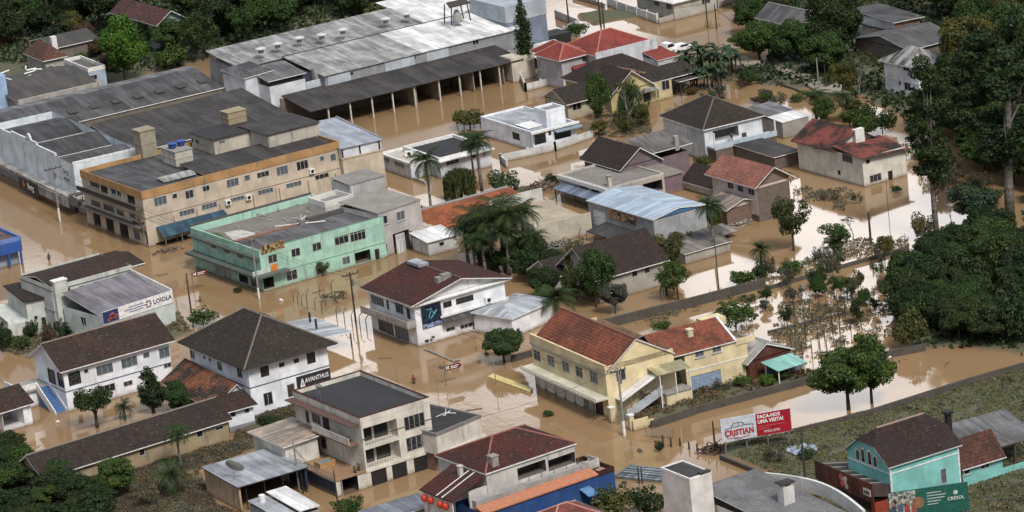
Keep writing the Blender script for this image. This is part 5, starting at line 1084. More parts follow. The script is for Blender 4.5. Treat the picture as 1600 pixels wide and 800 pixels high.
b.body(W((.17, .20, .26), .2), z=(-1, 8.0)); b.body(W((.36, .40, .44), .2), z=(8.0, 11), x=(-.1, b.Lu + .1), y=(-.1, b.Lv), name='upper_band', top=True); b.bx('dark_porch', b.Lu + .2, b.Lu + 5, .5, 5, -1, 3.6, BLACK)
b.part('white_canopy', MB().slab([(b.Lu - 7, -7, 2.2), (b.Lu + 1, -7, 2.2), (b.Lu + 1, -.3, 3.2), (b.Lu - 7, -.3, 3.2)], .1), MET_W)
wallrun('garden_wall', 'white rail fence behind the red roofed house', [(868, 28), (905, 44), (880, 55)], 1.6, W((.5, .5, .5), .3))

# long dark roofs left of the factory
b = Bld('long_dark_warehouse', 'long dark grey fibre cement roof running beside the trees at the left', 'warehouse', (20, 215), (352, 139), 17, 6.0, az=29.7)
b.body(dk, z=(-1, 5.8)); b.gable(FIBRO, dk, 1.9, axis='x', oh=.2, ohg=.2, off=.62)
for i in range(9):
    g = MB(); a = 4 + i * b.Lu / 9.6; g.slab([(a, 3.2, 6.95), (a + 1.6, 3.2, 6.95), (a + 1.6, 4.8, 7.25), (a, 4.8, 7.25)], .05); b.part('roof_light', g, flatm((.05, .045, .04), .6, 0, 'dirty_roof_light'))
b.part('lower_roof', MB().slab([(-1, 16.3, 6.6), (b.Lu + 4, 16.3, 6.6), (b.Lu + 4, 22, 5.9), (-1, 22, 5.9)], .15), sheetm((.16, .16, .165), .4))
b = Bld('second_dark_warehouse', 'broad dark grey gable roof with white verge boards behind the beige block', 'warehouse', (215, 238), (438, 176), 18, 6.8, az=30.5)
yr = b.at('T', 330, 149, 8.9)[1]; b.Lv = yr / .93
b.body(dk, z=(-1, 6.6)); b.gable(FIBRO_BR, dk, 2.0, axis='x', oh=.2, ohg=.25, off=.93)

for i in range(3): g = MB(); a = 8 + i * 8.0; kk = 2.0 / (b.Lv * .93); z_ = lambda y: 6.98 + kk * y; g.slab([(a, 9, z_(9)), (a + 1.6, 9, z_(9)), (a + 1.6, 11, z_(11)), (a, 11, z_(11))], .05); b.part('roof_light', g, flatm((.03, .028, .026), .6, 0, 'dirty_roof_light2'))
b = Bld('white_roof_block', 'white walled block with small dark pitched roof rising between the warehouses', 'building', (382, 122), (417, 110), (348, 113), 8.6, az=33)
b.body(W((.60, .62, .66), .35), z=(0, 8.5)); b.shed(FIBRO, [8.6, 8.8, 9.3, 9.1], oh=.3)
b = Bld('white_roof_block', 'second white walled block with dark roof joined to the factory hall end', 'building', (420, 127), (473, 113), 7, 8.0, az=30.5)
b.body(W((.60, .62, .66), .35), z=(0, 7.0)); b.bx('dark_gap', .3, b.Lu - .2, .3, 6.6, 7.0, 7.9, BLACK); b.shed(sheetm((.12, .12, .125), .4), [8.0, 8.0, 9.1, 9.1], oh=.25); b.bx('side_tank_wall', b.Lu + .2, b.Lu + 7.5, .2, .5, 0, 6.2, W((.52, .56, .62), .3)); b.part('vent_pipe', MB().cyl(b.Lu + 3, 1.4, 4, 8.0, .8, 12), FIBRO_L)
# top left group
b = Bld('ruined_dark_roof', 'wide dark roof with broken white edging beside the pale blue wall', 'building', (30, 162), (155, 133), 22, 4.5, az=29)
b.body(W((.32, .29, .26), .8), z=(-1, 4.4)); b.gable(FIBRO_BR if False else sheetm((.06, .052, .046), .5), dk, 1.8, axis='x', oh=.2, edge=W((.4, .38, .35), .7)); g = MB(); rr = random.Random(9)
for i in range(9): x, y = rr.uniform(0, b.Lu), rr.uniform(10, 20); a = rr.uniform(0, 3); l = rr.uniform(1.5, 3); g.tube([(x, y, 6.3), (x + l * math.cos(a), y + l * math.sin(a), 6.2)], .16, 4)
b.part('loose_planks', g, WHITE); b.part('edge_wall', MB().box(-.3, b.Lu + .2, -.5, -.05, 2.5, 5.2), W((.36, .34, .31), .8)); b.part('side_wall', MB().box(b.Lu + .05, b.Lu + .4, 0, b.Lv, 2.5, 5.0), W((.40, .39, .37), .8))
b = Bld('brown_hip_house', 'small brown hipped roof house with white chimney among the dark trees', 'house', (70, 94), (100, 88), (34, 84), 3.6, az=27)
b.body(W((.35, .33, .3), .6), z=(-1, 3.5)); b.hip(tilem((.10, .045, .032), .3, .3), 2.5, axis='y', oh=.6); b.bx('chimney', 3.2, 4.2, 3.5, 4.6, 4, 6.8, WHITE)
b.bx('yard_slab', b.Lu + .5, b.Lu + 9, 0, 6, .3, .8, concm((.36, .33, .29), .5))
b = Bld('blue_white_house', 'small pale blue house with open flat roof next to the bright green tree', 'house', (137, 107), (163, 101), (100, 92), 4.2, az=27)
b.body(W((.34, .42, .52), .3), z=(-1, 4.2), Rw=[(146, 121, 12, 8, 'w')]); b.flat(concm((.12, .11, .1), .6), z=3.6, par=.6, pm=WHITE)
b = Bld('dark_long_roof', 'very dark long roof behind the small blue house under the trees', 'building', (85, 75), (155, 62), 10, 4, az=30); b.body(dk, z=(-1, 3.9)); b.gable(sheetm((.05, .045, .04), .4), dk, 1.2, axis='x')
b = Bld('wood_gable_house', 'pale green wooden gable house with maroon roof among the far trees', 'house', (246, 36), (283, 26), (190, 14), 6.0, az=30.5)
b.body(W((.22, .27, .25), .5), z=(-1, 5.9), Rw=[(266, 38, 8, 7, 'w')]); b.gable(tilem((.075, .03, .03), .3, .3), W((.22, .27, .25), .5), 1.8, axis='y', oh=.7, ohg=.8)
b = Bld('red_wall_house', 'dark red house corner with white roof edge at the far left among trees', 'house', (-12, 40), (6, 48), 8, 4.5, az=30.5); b.body(W((.2, .08, .07), .4), z=(-1, 4.4), x=(0, 3.2), y=(0, 5)); b.gable(TILE_DK, W((.2, .08, .07), .4), 1.2, axis='y', x=(0, 3.2), y=(0, 5))

# ------------------------------------------------------------------ top right houses
b = Bld('far_white_house', 'white two storey house with lichen white hipped roof half hidden by dark trees', 'house', (1434, 105), (1482, 92), (1382, 93), 5.9, az=31)
wm = W((.76, .77, .80), .3); b.body(wm, z=(-1, 5.9), Lw=[(1416, 105.5, 10, 11, 'w'), (1405, 101, 4, 6, 'w'), (1418, 135, 10, 12, 'w'), (1406, 130, 4, 6, 'w')], Rw=[(1444, 105, 8, 11, 'w'), (1444, 134, 8, 11, 'w')])
b.hip(sheetm((.30, .29, .28), .75, .8), 2.2, axis='y', oh=.7, inset=4); b.band(3.0, .2, WHITE)
b = Bld('mono_roof_house', 'white house with dark mono pitch roof, brick end wall and satellite dish', 'house', (1397, 33.5), (1431, 36), (1336, 20), 5.0, az=30.5)
b.Lu = 5.5; b.body(wm, z=(-1, 4.9), Lw=[(1388, 55, 9, 9, 'w'), (1372, 58, 8, 9, 'd')]); b.bx('brick_end_wall', .02, b.Lu + .02, -.06, -.01, -.5, 4.9, brickm()); b.shed(FIBRO, [5.0, 4.7, 5.5, 5.8], oh=.7); b.part('porch_roof', MB().slab([(-3.0, 2, 2.6), (-.02, 2, 3.3), (-.02, 8.5, 3.3), (-3.0, 8.5, 2.6)], .12), FIBRO_BR); b.part('porch_post', MB().box(-2.9, -2.7, 2.2, 2.4, -.5, 2.45).box(-2.9, -2.7, 8.0, 8.2, -.5, 2.45), WHITE)
dish(1346, 52, 2.9, .8, 'on the small porch roof of the mono pitch house', 40)
b = Bld('dark_sheet_roof', 'broad dark sheet roof between the brick ended house and the lichen roofed house', 'shed', (1420, 78), (1500, 60), 15, 3.4, az=30.5); b.body(dk, z=(-1, 3.3)); b.gable(sheetm((.085, .08, .08), .4), dk, 1.5, axis='x')
b = Bld('dark_ribbed_house', 'white house under a dark ribbed roof at the top beside the far street', 'house', (1250, 40), (1290, 30), (1201, 22), 4.4, az=30.5)
b.body(wm, z=(-1, 4.3), Lw=[(1232, 41, 7, 9, 'wl'), (1212, 31, 9, 7, 'w')]); b.gable(sheetm((.09, .085, .09), .4, 1.0), wm, 1.8, axis='y', oh=.5, cap=CONC)
b = Bld('cream_street_house', 'cream house with white gate on the far side of the flooded street', 'house', (1052, 4), (1120, -13), (1000, -10), 3.4, az=30.5)
b.body(W((.42, .41, .36), .35), z=(-1, 3.3), Rw=[(1103, 2, 13, 8, 'w'), (1122, 6, 5, 14, 'd')], Lw=[(1045, 10, 9, 10, 'w'), (1026, 5, 9, 9, 'w')]); b.hip(MET_W, 1.3, oh=.6)
b = Bld('light_roof_shed', 'open shed with one pale and one grey roof sheet behind the stained white house', 'shed', (1222, 191), (1249, 178), (1188, 181), 2.8, az=30.5)
b.body(W((.3, .29, .27), .6), z=(-1, 2.7)); b.shed(MET_W, [2.8, 2.8, 3.1, 3.1], oh=.1, y=(0, b.Lv * .6)); b.shed(sheetm((.17, .17, .18), .4), [3.1, 3.1, 3.5, 3.5], oh=.1, y=(b.Lv * .62, b.Lv + 4), name='rear_roof')
b = Bld('brown_flat_shed', 'dark brown walled shed roof between stained white house and cream house', 'shed', (1210, 245), (1246, 234), (1178, 222), 2.2, az=30.5); b.body(brickm((.09, .05, .04)), z=(-1, 2.1)); b.shed(FIBRO_BR, [2.2, 2.2, 2.5, 2.5], oh=.3)
b = Bld('brown_roof_shed', 'brown sheet roof on a rough brick shed in front of the pink house', 'shed', (1135, 328), (1190, 340), 6, 2.6, az=30.5); b.Lu = 6; b.body(brickm((.15, .07, .045)), z=(-1, 2.5)); b.gable(sheetm((.22, .17, .14), .5), bw, 1.0, axis='y', oh=.4)
# ------------------------------------------------------------------ long low old house
b = Bld('long_low_house', 'long low old house with brown tile roof and peeling ochre wall in the grass', 'house', (150, 718), (360, 656), 6.6, 2.9, az=33.5)
pe = wallm((.34, .27, .17), .7); b.body(pe, z=(-1, 2.5), x=(-7.5, b.Lu), Rw=[(160, 722, 9, 11, 'w'), (221.5, 705, 9, 14, 'w'), (312, 678, 10, 10, 'w'), (343, 669, 12, 6, 'w')])
b.gable(TILE_DARKEST if False else tilem((.032, .021, .018), .5, .7, (.15, .115, .10)), pe, 1.9, axis='x', x=(-7.5, b.Lu), oh=.5, ohg=.5, cap=flatm((.18, .15, .13), .8, 0, 'ridge_mortar'))

# ------------------------------------------------------------------ maroon roof house, bottom
b = Bld('maroon_roof_house', 'two storey grey white house with maroon hipped tile roof, terrace and striped porch roof', 'house', (759, 739), (902, 694), (690, 709), 7.2, az=34)
wm = W((.50, .48, .45), .45); MAR = b
b.body(wm, z=(-1.5, 7.1), Rw=[(831, 734, 44, 18, 'v'), (878, 721, 42, 17, 'v')], inner=W((.14, .12, .11), .5), y=(0, b.Lv)); b.hip(TILE_MAR, 2.2, axis='x', oh=.25, inset=5, cap=flatm((.26, .10, .08), .7, 0, 'ridge_tiles'))
z = b.at('R', 850, 748, -1)[1]
b.bx('terrace_slab', b.Lu * .2, b.Lu + 1.8, -2.2, -.03, z - .3, z, W((.4, .38, .35), .8)); b.bx('terrace_wall', b.Lu * .2, b.Lu + 1.8, -2.2, -2.05, z, z + .7, W((.48, .46, .43), .9)); b.bx('terrace_end', b.Lu + 1.65, b.Lu + 1.8, -2.04, -.03, z, z + .7, W((.48, .46, .43), .8))
g = MB()
for i in range(6): x = b.Lu * .35 + i * 1.8; g.box(x, x + .07, -2.15, -2.08, z + .7, 6.0)
b.part('terrace_post', g, STEEL)
b.part('porch_roof', MB().slab([(-5.2, -.2, 5.2), (-.3, -.2, 6.9), (-.3, 6.6, 6.9), (-5.2, 6.6, 5.2)], .14), TILE_MAR); g = MB()
for y in (1.9, 3.0): g.slab([(-5.2, y, 5.23), (-.3, y, 6.93), (-.3, y + .16, 6.93), (-5.2, y + .16, 5.23)], .03)
b.part('porch_ridge_strip', g, WHITE); b.part('porch_wall', MB().box(-5.0, -4.85, .2, 6.3, -1, 4.9).box(-2.6, -.02, .1, .3, -1, 5.6), W((.55, .53, .5), .5))
for i in range(4):
    t = thing('red_lantern', 'round red cloth lantern, %s in the row under the striped porch roof' % ['first', 'second', 'third', 'last'][i], 'lantern', b.w(-5.3, (5.6, 4.3, 2.3, 1.2)[i], 4.4), 0, 'red lanterns under the porch')
    MB().tube([(0, 0, -.5), (0, 0, -.25), (0, 0, .2), (0, 0, .4)], [.1, .38, .38, .1], 10).build('lantern_body', flatm((.45, .03, .015), .6, 0, 'red_cloth'), t, True)
chimney(b, -1.5, 3.2, 6.4, 1.2, .5, W((.5, .45, .4))); chimney(b, b.Lu * .10, .3, 7.2, 1.4, .9, concm((.33, .3, .27)))

b = Bld('blue_building', 'deep blue walled building with long orange roof strip at the bottom', 'building', (757, 800), (962, 731), 6.0, 4.4, az=34)
b.body(W((.024, .066, .20), .35), z=(-1.5, 4.2)); b.part('orange_roof', MB().slab([(-.2, -.2, 4.3), (b.Lu * .87, -.2, 4.3), (b.Lu * .87, 1.5, 4.75), (-.2, 1.5, 4.75)], .15), flatm((.40, .16, .085), .6, 0, 'orange_membrane', .08)); b.flat(sheetm((.30, .22, .17), .5), z=4.0, par=.5, x=(b.Lu * .875, b.Lu), y=(0, b.Lv), pm=TILE_MAR, name='end_roof'); b.bx('rear_wall', 0, b.Lu * .87, 1.55, 2.4, 0, 5.3, W((.30, .29, .28), .9)); b.part('side_awning', MB().slab([(b.Lu * .72, -1.8, 2.7), (b.Lu * .80, -1.8, 2.7), (b.Lu * .80, -.02, 3.2), (b.Lu * .72, -.02, 3.2)], .1), flatm((.10, .22, .40), .5, 0, 'blue_awning'))
b = Bld('bright_red_roof', 'bright red tiled roof of a low house at the bottom edge', 'house', (862, 836), (950, 808), (812, 815), 3.0, az=31); b.body(wm, z=(-1, 3.5)); b.hip(tilem((.20, .055, .045), .3, .3, (.3, .14, .1)), 1.9, axis='x', oh=.4, cap=flatm((.4, .2, .16), .7, 0, 'ridge_tiles2'))
b = Bld('green_grey_roof', 'grey metal ramp roof at the bottom between the blue and three storey buildings', 'shed', (590, 815), (682, 788), 4, 1.6, az=30.5); b.body(W((.3, .3, .3), .5), z=(-1, 1.5)); b.shed(sheetm((.20, .22, .26), .35, 1, True), [1.6, 1.6, 1.9, 1.9], oh=.2)
b = Bld('metal_roof_huts', 'row of small grey and white metal roofs at the bottom left of the carport', 'shed', (440, 812), (500, 795), (380, 790), 3.0, az=30.5); b.body(W((.3, .3, .3), .4), z=(-1, 2.9)); b.shed(MET_L, [3.0, 3.0, 3.4, 3.4], oh=.1, x=(0, b.Lu * .45)); b.shed(MET_W, [3.4, 3.4, 3.8, 3.8], x=(b.Lu * .5, b.Lu), oh=.1, name='white_roof'); b.part('roof_vent', MB().cyl(1, 6.5, 3, 4.2, .4, 10), WHITE)
# ------------------------------------------------------------------ white tower and grey roof building
b = Bld('white_tower', 'blank white stair tower with dark flat roof at the bottom edge', 'tower', (1077, 748), (1109, 736), (1033, 730), 9.0, az=31)
b.body(W((.62, .60, .58), .08), z=(-1.5, 9.0)); b.flat(FIBRO_BR, z=8.9, par=.12, pm=WHITE, t=.15); b.bx('raised_lip', b.Lu * .5, b.Lu - .1, -.05, .6, 9.0, 9.25, FIBRO_BR)
b = Bld('grey_roof_building', 'building with broad grey tile roof and white curved parapet at the bottom edge', 'building', (1245, 838), (1330, 805), (1100, 775), 5.0, az=31)
b.body(W((.55, .54, .52), .3), z=(-1.5, 4.9)); b.shed(tilem((.17, .17, .175), .25, .2, (.25, .25, .25)), [5.0, 5.0, 6.2, 6.2], oh=.1, edge=WHITE)
g = MB(); prev = None; n = 12
for k in range(n + 1):
    a = k / n; x = b.Lu + .4 + 2.2 * math.sin(a * 3.1) * .6; y = b.Lv * .95 - a * b.Lv; z = 5.8 + .6 * math.sin(a * math.pi)
    if prev: g.slab([(prev[0], prev[1], prev[2]), (x, y, z), (x + .35, y, z), (prev[0] + .35, prev[1], prev[2])][::-1], 1.6)
    prev = (x, y, z)
b.part('curved_parapet', g, W((.6, .6, .58), .2))
p = G(1230, 792, 5.0); t = thing('roof_chimney', 'stout white chimney pillar with slatted dark cap on the grey tiled roof', 'chimney', p, b.az); MB().box(-.75, .75, -.6, .6, -.5, 2.6).build('shaft', W((.58, .57, .54), .3), t); MB().box(-.9, .9, -.75, .75, 2.9, 3.05).build('cap', FIBRO_BR, t); MB().box(-.6, -.4, -.5, .5, 2.61, 2.89).box(.4, .6, -.5, .5, 2.61, 2.89).build('cap_support', WHITE, t)

# ------------------------------------------------------------------ turquoise house
b = Bld('turquoise_house', 'turquoise house with dark half hipped tile roof and arched gable windows', 'house', (1391, 741), (1497, 707), (1334, 712), 4.9, az=29)
tq = W((.21, .50, .47), .25); TUR = b
b.body(tq, z=(-1, 5.85), Rw=[(1474.5, 744, 9, 24, 'wl')], Lw=[(1347.5, 712, 6, 18, 'wlh'), (1356, 713, 7, 20, 'wh'), (1366, 716, 7, 20, 'wh'), (1375, 719, 6, 18, 'wlh')] if False else [])
# half-hipped roof (ridge along x)
oh, og, rise, clip = .35, .4, 3.0, .56
L1, V1, ze = b.Lu, b.Lv, 6.1; ym = V1 / 2; zk = ze + rise * clip; yk0, yk1 = ym * clip, V1 - ym * clip; zr = ze + rise; ins = 1.9
k = rise / ym
A = lambda x, y, z: (x, y, z)
g = MB()
zo_ = ze - k * oh
fr = [A(-og, -oh, zo_), A(L1 + og, -oh, zo_), A(L1 + og, yk0, zk), A(L1 + og - ins, ym, zr), A(-og + ins, ym, zr), A(-og, yk0, zk)]
bk = [A(-og, V1 + oh, zo_), A(-og, yk1, zk), A(-og + ins, ym, zr), A(L1 + og - ins, ym, zr), A(L1 + og, yk1, zk), A(L1 + og, V1 + oh, zo_)]
g.slab(fr, .14, 0, 1); g.slab(bk, .14, 0, 1); g.face([A(-og, yk0, zk), A(-og + ins, ym, zr), A(-og, yk1, zk)][::-1], 0); g.face([A(L1 + og, yk0, zk), A(L1 + og, yk1, zk), A(L1 + og - ins, ym, zr)], 0)
b.part('roof', g, [tilem((.028, .016, .015), .4, .5, (.14, .09, .08)), W((.5, .55, .55), .2)]); b.part('ridge_cap', MB().tube([A(-og + ins, ym, zr + .03), A(L1 + og - ins, ym, zr + .03)], .13, 6), flatm((.28, .20, .17), .8, 0, 'ridge_mortar2'))
for x in (0, L1):
    g = MB(); f = [(x, 0, 5.85), (x, V1, 5.85), (x, yk1, zk - .2), (x, yk0, zk - .2)]; g.face(f[::-1] if x == 0 else f); b.part('gable_wall', g, tq)
for (dy, hh, kk) in ((-2.0, 1.5, 'shutter'), (-.95, 1.9, 'arched_window'), (.35, 1.9, 'arched_window'), (1.4, 1.5, 'shutter')):
    y = ym - dy; z0 = 5.05; n = 8
    pts = [(-.05, y - .42, z0), (-.05, y + .42, z0)] + [(-.05, y + .42 * math.cos(a), z0 + hh - .42 + .42 * math.sin(a)) for a in [math.pi * q / n for q in range(n + 1)]]
    pts = pts[::-1]
    g = MB(); g.face(pts); fr_ = b.part(kk, g, WHITE); sc_ = [(-.065, y + (q[1] - y) * .72, z0 + .12 + (q[2] - z0) * .82) for q in pts]; g = MB(); g.face(sc_); b.part('pane', g, GLASS if kk[0] == 'a' else FRAME_D, fr_)
b.part('corner_board', MB().box(-.06, .14, -.06, .14, -.5, 5.8).box(L1 - .14, L1 + .06, -.06, .14, -.5, 5.8), WHITE); b.band(4.9, .14, WHITE, .05)
b2 = Bld('turquoise_annex', 'low turquoise annex with rusty red tile roof behind the half hipped house', 'annex', (1503, 727), (1562, 707), (1470, 712), 3.1, az=27)
b2.body(tq, z=(-1, 3.0), x=(0, b2.Lu), Rw=[(1511, 736, 9, 10, 'ws'), (1539, 726, 14, 12, 'w')]); b2.gable(tilem((.085, .034, .024), .4, .7, (.22, .11, .07)), tq, 2.3, axis='x', oh=.5, ohg=.3, tri=True)
b2.body(tq, z=(-1, 1.2), x=(b2.Lu + .01, b2.Lu + 7), y=(0, .2), name='low_wall', top=True); b2.part('porch_roof', MB().slab([(b2.Lu - 2.5, 1.5, 3.4), (b2.Lu + 6.5, 1.5, 3.2), (b2.Lu + 6.5, 8, 5.0), (b2.Lu - 2.5, 8, 5.2)], .15), sheetm((.12, .12, .125), .45)); b2.bx('porch_post', b2.Lu + 3, b2.Lu + 3.3, 1.8, 2.1, 0, 3.2, FRAME_D)
b2.bx('chimney', 2.5, 3.1, 6, 6.6, 4, 7.2, BLACK); b2.bx('chimney_top', 2.3, 3.3, 5.8, 6.8, 7.22, 7.5, BLACK)
# wooden restaurant front
b = Bld('wooden_restaurant', 'dark red wooden restaurant front with round painted emblem before the turquoise house', 'restaurant', (1362, 757), (1410, 740), (1272, 719), 4.2, az=28)
wd = sheetm((.11, .032, .022), .45, .35, False, (.03, .012, .01)); RES = b
b.bx('front_wall', 0, .14, 0, b.Lv, 1.9, 4.2, wd); b.part('side_wall', MB().slab([(.141, 0, 4.15), (b.Lu, 0, 3.1), (b.Lu, .15, 3.1), (.141, .15, 4.15)], 1.5), sheetm((.07, .045, .04), .5, .35))
b.part('roof', MB().slab([(.15, .16, 3.95), (b.Lu, .16, 2.9), (b.Lu, b.Lv, 2.9), (.15, b.Lv, 3.95)], .12), FIBRO_D); b.body(W((.07, .06, .06), .5), z=(-1, 1.88), x=(1.2, b.Lu), y=(.8, b.Lv), name='ground_wall'); b.body(W((.30, .055, .03), .3), z=(-1, 1.88), x=(.2, b.Lu), y=(0, .79), name='red_wall')
g = MB()
for i in range(6): y = 1.2 + i * b.Lv / 6.2; g.slab([(.16, y, 4.06), (b.Lu * .95, y, 3.06), (b.Lu * .95, y + .1, 3.06), (.16, y + .1, 4.06)], .1)
b.part('roof_battens', g, CONC)
y, z = b.at('L', 1319, 752)
def disc(cx, cy, cz, r, n=18): return [(cx, cy + r * math.cos(2 * math.pi * q / n), cz + r * math.sin(2 * math.pi * q / n)) for q in range(n)]
g = MB(); g.face(disc(-.05, y, z, 1.05)[::-1]); e1 = b.part('emblem', g, flatm((.05, .035, .03), .5, 0, 'emblem_dark')); g = MB()
for (dy, dz, r, mi) in ((.5, .45, .42, 0), (-.1, .1, .5, 1), (.35, -.35, .38, 0), (-.5, .5, .3, 1), (-.55, -.45, .36, 1), (.1, -.05, .22, 0)): g.face([(q[0] - .01 - .004 * len(g.f), q[1], q[2]) for q in disc(-.06, y + dy, z + dz, r, 9)][::-1], mi)
b.part('emblem_lettering', g, [flatm((.50, .10, .09), .5, 0, 'emblem_red'), flatm((.62, .45, .40), .5, 0, 'emblem_cream')], e1)
y, z = b.at('L', 1366-3, 765); b.bx('small_sign', -.12, -.03, .3, 1.7, 2.6, 3.4, flatm((.5, .5, .48), .5, 0, 'grey_sign')); b.bx('small_sign_print', -.135, -.125, .5, 1.5, 2.85, 3.15, FRAME_D)

# ------------------------------------------------------------------ billboards
def board(name, label, p0, p1, z0, z1, col, legs=4, mat=None):
    a, c = G(*p0, z0), G(*p1, z0); d_ = c - a; L = d_.length; az = math.atan2(d_.y, d_.x); t = thing(name, label, 'billboard', Vector((a.x, a.y, 0)), az)
    MB().box(0, L, -.0, .15, z0, z1).build('panel', mat or flatm((.50, .54, .60), .5, 0, 'billboard_skin'), t)
    for i in range(legs): x = .4 + i * (L - .8) / (legs - 1); MB().box(x - .08, x + .08, .16, .32, -.8, z1 - .2).build('post', STEEL, t)
    return t, L
t, L = board('billboard', 'roadside billboard with white half reading CRISTIAN and red half inviting a visit', (1128.5, 692), (1238, 673), 2.0, 4.95, WHITE)
MB().box(L * .5, L - .06, -.03, -.005, 2.06, 4.9).build('red_panel', flatm((.33, .008, .02), .5, 0, 'red_print'), t)
rd, dkp = flatm((.38, .02, .02), .5, 0, 'red_ink'), flatm((.03, .03, .035), .5, 0, 'dark_ink')
text_part('lettering', 'CRISTIAN', 1.0, rd, t, (L * .255, -.03, 3.0), sx_=.85, bold=.035)
g = MB(); cx = L * .25; pts = [(-1.75, 3.0), (-1.7, 3.6), (-1.0, 3.7), (-.6, 4.25), (.45, 4.25), (.75, 3.85), (1.75, 3.8), (1.8, 3.55)]
g.tube([(cx + x, -.03, z) for x, z in pts], .045, 5).tube([(cx - 1.0, -.03, 3.68), (cx + .7, -.03, 3.85)], .035, 5).tube([(cx, -.03, 3.75), (cx, -.03, 4.2)], .03, 5); g.build('car_outline', dkp, t)
g = MB(); g.tube([(cx - 1.75, -.03, 2.9), (cx - 1.4, -.03, 2.42), (cx, -.03, 2.3), (cx + 1.3, -.03, 2.42)], .05, 5).build('underline', rd, t)
text_part('lettering', 'FAÇA-NOS\nUMA VISITA!', .62, WHITE, t, (L * .52, -.05, 4.15), sx_=.95, bold=.02, align='LEFT'); MB().box(L * .52, L * .90, -.05, -.04, 3.2, 3.27).box(L * .52, L * .68, -.05, -.04, 2.9, 2.97).build('printed_lines', flatm((.5, .12, .12), .5, 0, 'pale_red_print'), t); text_part('phone_number', '99952-0750', .42, WHITE, t, (L * .60, -.05, 2.5), sx_=1.0, align='LEFT')
t, L = board('billboard', 'green billboard with a group photo on its left part behind the restaurant', (1391, 815), (1515, 797), 1.2, 4.6, WHITE, mat=flatm((.012, .095, .075), .5, 0, 'dark_green_print'))
MB().box(.05, L * .34, -.03, -.005, 1.25, 4.55).build('photo_panel', flatm((.34, .36, .32), .5, 0, 'photo_print', .5), t); g = MB()
cols = [(.05, .06, .09), (.08, .10, .16), (.28, .05, .05), (.30, .07, .06)]
for i in range(4):
    x = .5 + i * .78; g.box(x - .3, x + .3, -.045, -.035, 1.3, 2.9 + .2 * (i % 2), i); g.face([(x + .2 * math.cos(a), -.05, 3.2 + .2 * (i % 2) + .24 * math.sin(a)) for a in [k * .785 for k in range(8)]], 4)
g.build('printed_group', [flatm(c, .5, 0, 'print_cloth') for c in cols] + [flatm((.30, .18, .13), .5, 0, 'print_skin')], t)
g = MB(); g.face([(L * .37 + .7 * math.cos(a), -.05, 3.0 + .7 * math.sin(a)) for a in [k * .39 for k in range(16)]]); g.build('round_print', flatm((.25, .13, .07), .5, 0, 'brown_print'), t)
g = MB()
for k, (a_, w_) in enumerate(((0, .18), (0, .24), (0, .22), (0, .17), (0, .14))): g.box(L * .48, L * (.48 + w_), -.03, -.02, 3.9 - k * .34, 4.0 - k * .34)
g.build('printed_lines', flatm((.45, .5, .48), .5, 0, 'pale_green_print'), t); text_part('lettering', 'CRESOL', .55, WHITE, t, (L * .84, -.03, 2.9))
g = MB(); g.face([(L * .84 + .3 * math.cos(a), -.03, 3.6 + .3 * math.sin(a)) for a in [k * 1.257 + .3 for k in range(5)]]); g.build('logo_mark', flatm((.5, .55, .5), .5, 0, 'pale_print'), t)
for (px, py, lab) in ((303, 434, 'brown direction arrow sign on a post by the mint green building'), (697, 600, 'brown direction arrow sign above the flooded crossing')):
    p = G(px, py + (22 if px == 303 else 2), 0); t = thing('direction_sign', lab, 'sign', p, R(26)); g = MB().tube([(0, 0, -1), (0, 0, 3.2)], .06, 6); g.build('sign_post', STEEL, t)
    zz = 2.6 if px == 303 else 2.3
    g = MB(); g.face([(.1, -.08, zz - .35), (2.2, -.08, zz - .35), (2.6, -.08, zz), (2.2, -.08, zz + .35), (.1, -.08, zz + .35)]); g.build('sign_plate', flatm((.12, .02, .015), .5, 0, 'brown_sign_paint'), t); text_part('lettering', 'H', .6, WHITE, t, (.45, -.09, zz), bold=.03); MB().box(.9, 2.1, -.1, -.085, zz + .05, zz + .15).box(.9, 1.9, -.1, -.085, zz - .18, zz - .08).build('sign_print', WHITE, t)
# ------------------------------------------------------------------ vegetation
def leafm(name, col, var=.5, tr=.25):
    m = bpy.data.materials.new(name); m.use_nodes = True; nt = m.node_tree; nt.nodes.clear()
    o = nd(nt, 'ShaderNodeOutputMaterial'); d_ = nd(nt, 'ShaderNodeBsdfDiffuse'); t = nd(nt, 'ShaderNodeBsdfTranslucent'); gl = nd(nt, 'ShaderNodeBsdfGlossy', i_Roughness=.45)
    g = nd(nt, 'ShaderNodeNewGeometry'); rp = g.outputs['Random Per Island']; ob = objrnd(nt); n1 = noise(nt, g.outputs['Position'], .55, 2)
    c = mixc(nt, rp, c_(col, 1 - var), c_(col, 1 + var)); c = mixc(nt, ramp(nt, n1, .35, .7, 0, .8), c, (col[0] * 1.9, col[1] * 1.5, col[2] * .8)); c = mixc(nt, mth(nt, 'MULTIPLY', ob, .6), c, (col[0] * .6, col[1] * .75, col[2] * 1.0))
    nt.links.new(c, d_.inputs[0]); nt.links.new(c, t.inputs[0]); ms = nd(nt, 'ShaderNodeMixShader', i_0=tr); nt.links.new(d_.outputs[0], ms.inputs[1]); nt.links.new(t.outputs[0], ms.inputs[2])
    m2 = nd(nt, 'ShaderNodeMixShader', i_0=.012); nt.links.new(ms.outputs[0], m2.inputs[1]); nt.links.new(gl.outputs[0], m2.inputs[2]); nt.links.new(m2.outputs[0], o.inputs[0]); return m
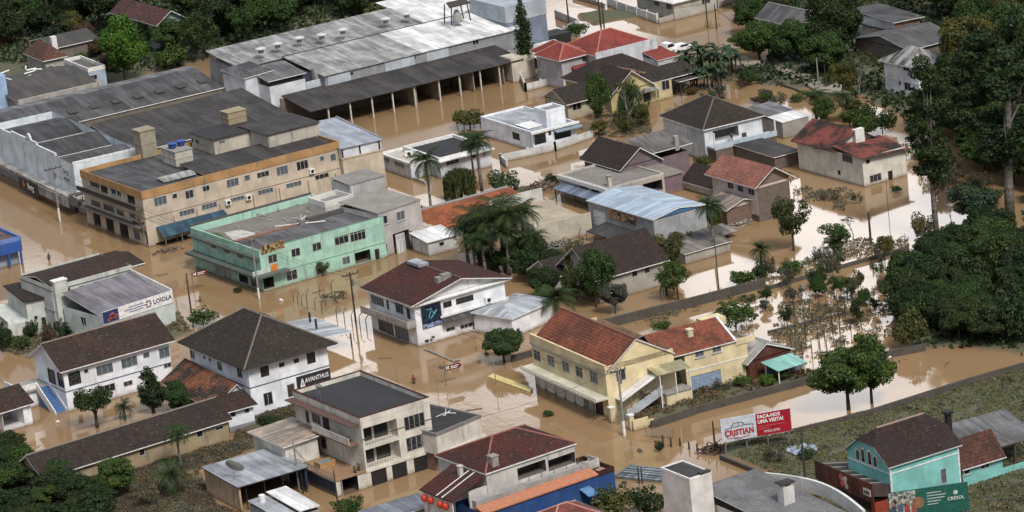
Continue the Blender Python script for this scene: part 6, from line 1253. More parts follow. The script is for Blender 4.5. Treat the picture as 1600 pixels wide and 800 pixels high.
LM = {'dark': leafm('dark_foliage', (.029, .048, .020)), 'mid': leafm('green_foliage', (.044, .078, .024)), 'bright': leafm('bright_foliage', (.060, .125, .020)), 'olive': leafm('olive_foliage', (.070, .078, .028)),
      'grey': leafm('silty_foliage', (.085, .085, .065)), 'brown': leafm('brown_foliage', (.075, .055, .038)), 'palm': leafm('palm_foliage', (.030, .055, .022)), 'blue': leafm('blue_green_foliage', (.045, .075, .045))}
BARK = flatm((.085, .065, .05), .9, 0, 'bark', .3); BARK_L = flatm((.17, .155, .135), .9, 0, 'pale_bark', .3)
npr = np.random.RandomState(11)
def quads(cs, ns, sz, asp=1.0):
    """many leaf faces: centres, normals, sizes"""
    n = len(cs); r_ = npr.randn(n, 3); t = np.cross(ns, r_); t /= np.linalg.norm(t, axis=1)[:, None] + 1e-9; b_ = np.cross(ns, t)
    s1 = sz[:, None] * .5; s2 = s1 * asp
    v = np.stack([cs - t * s1 * .4 - b_ * s2, cs + t * s1 - b_ * s2 * .1, cs + t * s1 * .3 + b_ * s2, cs - t * s1 + b_ * s2 * .2], 1).reshape(-1, 3); return v
def qmesh(name, v, mat):
    n = len(v) // 4; me = bpy.data.meshes.new(name); me.vertices.add(len(v)); me.vertices.foreach_set('co', v.ravel()); me.loops.add(n * 4); me.loops.foreach_set('vertex_index', np.arange(n * 4)); me.polygons.add(n)
    me.polygons.foreach_set('loop_start', np.arange(0, n * 4, 4)); me.polygons.foreach_set('loop_total', np.full(n, 4)); me.update(); me.validate(); me.materials.append(mat); return me
def clumps(n, W_, z0, z1, cr, shape=0):
    out = []
    for _ in range(n):
        for _t in range(50):
            p = npr.uniform(-1, 1, 3)
            if .25 < np.linalg.norm(p) < 1: break
        p = p / np.linalg.norm(p) ** .35
        if shape == 'cone': k = (p[2] + 1) / 2; p[:2] *= (1.02 - k) * 1.0
        if shape == 'dome' and p[2] < -.3: p[2] = -.3
        c = np.array([p[0] * (W_ / 2 - cr * .7), p[1] * (W_ / 2 - cr * .7), (z0 + z1) / 2 + p[2] * ((z1 - z0) / 2 - cr * .6)]); out.append((c, cr * npr.uniform(.5, 1.3) * (1 if shape != 'cone' else max(.35, 1.2 - (p[2] + 1) / 2))))
    return out
def crown(name, cl, per, leaf, flat=.75, asp=1.2):
    V = []; cl = list(cl); lim = len(cl)
    for c, r_ in [q for q in cl[:lim] if npr.rand() < .45]:
        q = npr.randn(3); q[2] = abs(q[2]) * .6; q /= np.linalg.norm(q); cl.append((c + q * r_ * 1.05, r_ * .42))
    for c, r_ in cl:
        n = max(20, int(per * (r_ ** 2))); d_ = npr.randn(n, 3); d_ /= np.linalg.norm(d_, axis=1)[:, None]
        rad = r_ * npr.uniform(.55, 1.12, n) ** .6
        P_ = c + d_ * rad[:, None] * np.array([1, 1, flat]); nn = d_ + npr.randn(n, 3) * .55 + np.array([0, 0, .35]); nn /= np.linalg.norm(nn, axis=1)[:, None]
        V.append(quads(P_, nn, leaf * npr.uniform(.6, 1.4, n), asp))
    return np.concatenate(V)
def trunk_mb(H, z1, r0, cl, nb=7, lean=0.0):
    g = MB(); top = Vector((lean, lean * .4, z1)); g.tube([(0, 0, -1.0), (lean * .2, 0, H * .2), (lean * .6, lean * .2, H * .5), top], [r0 * 1.3, r0, r0 * .75, r0 * .35], 7)
    for i in range(min(nb, len(cl))):
        c = Vector(cl[i * len(cl) // nb][0]); k = .3 + .5 * i / nb; s_ = Vector((lean * k, 0, z1 * k)); mid = s_.lerp(c, .5) + Vector((0, 0, -.1 * H)) * .5
        g.tube([s_, mid, c], [r0 * .45, r0 * .3, r0 * .1], 5)
    return g
PROTO = {}
def proto(kind, W_, H, z0, ncl, cr, per, leaf, r0, shape=0, lean=0, flat=.75, asp=1.2):
    cl = clumps(ncl, W_, z0, H, cr, shape); v = crown(kind, cl, per, leaf, flat, asp); PROTO.setdefault(kind, []).append((v, trunk_mb(H, z0 + (H - z0) * .7, r0, cl, 8, lean), W_, H, {}))
for k in range(4): proto('tree', 8.5, 8.5, 1.8, 36, 1.45, 210, .27, .22, 0, npr.uniform(-.5, .5))
for k in range(3): proto('loose', 7.5, 8.0, 1.8, 24, 1.1, 190, .22, .16, 0, npr.uniform(-.6, .6))
for k in range(3): proto('big', 13, 12.5, 2.0, 64, 1.85, 130, .34, .35, 0)
for k in range(4): proto('bush', 3.6, 2.4, .1, 16, .72, 330, .16, .06, 'dome')
for k in range(2): proto('scrub', 3.6, 2.0, .0, 14, .5, 220, .11, .04, 'dome', 0, .75, 2.4)
proto('ball', 5.2, 4.9, 2.0, 70, .62, 230, .17, .22, 'dome', 0, .8)
proto('cone', 5.2, 7.2, .9, 60, .85, 330, .17, .22, 'cone')
proto('cypress', 2.4, 13.5, .6, 85, .62, 200, .2, .2, 'cyl', 0, 1.6)
for k in range(2): proto('tall', 8.0, 24, 6.0, 60, 1.15, 190, .25, .38, 0, .8, .6)
# cypress: squeeze to a flame
v = PROTO['cypress'][0][0]; k = np.clip(v[:, 2] / 13.5, 0, 1); f = np.clip(np.minimum(1, (1.02 - k) * 2.0) ** .7 * np.minimum(1, k * 6 + .45), .08, 1); v[:, 0] *= f; v[:, 1] *= f
def palm_proto(H, L, n=18, droop=1.0, seed=0):
    r_ = np.random.RandomState(seed); V = []; 
    for i in range(n):
        a = 6.283 * i / n + r_.uniform(-.2, .2); e0 = r_.uniform(.15, 1.25) if i % 3 else r_.uniform(-.5, .2); pos = np.array([0, 0, H]); pts = []
        for s_ in range(15):
            k = s_ / 14; e = e0 - droop * 1.75 * k ** 1.2; st = L / 14; pos = pos + np.array([math.cos(a) * math.cos(e), math.sin(a) * math.cos(e), math.sin(e)]) * st; pts.append(pos.copy())
        side = np.array([-math.sin(a), math.cos(a), 0])
        for s_ in range(1, 14):
            k = s_ / 14; w_ = L * .26 * math.sin(math.pi * min(1, k * .85 + .16)) ; d_ = pts[s_] - pts[s_ - 1]
            for sg in (-1, 1):
                for h_ in (0, .5):
                    b0 = pts[s_ - 1] + d_ * h_; tip = b0 + side * sg * w_ * .8 + d_ * 1.6 + np.array([0, 0, -w_ * .55 * r_.uniform(.6, 1.2)])
                    V += [b0, b0 + d_ * .42, tip, tip - d_ * .12]
    return np.array(V)
for sd, (H, L) in enumerate(((8.5, 3.2), (8.5, 3.4))):
    g = MB().tube([(0, 0, -1), (.05, 0, H * .3), (.1, 0, H * .7), (0, 0, H * .86)], [.27, .23, .19, .15], 8).tube([(0, 0, H * .86), (0, 0, H)], [.17, .09], 8); PROTO.setdefault('palm', []).append((palm_proto(H, L, 26, 1.0, sd), g, 6.0, 10.0, {}))
g = MB().tube([(0, 0, -1), (0, 0, 2.4)], [.3, .22], 8); PROTO['lowpalm'] = [(palm_proto(2.4, 3.0, 24, .85, 5), g, 5.6, 4.4, {})]
g = MB().tube([(0, 0, -1), (0, 0, 1.2)], [.15, .1], 6); PROTO['fanpalm'] = [(palm_proto(1.2, 1.6, 16, .9, 8), g, 3.0, 2.4, {})]
def banana():
    V = []; g = MB()
    for q in range(5):
        x, y = npr.uniform(-1.1, 1.1, 2); H = npr.uniform(1.8, 3.0); g.tube([(x, y, -.5), (x, y, H)], [.16, .1], 6)
        for i in range(8):
            a = npr.uniform(0, 6.28); e = npr.uniform(.5, 1.4); L = npr.uniform(1.5, 2.3); p = np.array([x, y, H]); side = np.array([-math.sin(a), math.cos(a), 0]) * .3
            for s_ in range(6):
                d_ = np.array([math.cos(a) * math.cos(e), math.sin(a) * math.cos(e), math.sin(e)]) * L / 6; w0 = math.sin(math.pi * (s_ + .3) / 6.6); w1 = math.sin(math.pi * (s_ + 1.3) / 7.4); V += [p - side * w0, p + side * w0, p + d_ + side * w1, p + d_ - side * w1]; p = p + d_; e -= .32
    return np.array(V), g
for k in range(2): v, g = banana(); PROTO.setdefault('banana', []).append((v, g, 4.2, 4.3, {}))
def willow():
    V = []
    for i in range(230):
        a = npr.uniform(0, 6.28); r_ = 2.3 * npr.uniform(.1, 1) ** .6; z = 4.8 - .35 * r_ ** 1.5 + npr.uniform(-.3, .3); L = npr.uniform(1.5, 4.0); x, y = r_ * math.cos(a), r_ * math.sin(a); n = int(L / .3)
        for s_ in range(n):
            q = npr.uniform(0, 3.14); d_ = np.array([math.cos(q), math.sin(q), 0]) * .1; p = np.array([x, y, max(.1, z - s_ * .3)]) + npr.uniform(-.06, .06, 3); V += [p - d_, p + d_, p + d_ * .6 + (0, 0, -.36), p - d_ * .6 + (0, 0, -.36)]
    return np.array(V)
PROTO['willow'] = [(willow(), MB().tube([(0, 0, -1), (0, 0, 2), (.1, 0, 4.2)], [.25, .2, .1], 7), 5.0, 5.2, {})]
def bare(seed):
    r_ = random.Random(seed); g = MB(); tips = []
    def br(p, d_, L, r0, dep):
        q = p + d_ * L; g.tube([p, (p + q) / 2 + Vector((r_.uniform(-.1, .1), r_.uniform(-.1, .1), 0)) * L, q], [r0, r0 * .8, r0 * .6], 4, 0, False)
        if dep == 0: tips.append(q); return
        for _ in range(3 if dep > 1 else 2): br(q, (d_ + Vector((r_.uniform(-.7, .7), r_.uniform(-.7, .7), r_.uniform(-.1, .4)))).normalized(), L * r_.uniform(.55, .8), r0 * .55, dep - 1)
    br(Vector((0, 0, -.5)), Vector((0, 0, 1)), 2.6, .13, 4)
    P_ = np.array([t + Vector((r_.uniform(-.4, .4),) * 3) for t in tips for _ in range(7)]); n_ = npr.randn(len(P_), 3); n_ /= np.linalg.norm(n_, axis=1)[:, None]
    return quads(P_, n_, np.full(len(P_), .2)), g
for k in range(2): v, g = bare(k); PROTO.setdefault('sparse', []).append((v, g, 5.5, 7.5, {}))
MESH = {}
_n = [0]
def plant(kind, px, py, wpx, hpx, label=None, group=None, leaf='mid', name='tree', cat='tree', z=None, var=None):
    i = _n[0] % len(PROTO[kind]) if var is None else var; _n[0] += 1
    key = (kind, i, leaf); v, tg, W_, H, _ = PROTO[kind][i]
    if key not in MESH: MESH[key] = qmesh('crown_' + kind, v, LM[leaf])
    if (kind, i) not in MESH: MESH[(kind, i)] = tg.data('trunk_' + kind, BARK_L if kind in ('palm', 'sparse', 'tall') else BARK, True)
    p = G(px, py, 0); p.z = lz(p.x, p.y) if z is None else z
    k = PX(p + Vector((0, 0, 1))); kh = PX(p)[1] - k[1]; kw = PX(p + Vector((1, 0, 0)))[0] - PX(p)[0]
    t = thing(name, label, cat, p, rng.uniform(0, 6.28), group); sw = wpx / kw / W_; sh = hpx / kh / H; t.scale = (sw, sw, sh)
    if kind in ('palm',): t.scale = (sw, sw, sh)
    c = bpy.data.objects.new('crown' if name != 'bush' else 'foliage', MESH[key]); COL.objects.link(c); c.parent = t
    c = bpy.data.objects.new('trunk' if name != 'bush' else 'stem', MESH[(kind, i)]); COL.objects.link(c); c.parent = t
    return t
# --- named trees
for a in [('tree', 196, 130, 84, 104, 'tall bright green tree beside the small blue and white house', 'bright'), ('bush', 272, 108, 66, 36, 'rounded green bushy tree right of the bright green tree', 'mid'),
    ('cypress', 825, 122, 27, 138, 'narrow dark cypress left of the red roofed house', 'dark'),
    ('tree', 232, 76, 58, 46, 'dark tree below the maroon roofed gable house', 'dark'), ('tree', 272, 84, 60, 50, 'green tree in front of the pale green wooden gable wall', 'mid'), ('big', 330, 60, 90, 78, 'tall dark tree right of the wooden gable house', 'dark'), ('tree', 60, 58, 60, 48, 'dark tree behind the small brown hipped roof', 'dark'), ('tree', 20, 72, 56, 50, 'dark tree at the far left above the pale blue wall', 'dark'), ('tree', 116, 66, 50, 44, 'yellowish green tree above the broken dark roof', 'olive'), ('tree', 128, 112, 32, 26, 'small green tree leaning over the blue white house', 'mid'),
    ('ball', 152, 668, 66, 62, 'round clipped dark tree standing in flood water', 'dark'), ('cone', 240, 645, 64, 84, 'dark conical conifer in front of the long white house', 'dark'), ('tree', 279, 648, 52, 52, 'light green rounded tree beside the mossy annex roof', 'mid'),
    ('willow', 722, 316, 60, 58, 'weeping light green tree below the pair of tall palms', 'olive'), ('loose', 942, 205, 46, 96, 'slim tall green tree before the long brown roofed house', 'mid'),
    ('loose', 1240, 392, 74, 98, 'olive green loose tree left of the flooded white water patch', 'olive'), ('loose', 1302, 400, 62, 52, 'small dark tree in bright flood water below the cream house', 'mid'), ('sparse', 1332, 372, 44, 40, 'thin small tree right of the brick post', 'grey'),
    ('bush', 1446, 375, 44, 44, 'grey silty bush at the foot of the tall slim tree', 'grey'), ('tree', 1520, 355, 84, 74, 'silvery green bushy tree in the water between two tall trunks', 'blue'), ('tall', 1464, 376, 90, 292, 'very tall slim dark tree with bare lower trunk in the flood', 'dark'),
    ('tall', 1578, 352, 150, 350, 'tallest dark tree with reddish trunk at the right', 'dark'), ('sparse', 1488, 372, 50, 110, 'thin bare stemmed tree right of the tall slim tree', 'grey'),
    ('tree', 1326, 640, 112, 98, 'wide ragged green tree behind the garden wall in bright water', 'mid'), ('tree', 1362, 630, 84, 104, 'taller right one of the two ragged green trees by the garden wall', 'mid'),
    ('bush', 1150, 512, 78, 40, 'dark green bush behind the second yellow house', 'mid'), ('loose', 932, 480, 66, 96, 'mid green garden tree left of the grey garden house windows', 'mid'), ('tree', 962, 490, 44, 50, 'lower grey green tree in front of the garden tree', 'grey'), ('loose', 1050, 425, 60, 66, 'olive tree beside the patched sheet roofs', 'olive'),
    ('loose', 1060, 468, 54, 62, 'hanging light green tree in water near the stone wall', 'mid'), ('tree', 788, 566, 66, 52, 'dense green tree by the wall of the white gabled shop', 'mid'), ('sparse', 1345, 165, 80, 100, 'loose olive tree with open branches before the lichen roofed house', 'olive'), ('loose', 1318, 160, 54, 66, 'low olive tree left of the open branched one', 'olive'),
    ('loose', 505, 432, 28, 28, 'small shrub like tree growing against the mint green wall', 'olive'), ('tree', 1187, 95, 76, 62, 'dark green round tree at the edge of the flooded street', 'mid'), ('big', 1305, 95, 96, 112, 'large dark tree left of the brick ended house', 'dark'), ('tree', 1245, 100, 70, 66, 'green tree below the dark ribbed roof', 'mid'), ('tree', 1292, 116, 80, 62, 'broad green tree above the sandy street', 'mid'),
    ('sparse', 985, 205, 60, 90, 'thin grey palm like tree between garden debris', 'olive'), ('loose', 1230, 510, 26, 36, 'small lone tree in the bright flooded garden', 'dark'), ('loose', 1346, 508, 34, 46, 'small dark tree near the vineyard posts', 'dark'), ('loose', 1330, 470, 28, 40, 'little tree beside tall thin fence posts', 'grey'), ('bush', 1426, 545, 62, 56, 'yellowish green bush at the edge of the dark thicket', 'olive'),]:
    plant(a[0], *a[1:5], a[5], None, a[6])
for px, py, w_, h_, lb in ((676, 352, 60, 118, 'tall royal palm standing alone beside the pale lean-to'), (753, 298, 66, 92, 'tall royal palm, right one of the pair by the flat roofed house'), (742, 286, 46, 80, 'slender palm, left one of the pair by the flat roofed house'), (1116, 398, 60, 90, 'grey green palm right of the pale blue metal hall'),
        (1276, 192, 60, 52, 'dark feathery palm at the end of the sandy street'), (1320, 192, 44, 50, 'light green palm beside the sandy street end'), (284, 735, 54, 66, 'palm in the rough grass beside the long low house'), (1180, 172 - 60, 1, 1, '')):
    if w_ > 5: plant('palm', px, py, w_, h_, lb, None, 'palm', 'palm_tree', 'palm')
for i, (px, py, w_, h_) in enumerate(((733, 420, 74, 78), (750, 414, 78, 92), (770, 422, 80, 92), (788, 410, 84, 102), (804, 426, 86, 108), (822, 416, 78, 98), (760, 434, 66, 70), (836, 424, 60, 64), (796, 430, 70, 80), (744, 428, 60, 62))): plant('palm', px, py, w_, h_, 'dark palm in the dense palm clump behind the white gabled shop', 'palms in the dense clump', 'dark', 'palm_tree', 'palm')
for px, py, w_, h_, lb in ((872, 500, 78, 62, 'broad low palm between the metal roof wing and the yellow house'), (1190, 412, 40, 40, 'small round palm standing in bright water'), (270, 778, 62, 56, 'low feathery palm below the rough grass'), (196, 655, 36, 34, 'small palm beside the round clipped tree'), (1042, 462, 40, 44, 'small palm beside the hanging light green tree')): plant('lowpalm', px, py, w_, h_, lb, None, 'palm', 'palm_tree', 'palm')
for i, (px, py, w_, h_) in enumerate(((1085, 125, 46, 54), (1105, 122, 50, 60), (1128, 124, 50, 56), (1150, 120, 46, 48), (1118, 138, 44, 46), (1092, 140, 40, 40), (560, 16, 50, 40), (20, 15, 50, 50))): plant('banana', px, py, w_, h_, 'banana plant with long pale leaves beside the porch debris' if i < 6 else 'banana plant among the dark trees above the roofs', 'banana plants in the gardens' if i < 6 else 'banana plants among the far trees', 'blue' if i < 6 else 'mid', 'banana_plant', 'banana plant')
# --- bushes
BU = [(52, 528, 32, 24, 'dark', 'dark round bush at the corner of the cream arched house'), (34, 548, 34, 22, 'mid', 'low green bush below the round dark bush'), (104, 508, 52, 26, 'brown', 'brown green hedge bush under the arched windows'), (142, 508, 30, 22, 'bright', 'bright green bush beside the grey roofed office annex'), (165, 508, 44, 16, 'bright', 'wide bright bush against the office annex wall'),
      (120, 522, 50, 22, 'dark', 'dark hedge bush in front of the brown one'), (78, 520, 30, 26, 'grey', 'grey bush left of the hedge'), (242, 498, 42, 20, 'mid', 'green bush under the insurance sign wall'), (318, 508, 50, 24, 'mid', 'green bush between the long white house and the street'), (4, 548, 40, 48, 'dark', 'very dark bush at the left edge by the flood'),
      (550, 805, 52, 28, 'mid', 'green bush at the bottom edge left of the ramp roof'), (700, 800, 40, 24, 'mid', 'green bush under the red lanterns'), (961, 806, 84, 42, 'olive', 'olive brown bush at the bottom edge beside the bright red roof'), (1012, 804, 66, 46, 'dark', 'dark green bush left of the white tower'), (1030, 706, 18, 16, 'dark', 'small bush poking out of the street flood'), (857, 650, 20, 9, 'mid', 'tiny green clump near the yellow shutters'),
      (525, 470, 48, 18, 'grey', 'half drowned grey bush inside the bent post fence'), (372, 457, 18, 9, 'dark', 'floating dark clump in front of the mint building'), (1062, 612, 24, 34, 'dark', 'dark slender shrub under the yellow porch'), (1035, 628, 30, 26, 'dark', 'dark shrub at the foot of the white roofed stair'), (1012, 640, 34, 26, 'brown', 'brown shrub beside the stair foot'), (1200, 604, 28, 18, 'bright', 'yellow green shrub beside the teal canopy'),
      (1222, 598, 22, 16, 'mid', 'green shrub under the teal canopy'), (1128, 612, 40, 14, 'grey', 'low grey shrubs along the garage yard wall'), (1160, 606, 36, 14, 'mid', 'low green shrub row near the wooden shed'), (790, 300, 58, 34, 'blue', 'blue green bush right of the weeping tree'), (660, 352, 32, 30, 'dark', 'dark bush at the foot of the lone royal palm'), (735, 200, 64, 30, 'olive', 'olive bush in front of the loading shed water'),
      (900, 55, 44, 18, 'mid', 'dark green bush behind the red roof'), (845, 75, 26, 22, 'mid', 'green shrub beside the cypress'), (1308, 490, 40, 16, 'grey', 'silty shrub line in the flooded garden'), (1300, 300, 0, 0, '', ''), (1338, 318, 26, 20, 'grey', 'grey drowned bush in front of the cream house door'), (1400, 300, 22, 9, 'mid', 'small green clump near the cream house'), (1300, 312, 40, 16, 'grey', 'flattened grey bush beside floating planks'),
      (1165, 448, 46, 24, 'mid', 'green bush growing over the stone wall'), (1190, 438, 34, 30, 'dark', 'dark bush on the stone wall end'), (1235, 428, 44, 20, 'mid', 'green bush behind the low dark wall'), (1286, 408, 42, 22, 'grey', 'grey bush behind the low dark wall'), (1355, 470, 30, 26, 'grey', 'grey leafy bush near the thicket'), (1210, 725, 42, 24, 'grey', 'grey green weeds bush under the billboard'), (1262, 722, 30, 18, 'mid', 'green weeds bush on the muddy lawn'),
      (862, 290, 26, 20, 'dark', 'dark clipped bush beside the wood pile'), (1000, 322, 22, 26, 'mid', 'green shrub behind the pale blue metal roof'), (1100, 262, 30, 20, 'olive', 'olive shrub right of the purple wall'), (230, 792, 60, 40, 'grey', 'silvery flowering bush at the bottom left thicket edge'), (1032, 518, 34, 16, 'mid', 'green bush on the yellow house roof edge side'), (1062, 212, 30, 18, 'grey', 'grey shrub left of the stained house'),
      (430, 655 + 12, 30, 12, 'dark', 'dark shrub row at the white hipped house plinth'), (395 + 20, 668, 30, 12, 'dark', 'second dark shrub at the white hipped house plinth'), (1205, 158, 50, 8, 'grey', 'flattened weeds along the drowned sandy street edge')]
for px, py, w_, h_, lf, lb in BU:
    if w_: plant('bush' if lf != 'grey' else 'scrub', px, py, w_, h_, lb, None, lf, 'bush', 'bush')
# --- masses of trees one can still tell apart
def mass(poly, n, kinds, leaves, wr, hr, label, group, excl=(), seed=1):
    r_ = random.Random(seed); xs = [p[0] for p in poly]; ys = [p[1] for p in poly]; pl = np.array(poly, float); c = []; tries = 0
    while len(c) < n and tries < 6000:
        tries += 1; x, y = r_.uniform(min(xs), max(xs)), r_.uniform(min(ys), max(ys))
        if sdist(np.array([[x, y]]), pl)[0] < 0: continue
        if any(e[0] < x < e[2] and e[1] < y < e[3] for e in excl): continue
        if any(abs(x - a) < wr[0] * .42 and abs(y - b_) < hr[0] * .22 for a, b_ in c): continue
        c.append((x, y))
    for x, y in sorted(c, key=lambda q: q[1]):
        w_ = r_.uniform(*wr); kd = r_.choice(kinds); lf = r_.choice(leaves); bu = kd in ('bush', 'scrub')
        lab = ('broad ' if w_ > (wr[0] + wr[1]) / 2 else 'narrower ') + {'dark': 'deep green ', 'mid': 'fresh green ', 'olive': 'olive ', 'grey': 'silty grey ', 'brown': 'brownish ', 'bright': 'bright green '}[lf] + label.replace('dark green ', '').replace('dark ', '').replace('green ', '')
        plant(kd, x, y, w_, w_ / wr[0] * r_.uniform(*hr), lab, group, lf, 'bush' if bu else 'tree', 'bush' if bu else 'tree')
mass([(-20, -60), (700, -90), (740, 5), (600, 20), (420, 72), (300, 108), (225, 100), (160, 60), (60, 64), (-20, 85)], 84, ['tree', 'big', 'tree', 'loose'], ['dark', 'dark', 'mid', 'dark', 'olive', 'dark'], (58, 92), (52, 74), 'dark green tree massed above the long warehouse roofs', 'trees above the warehouses', [(168, 8, 300, 84), (20, 66, 170, 200)], 3)
mass([(1165, 5), (1240, -20), (1240, 10), (1200, 60), (1160, 55)], 6, ['tree'], ['dark', 'mid'], (50, 64), (40, 50), 'dark tree along the far flooded street', 'trees along the far street', (), 4)
mass([(1310, 10), (1330, -60), (1640, -60), (1640, 300), (1560, 310), (1500, 230), (1490, 190), (1500, 110), (1540, 70), (1450, 25), (1400, 12)], 56, ['tree', 'big', 'big', 'loose'], ['dark', 'mid', 'mid', 'dark', 'olive'], (70, 110), (70, 105), 'tree of the hillside wood beside the white lichen roofed house', 'trees of the hillside wood', [(1330, 14, 1450, 90), (1385, 60, 1500, 84), (1370, 60, 1475, 220)], 5)
mass([(1360, 205), (1470, 195), (1560, 240), (1640, 260), (1640, 330), (1500, 260), (1400, 215)], 14, ['tree', 'loose'], ['dark', 'mid'], (60, 80), (40, 52), 'dark tree at the wood edge beside brown water', 'trees at the wood edge', [(1380, 225, 1520, 300)], 6)
mass([(1405, 500), (1425, 440), (1520, 400), (1640, 370), (1640, 545), (1570, 540), (1480, 540), (1420, 530)], 46, ['tree', 'tree', 'bush', 'big'], ['dark', 'dark', 'mid', 'dark'], (56, 84), (36, 50), 'dark dense tree of the thicket above the walled pond', 'trees of the thicket', (), 7)
mass([(1395, 470), (1420, 430), (1500, 398), (1560, 385), (1560, 400), (1440, 450)], 10, ['bush', 'tree'], ['mid', 'mid', 'dark'], (50, 70), (34, 46), 'green shrub tree along the upper thicket edge', 'shrub trees at the thicket edge', (), 8)
mass([(-30, 735), (60, 745), (160, 770), (235, 800), (235, 860), (-30, 870)], 26, ['tree', 'bush', 'tree'], ['dark', 'mid', 'dark'], (50, 76), (28, 38), 'dark bushy tree of the thicket below the long low house', 'trees of the near thicket', (), 9)
mass([(-30, 716), (44, 722), (30, 745), (-30, 745)], 4, ['tree'], ['mid', 'dark'], (46, 60), (26, 36), 'green tree at the water edge below the tiled garage', 'trees below the tiled garage', (), 10)
mass([(1270, 188), (1330, 170), (1400, 200), (1380, 225), (1300, 205)], 7, ['loose', 'bush'], ['mid', 'dark', 'olive'], (36, 52), (28, 44), 'garden tree between the cream house and the lichen roofed house', 'garden trees by the cream house', (), 11)
mass([(30, 60), (160, 66), (185, 95), (170, 130), (160, 100), (60, 70)], 6, ['tree', 'loose'], ['dark', 'brown'], (36, 50), (26, 36), 'small dark tree around the broken roofs', 'small trees around the broken roofs', (), 12)
mass([(930, 440), (945, 400), (900, 440), (895, 480), (930, 485)], 4, ['loose', 'bush'], ['mid', 'olive'], (40, 54), (36, 50), 'garden shrub tree around the grey garden house', 'shrubs around the grey garden house', (), 13)
mass([(1205, 425), (1420, 385), (1420, 470), (1340, 520), (1210, 505)], 30, ['bush', 'loose', 'scrub', 'scrub', 'sparse'], ['mid', 'grey', 'dark', 'olive'], (16, 34), (12, 24), 'small half drowned shrub in the bright flooded gardens', 'shrubs of the flooded gardens', (), 21)
mass([(1100, 480), (1200, 460), (1210, 505), (1110, 500)], 5, ['bush', 'loose', 'scrub'], ['mid', 'grey', 'dark'], (18, 30), (14, 22), 'small shrub in the water behind the second yellow house', 'shrubs behind the second yellow house', (), 22)
mass([(920, 180), (1000, 165), (1025, 210), (930, 215)], 14, ['bush', 'loose', 'scrub', 'sparse'], ['mid', 'grey', 'olive'], (22, 40), (18, 34), 'tangled garden shrub before the dark yellow house', 'shrubs before the dark yellow house', (), 23)
mass([(1040, 330), (1110, 345), (1150, 375), (1060, 400), (1020, 370)], 9, ['bush', 'scrub', 'loose'], ['mid', 'grey', 'olive'], (20, 34), (16, 26), 'garden shrub among the low patched sheds', 'shrubs among the low sheds', (), 24)
mass([(1420, 230), (1560, 300), (1560, 340), (1490, 330), (1410, 270)], 10, ['bush', 'scrub', 'loose'], ['mid', 'grey', 'dark'], (26, 46), (20, 34), 'drowned shrub between the tall trees and the cream house', 'shrubs by the tall trees', (), 25)
mass([(740, 395), (840, 400), (850, 425), (760, 432)], 9, ['bush', 'tree'], ['dark', 'mid'], (34, 50), (26, 38), 'dark shrub under the dense palm clump', 'shrubs under the palm clump', (), 26)
mass([(1060, 150), (1170, 130), (1250, 160), (1160, 175), (1080, 165)], 12, ['scrub', 'bush'], ['grey', 'brown', 'mid'], (20, 36), (9, 16), 'flattened muddy shrub in the drained plot by the sandy street', 'muddy shrubs by the sandy street', (), 27)
mass([(20, 500), (150, 500), (170, 520), (60, 545)], 7, ['bush', 'scrub'], ['mid', 'brown', 'dark'], (22, 34), (14, 24), 'small garden shrub before the cream arched house', 'shrubs before the cream arched house', (), 28)
mass([(820, 400), (880, 440), (900, 490), (850, 490), (820, 440)], 6, ['tree', 'bush'], ['mid', 'dark'], (36, 52), (28, 42), 'dark garden tree left of the grey outbuilding', 'garden trees by the outbuilding', (), 29)
# --- ground cover nobody could count
def scatter(name, label, polys, dens, leaf, size, hgt, mat, seed=1, clump=.5, zoff=0.0, asp=1.6):
    r_ = np.random.RandomState(seed); V = []
    for pl in polys:
        P_ = np.array([[G(*q).x, G(*q).y] for q in pl]); lo, hi = P_.min(0), P_.max(0); lo = np.maximum(lo, (-110, 390)); hi = np.minimum(hi, (110, 760)); n = int((hi - lo).prod() * dens); c = r_.uniform(lo, hi, (n, 2)); c = c[sdist(c, P_) > 0]
        m_ = vnoise(c[:, 0] / 2.6, c[:, 1] / 2.6, seed + 5) * .6 + vnoise(c[:, 0] / .9, c[:, 1] / .9, seed + 6) * .4; c = c[m_ > clump]; m_ = m_[m_ > clump]
        z = land_z(c[:, 0], c[:, 1]); z = np.maximum(z, 0)
        P3 = np.stack([c[:, 0], c[:, 1], z + r_.uniform(0, 1, len(c)) * hgt * np.clip((m_ - clump) * 4, .15, 1) + zoff], 1); n_ = r_.randn(len(c), 3) + np.array([0, 0, .5]); n_ /= np.linalg.norm(n_, axis=1)[:, None]; V.append(quads(P3, n_, size * r_.uniform(.5, 1.5, len(c)), asp))
    o_ = bpy.data.objects.new(name, qmesh(name, np.concatenate(V), mat)); COL.objects.link(o_); return tag(o_, label, 'ground cover', kind='stuff')
gl = leafm('grass_blades', (.105, .112, .052), .35, .2); gl2 = leafm('silty_weeds', (.12, .115, .085), .45, .15); gl3 = leafm('brown_litter', (.085, .07, .05), .5, .1)
scatter('grass', 'short muddy grass of the field around the turquoise house', [LAND[1]], 22, 0, .13, .14, gl, 1, .25, asp=2.6)
scatter('weeds', 'paler trampled weeds lying in patches on the field', [LAND[1]], 30, 0, .16, .35, gl2, 2, .58, asp=2.6)
scatter('rough_grass', 'rough brown grass of the plot beside the long low house', [LAND[0]], 70, 0, .10, .3, gl3, 3, .3, asp=2.6); scatter('weeds', 'green and silty weeds on the plot beside the long low house', [LAND[0]], 50, 0, .10, .35, gl2, 14, .5, asp=2.6)
scatter('undergrowth', 'dark undergrowth under the trees above the warehouses', [[(-20, -60), (760, -80), (740, 0), (420, 75), (200, 120), (-20, 100)]], 2.2, 0, .55, .9, LM['dark'], 4, .2)
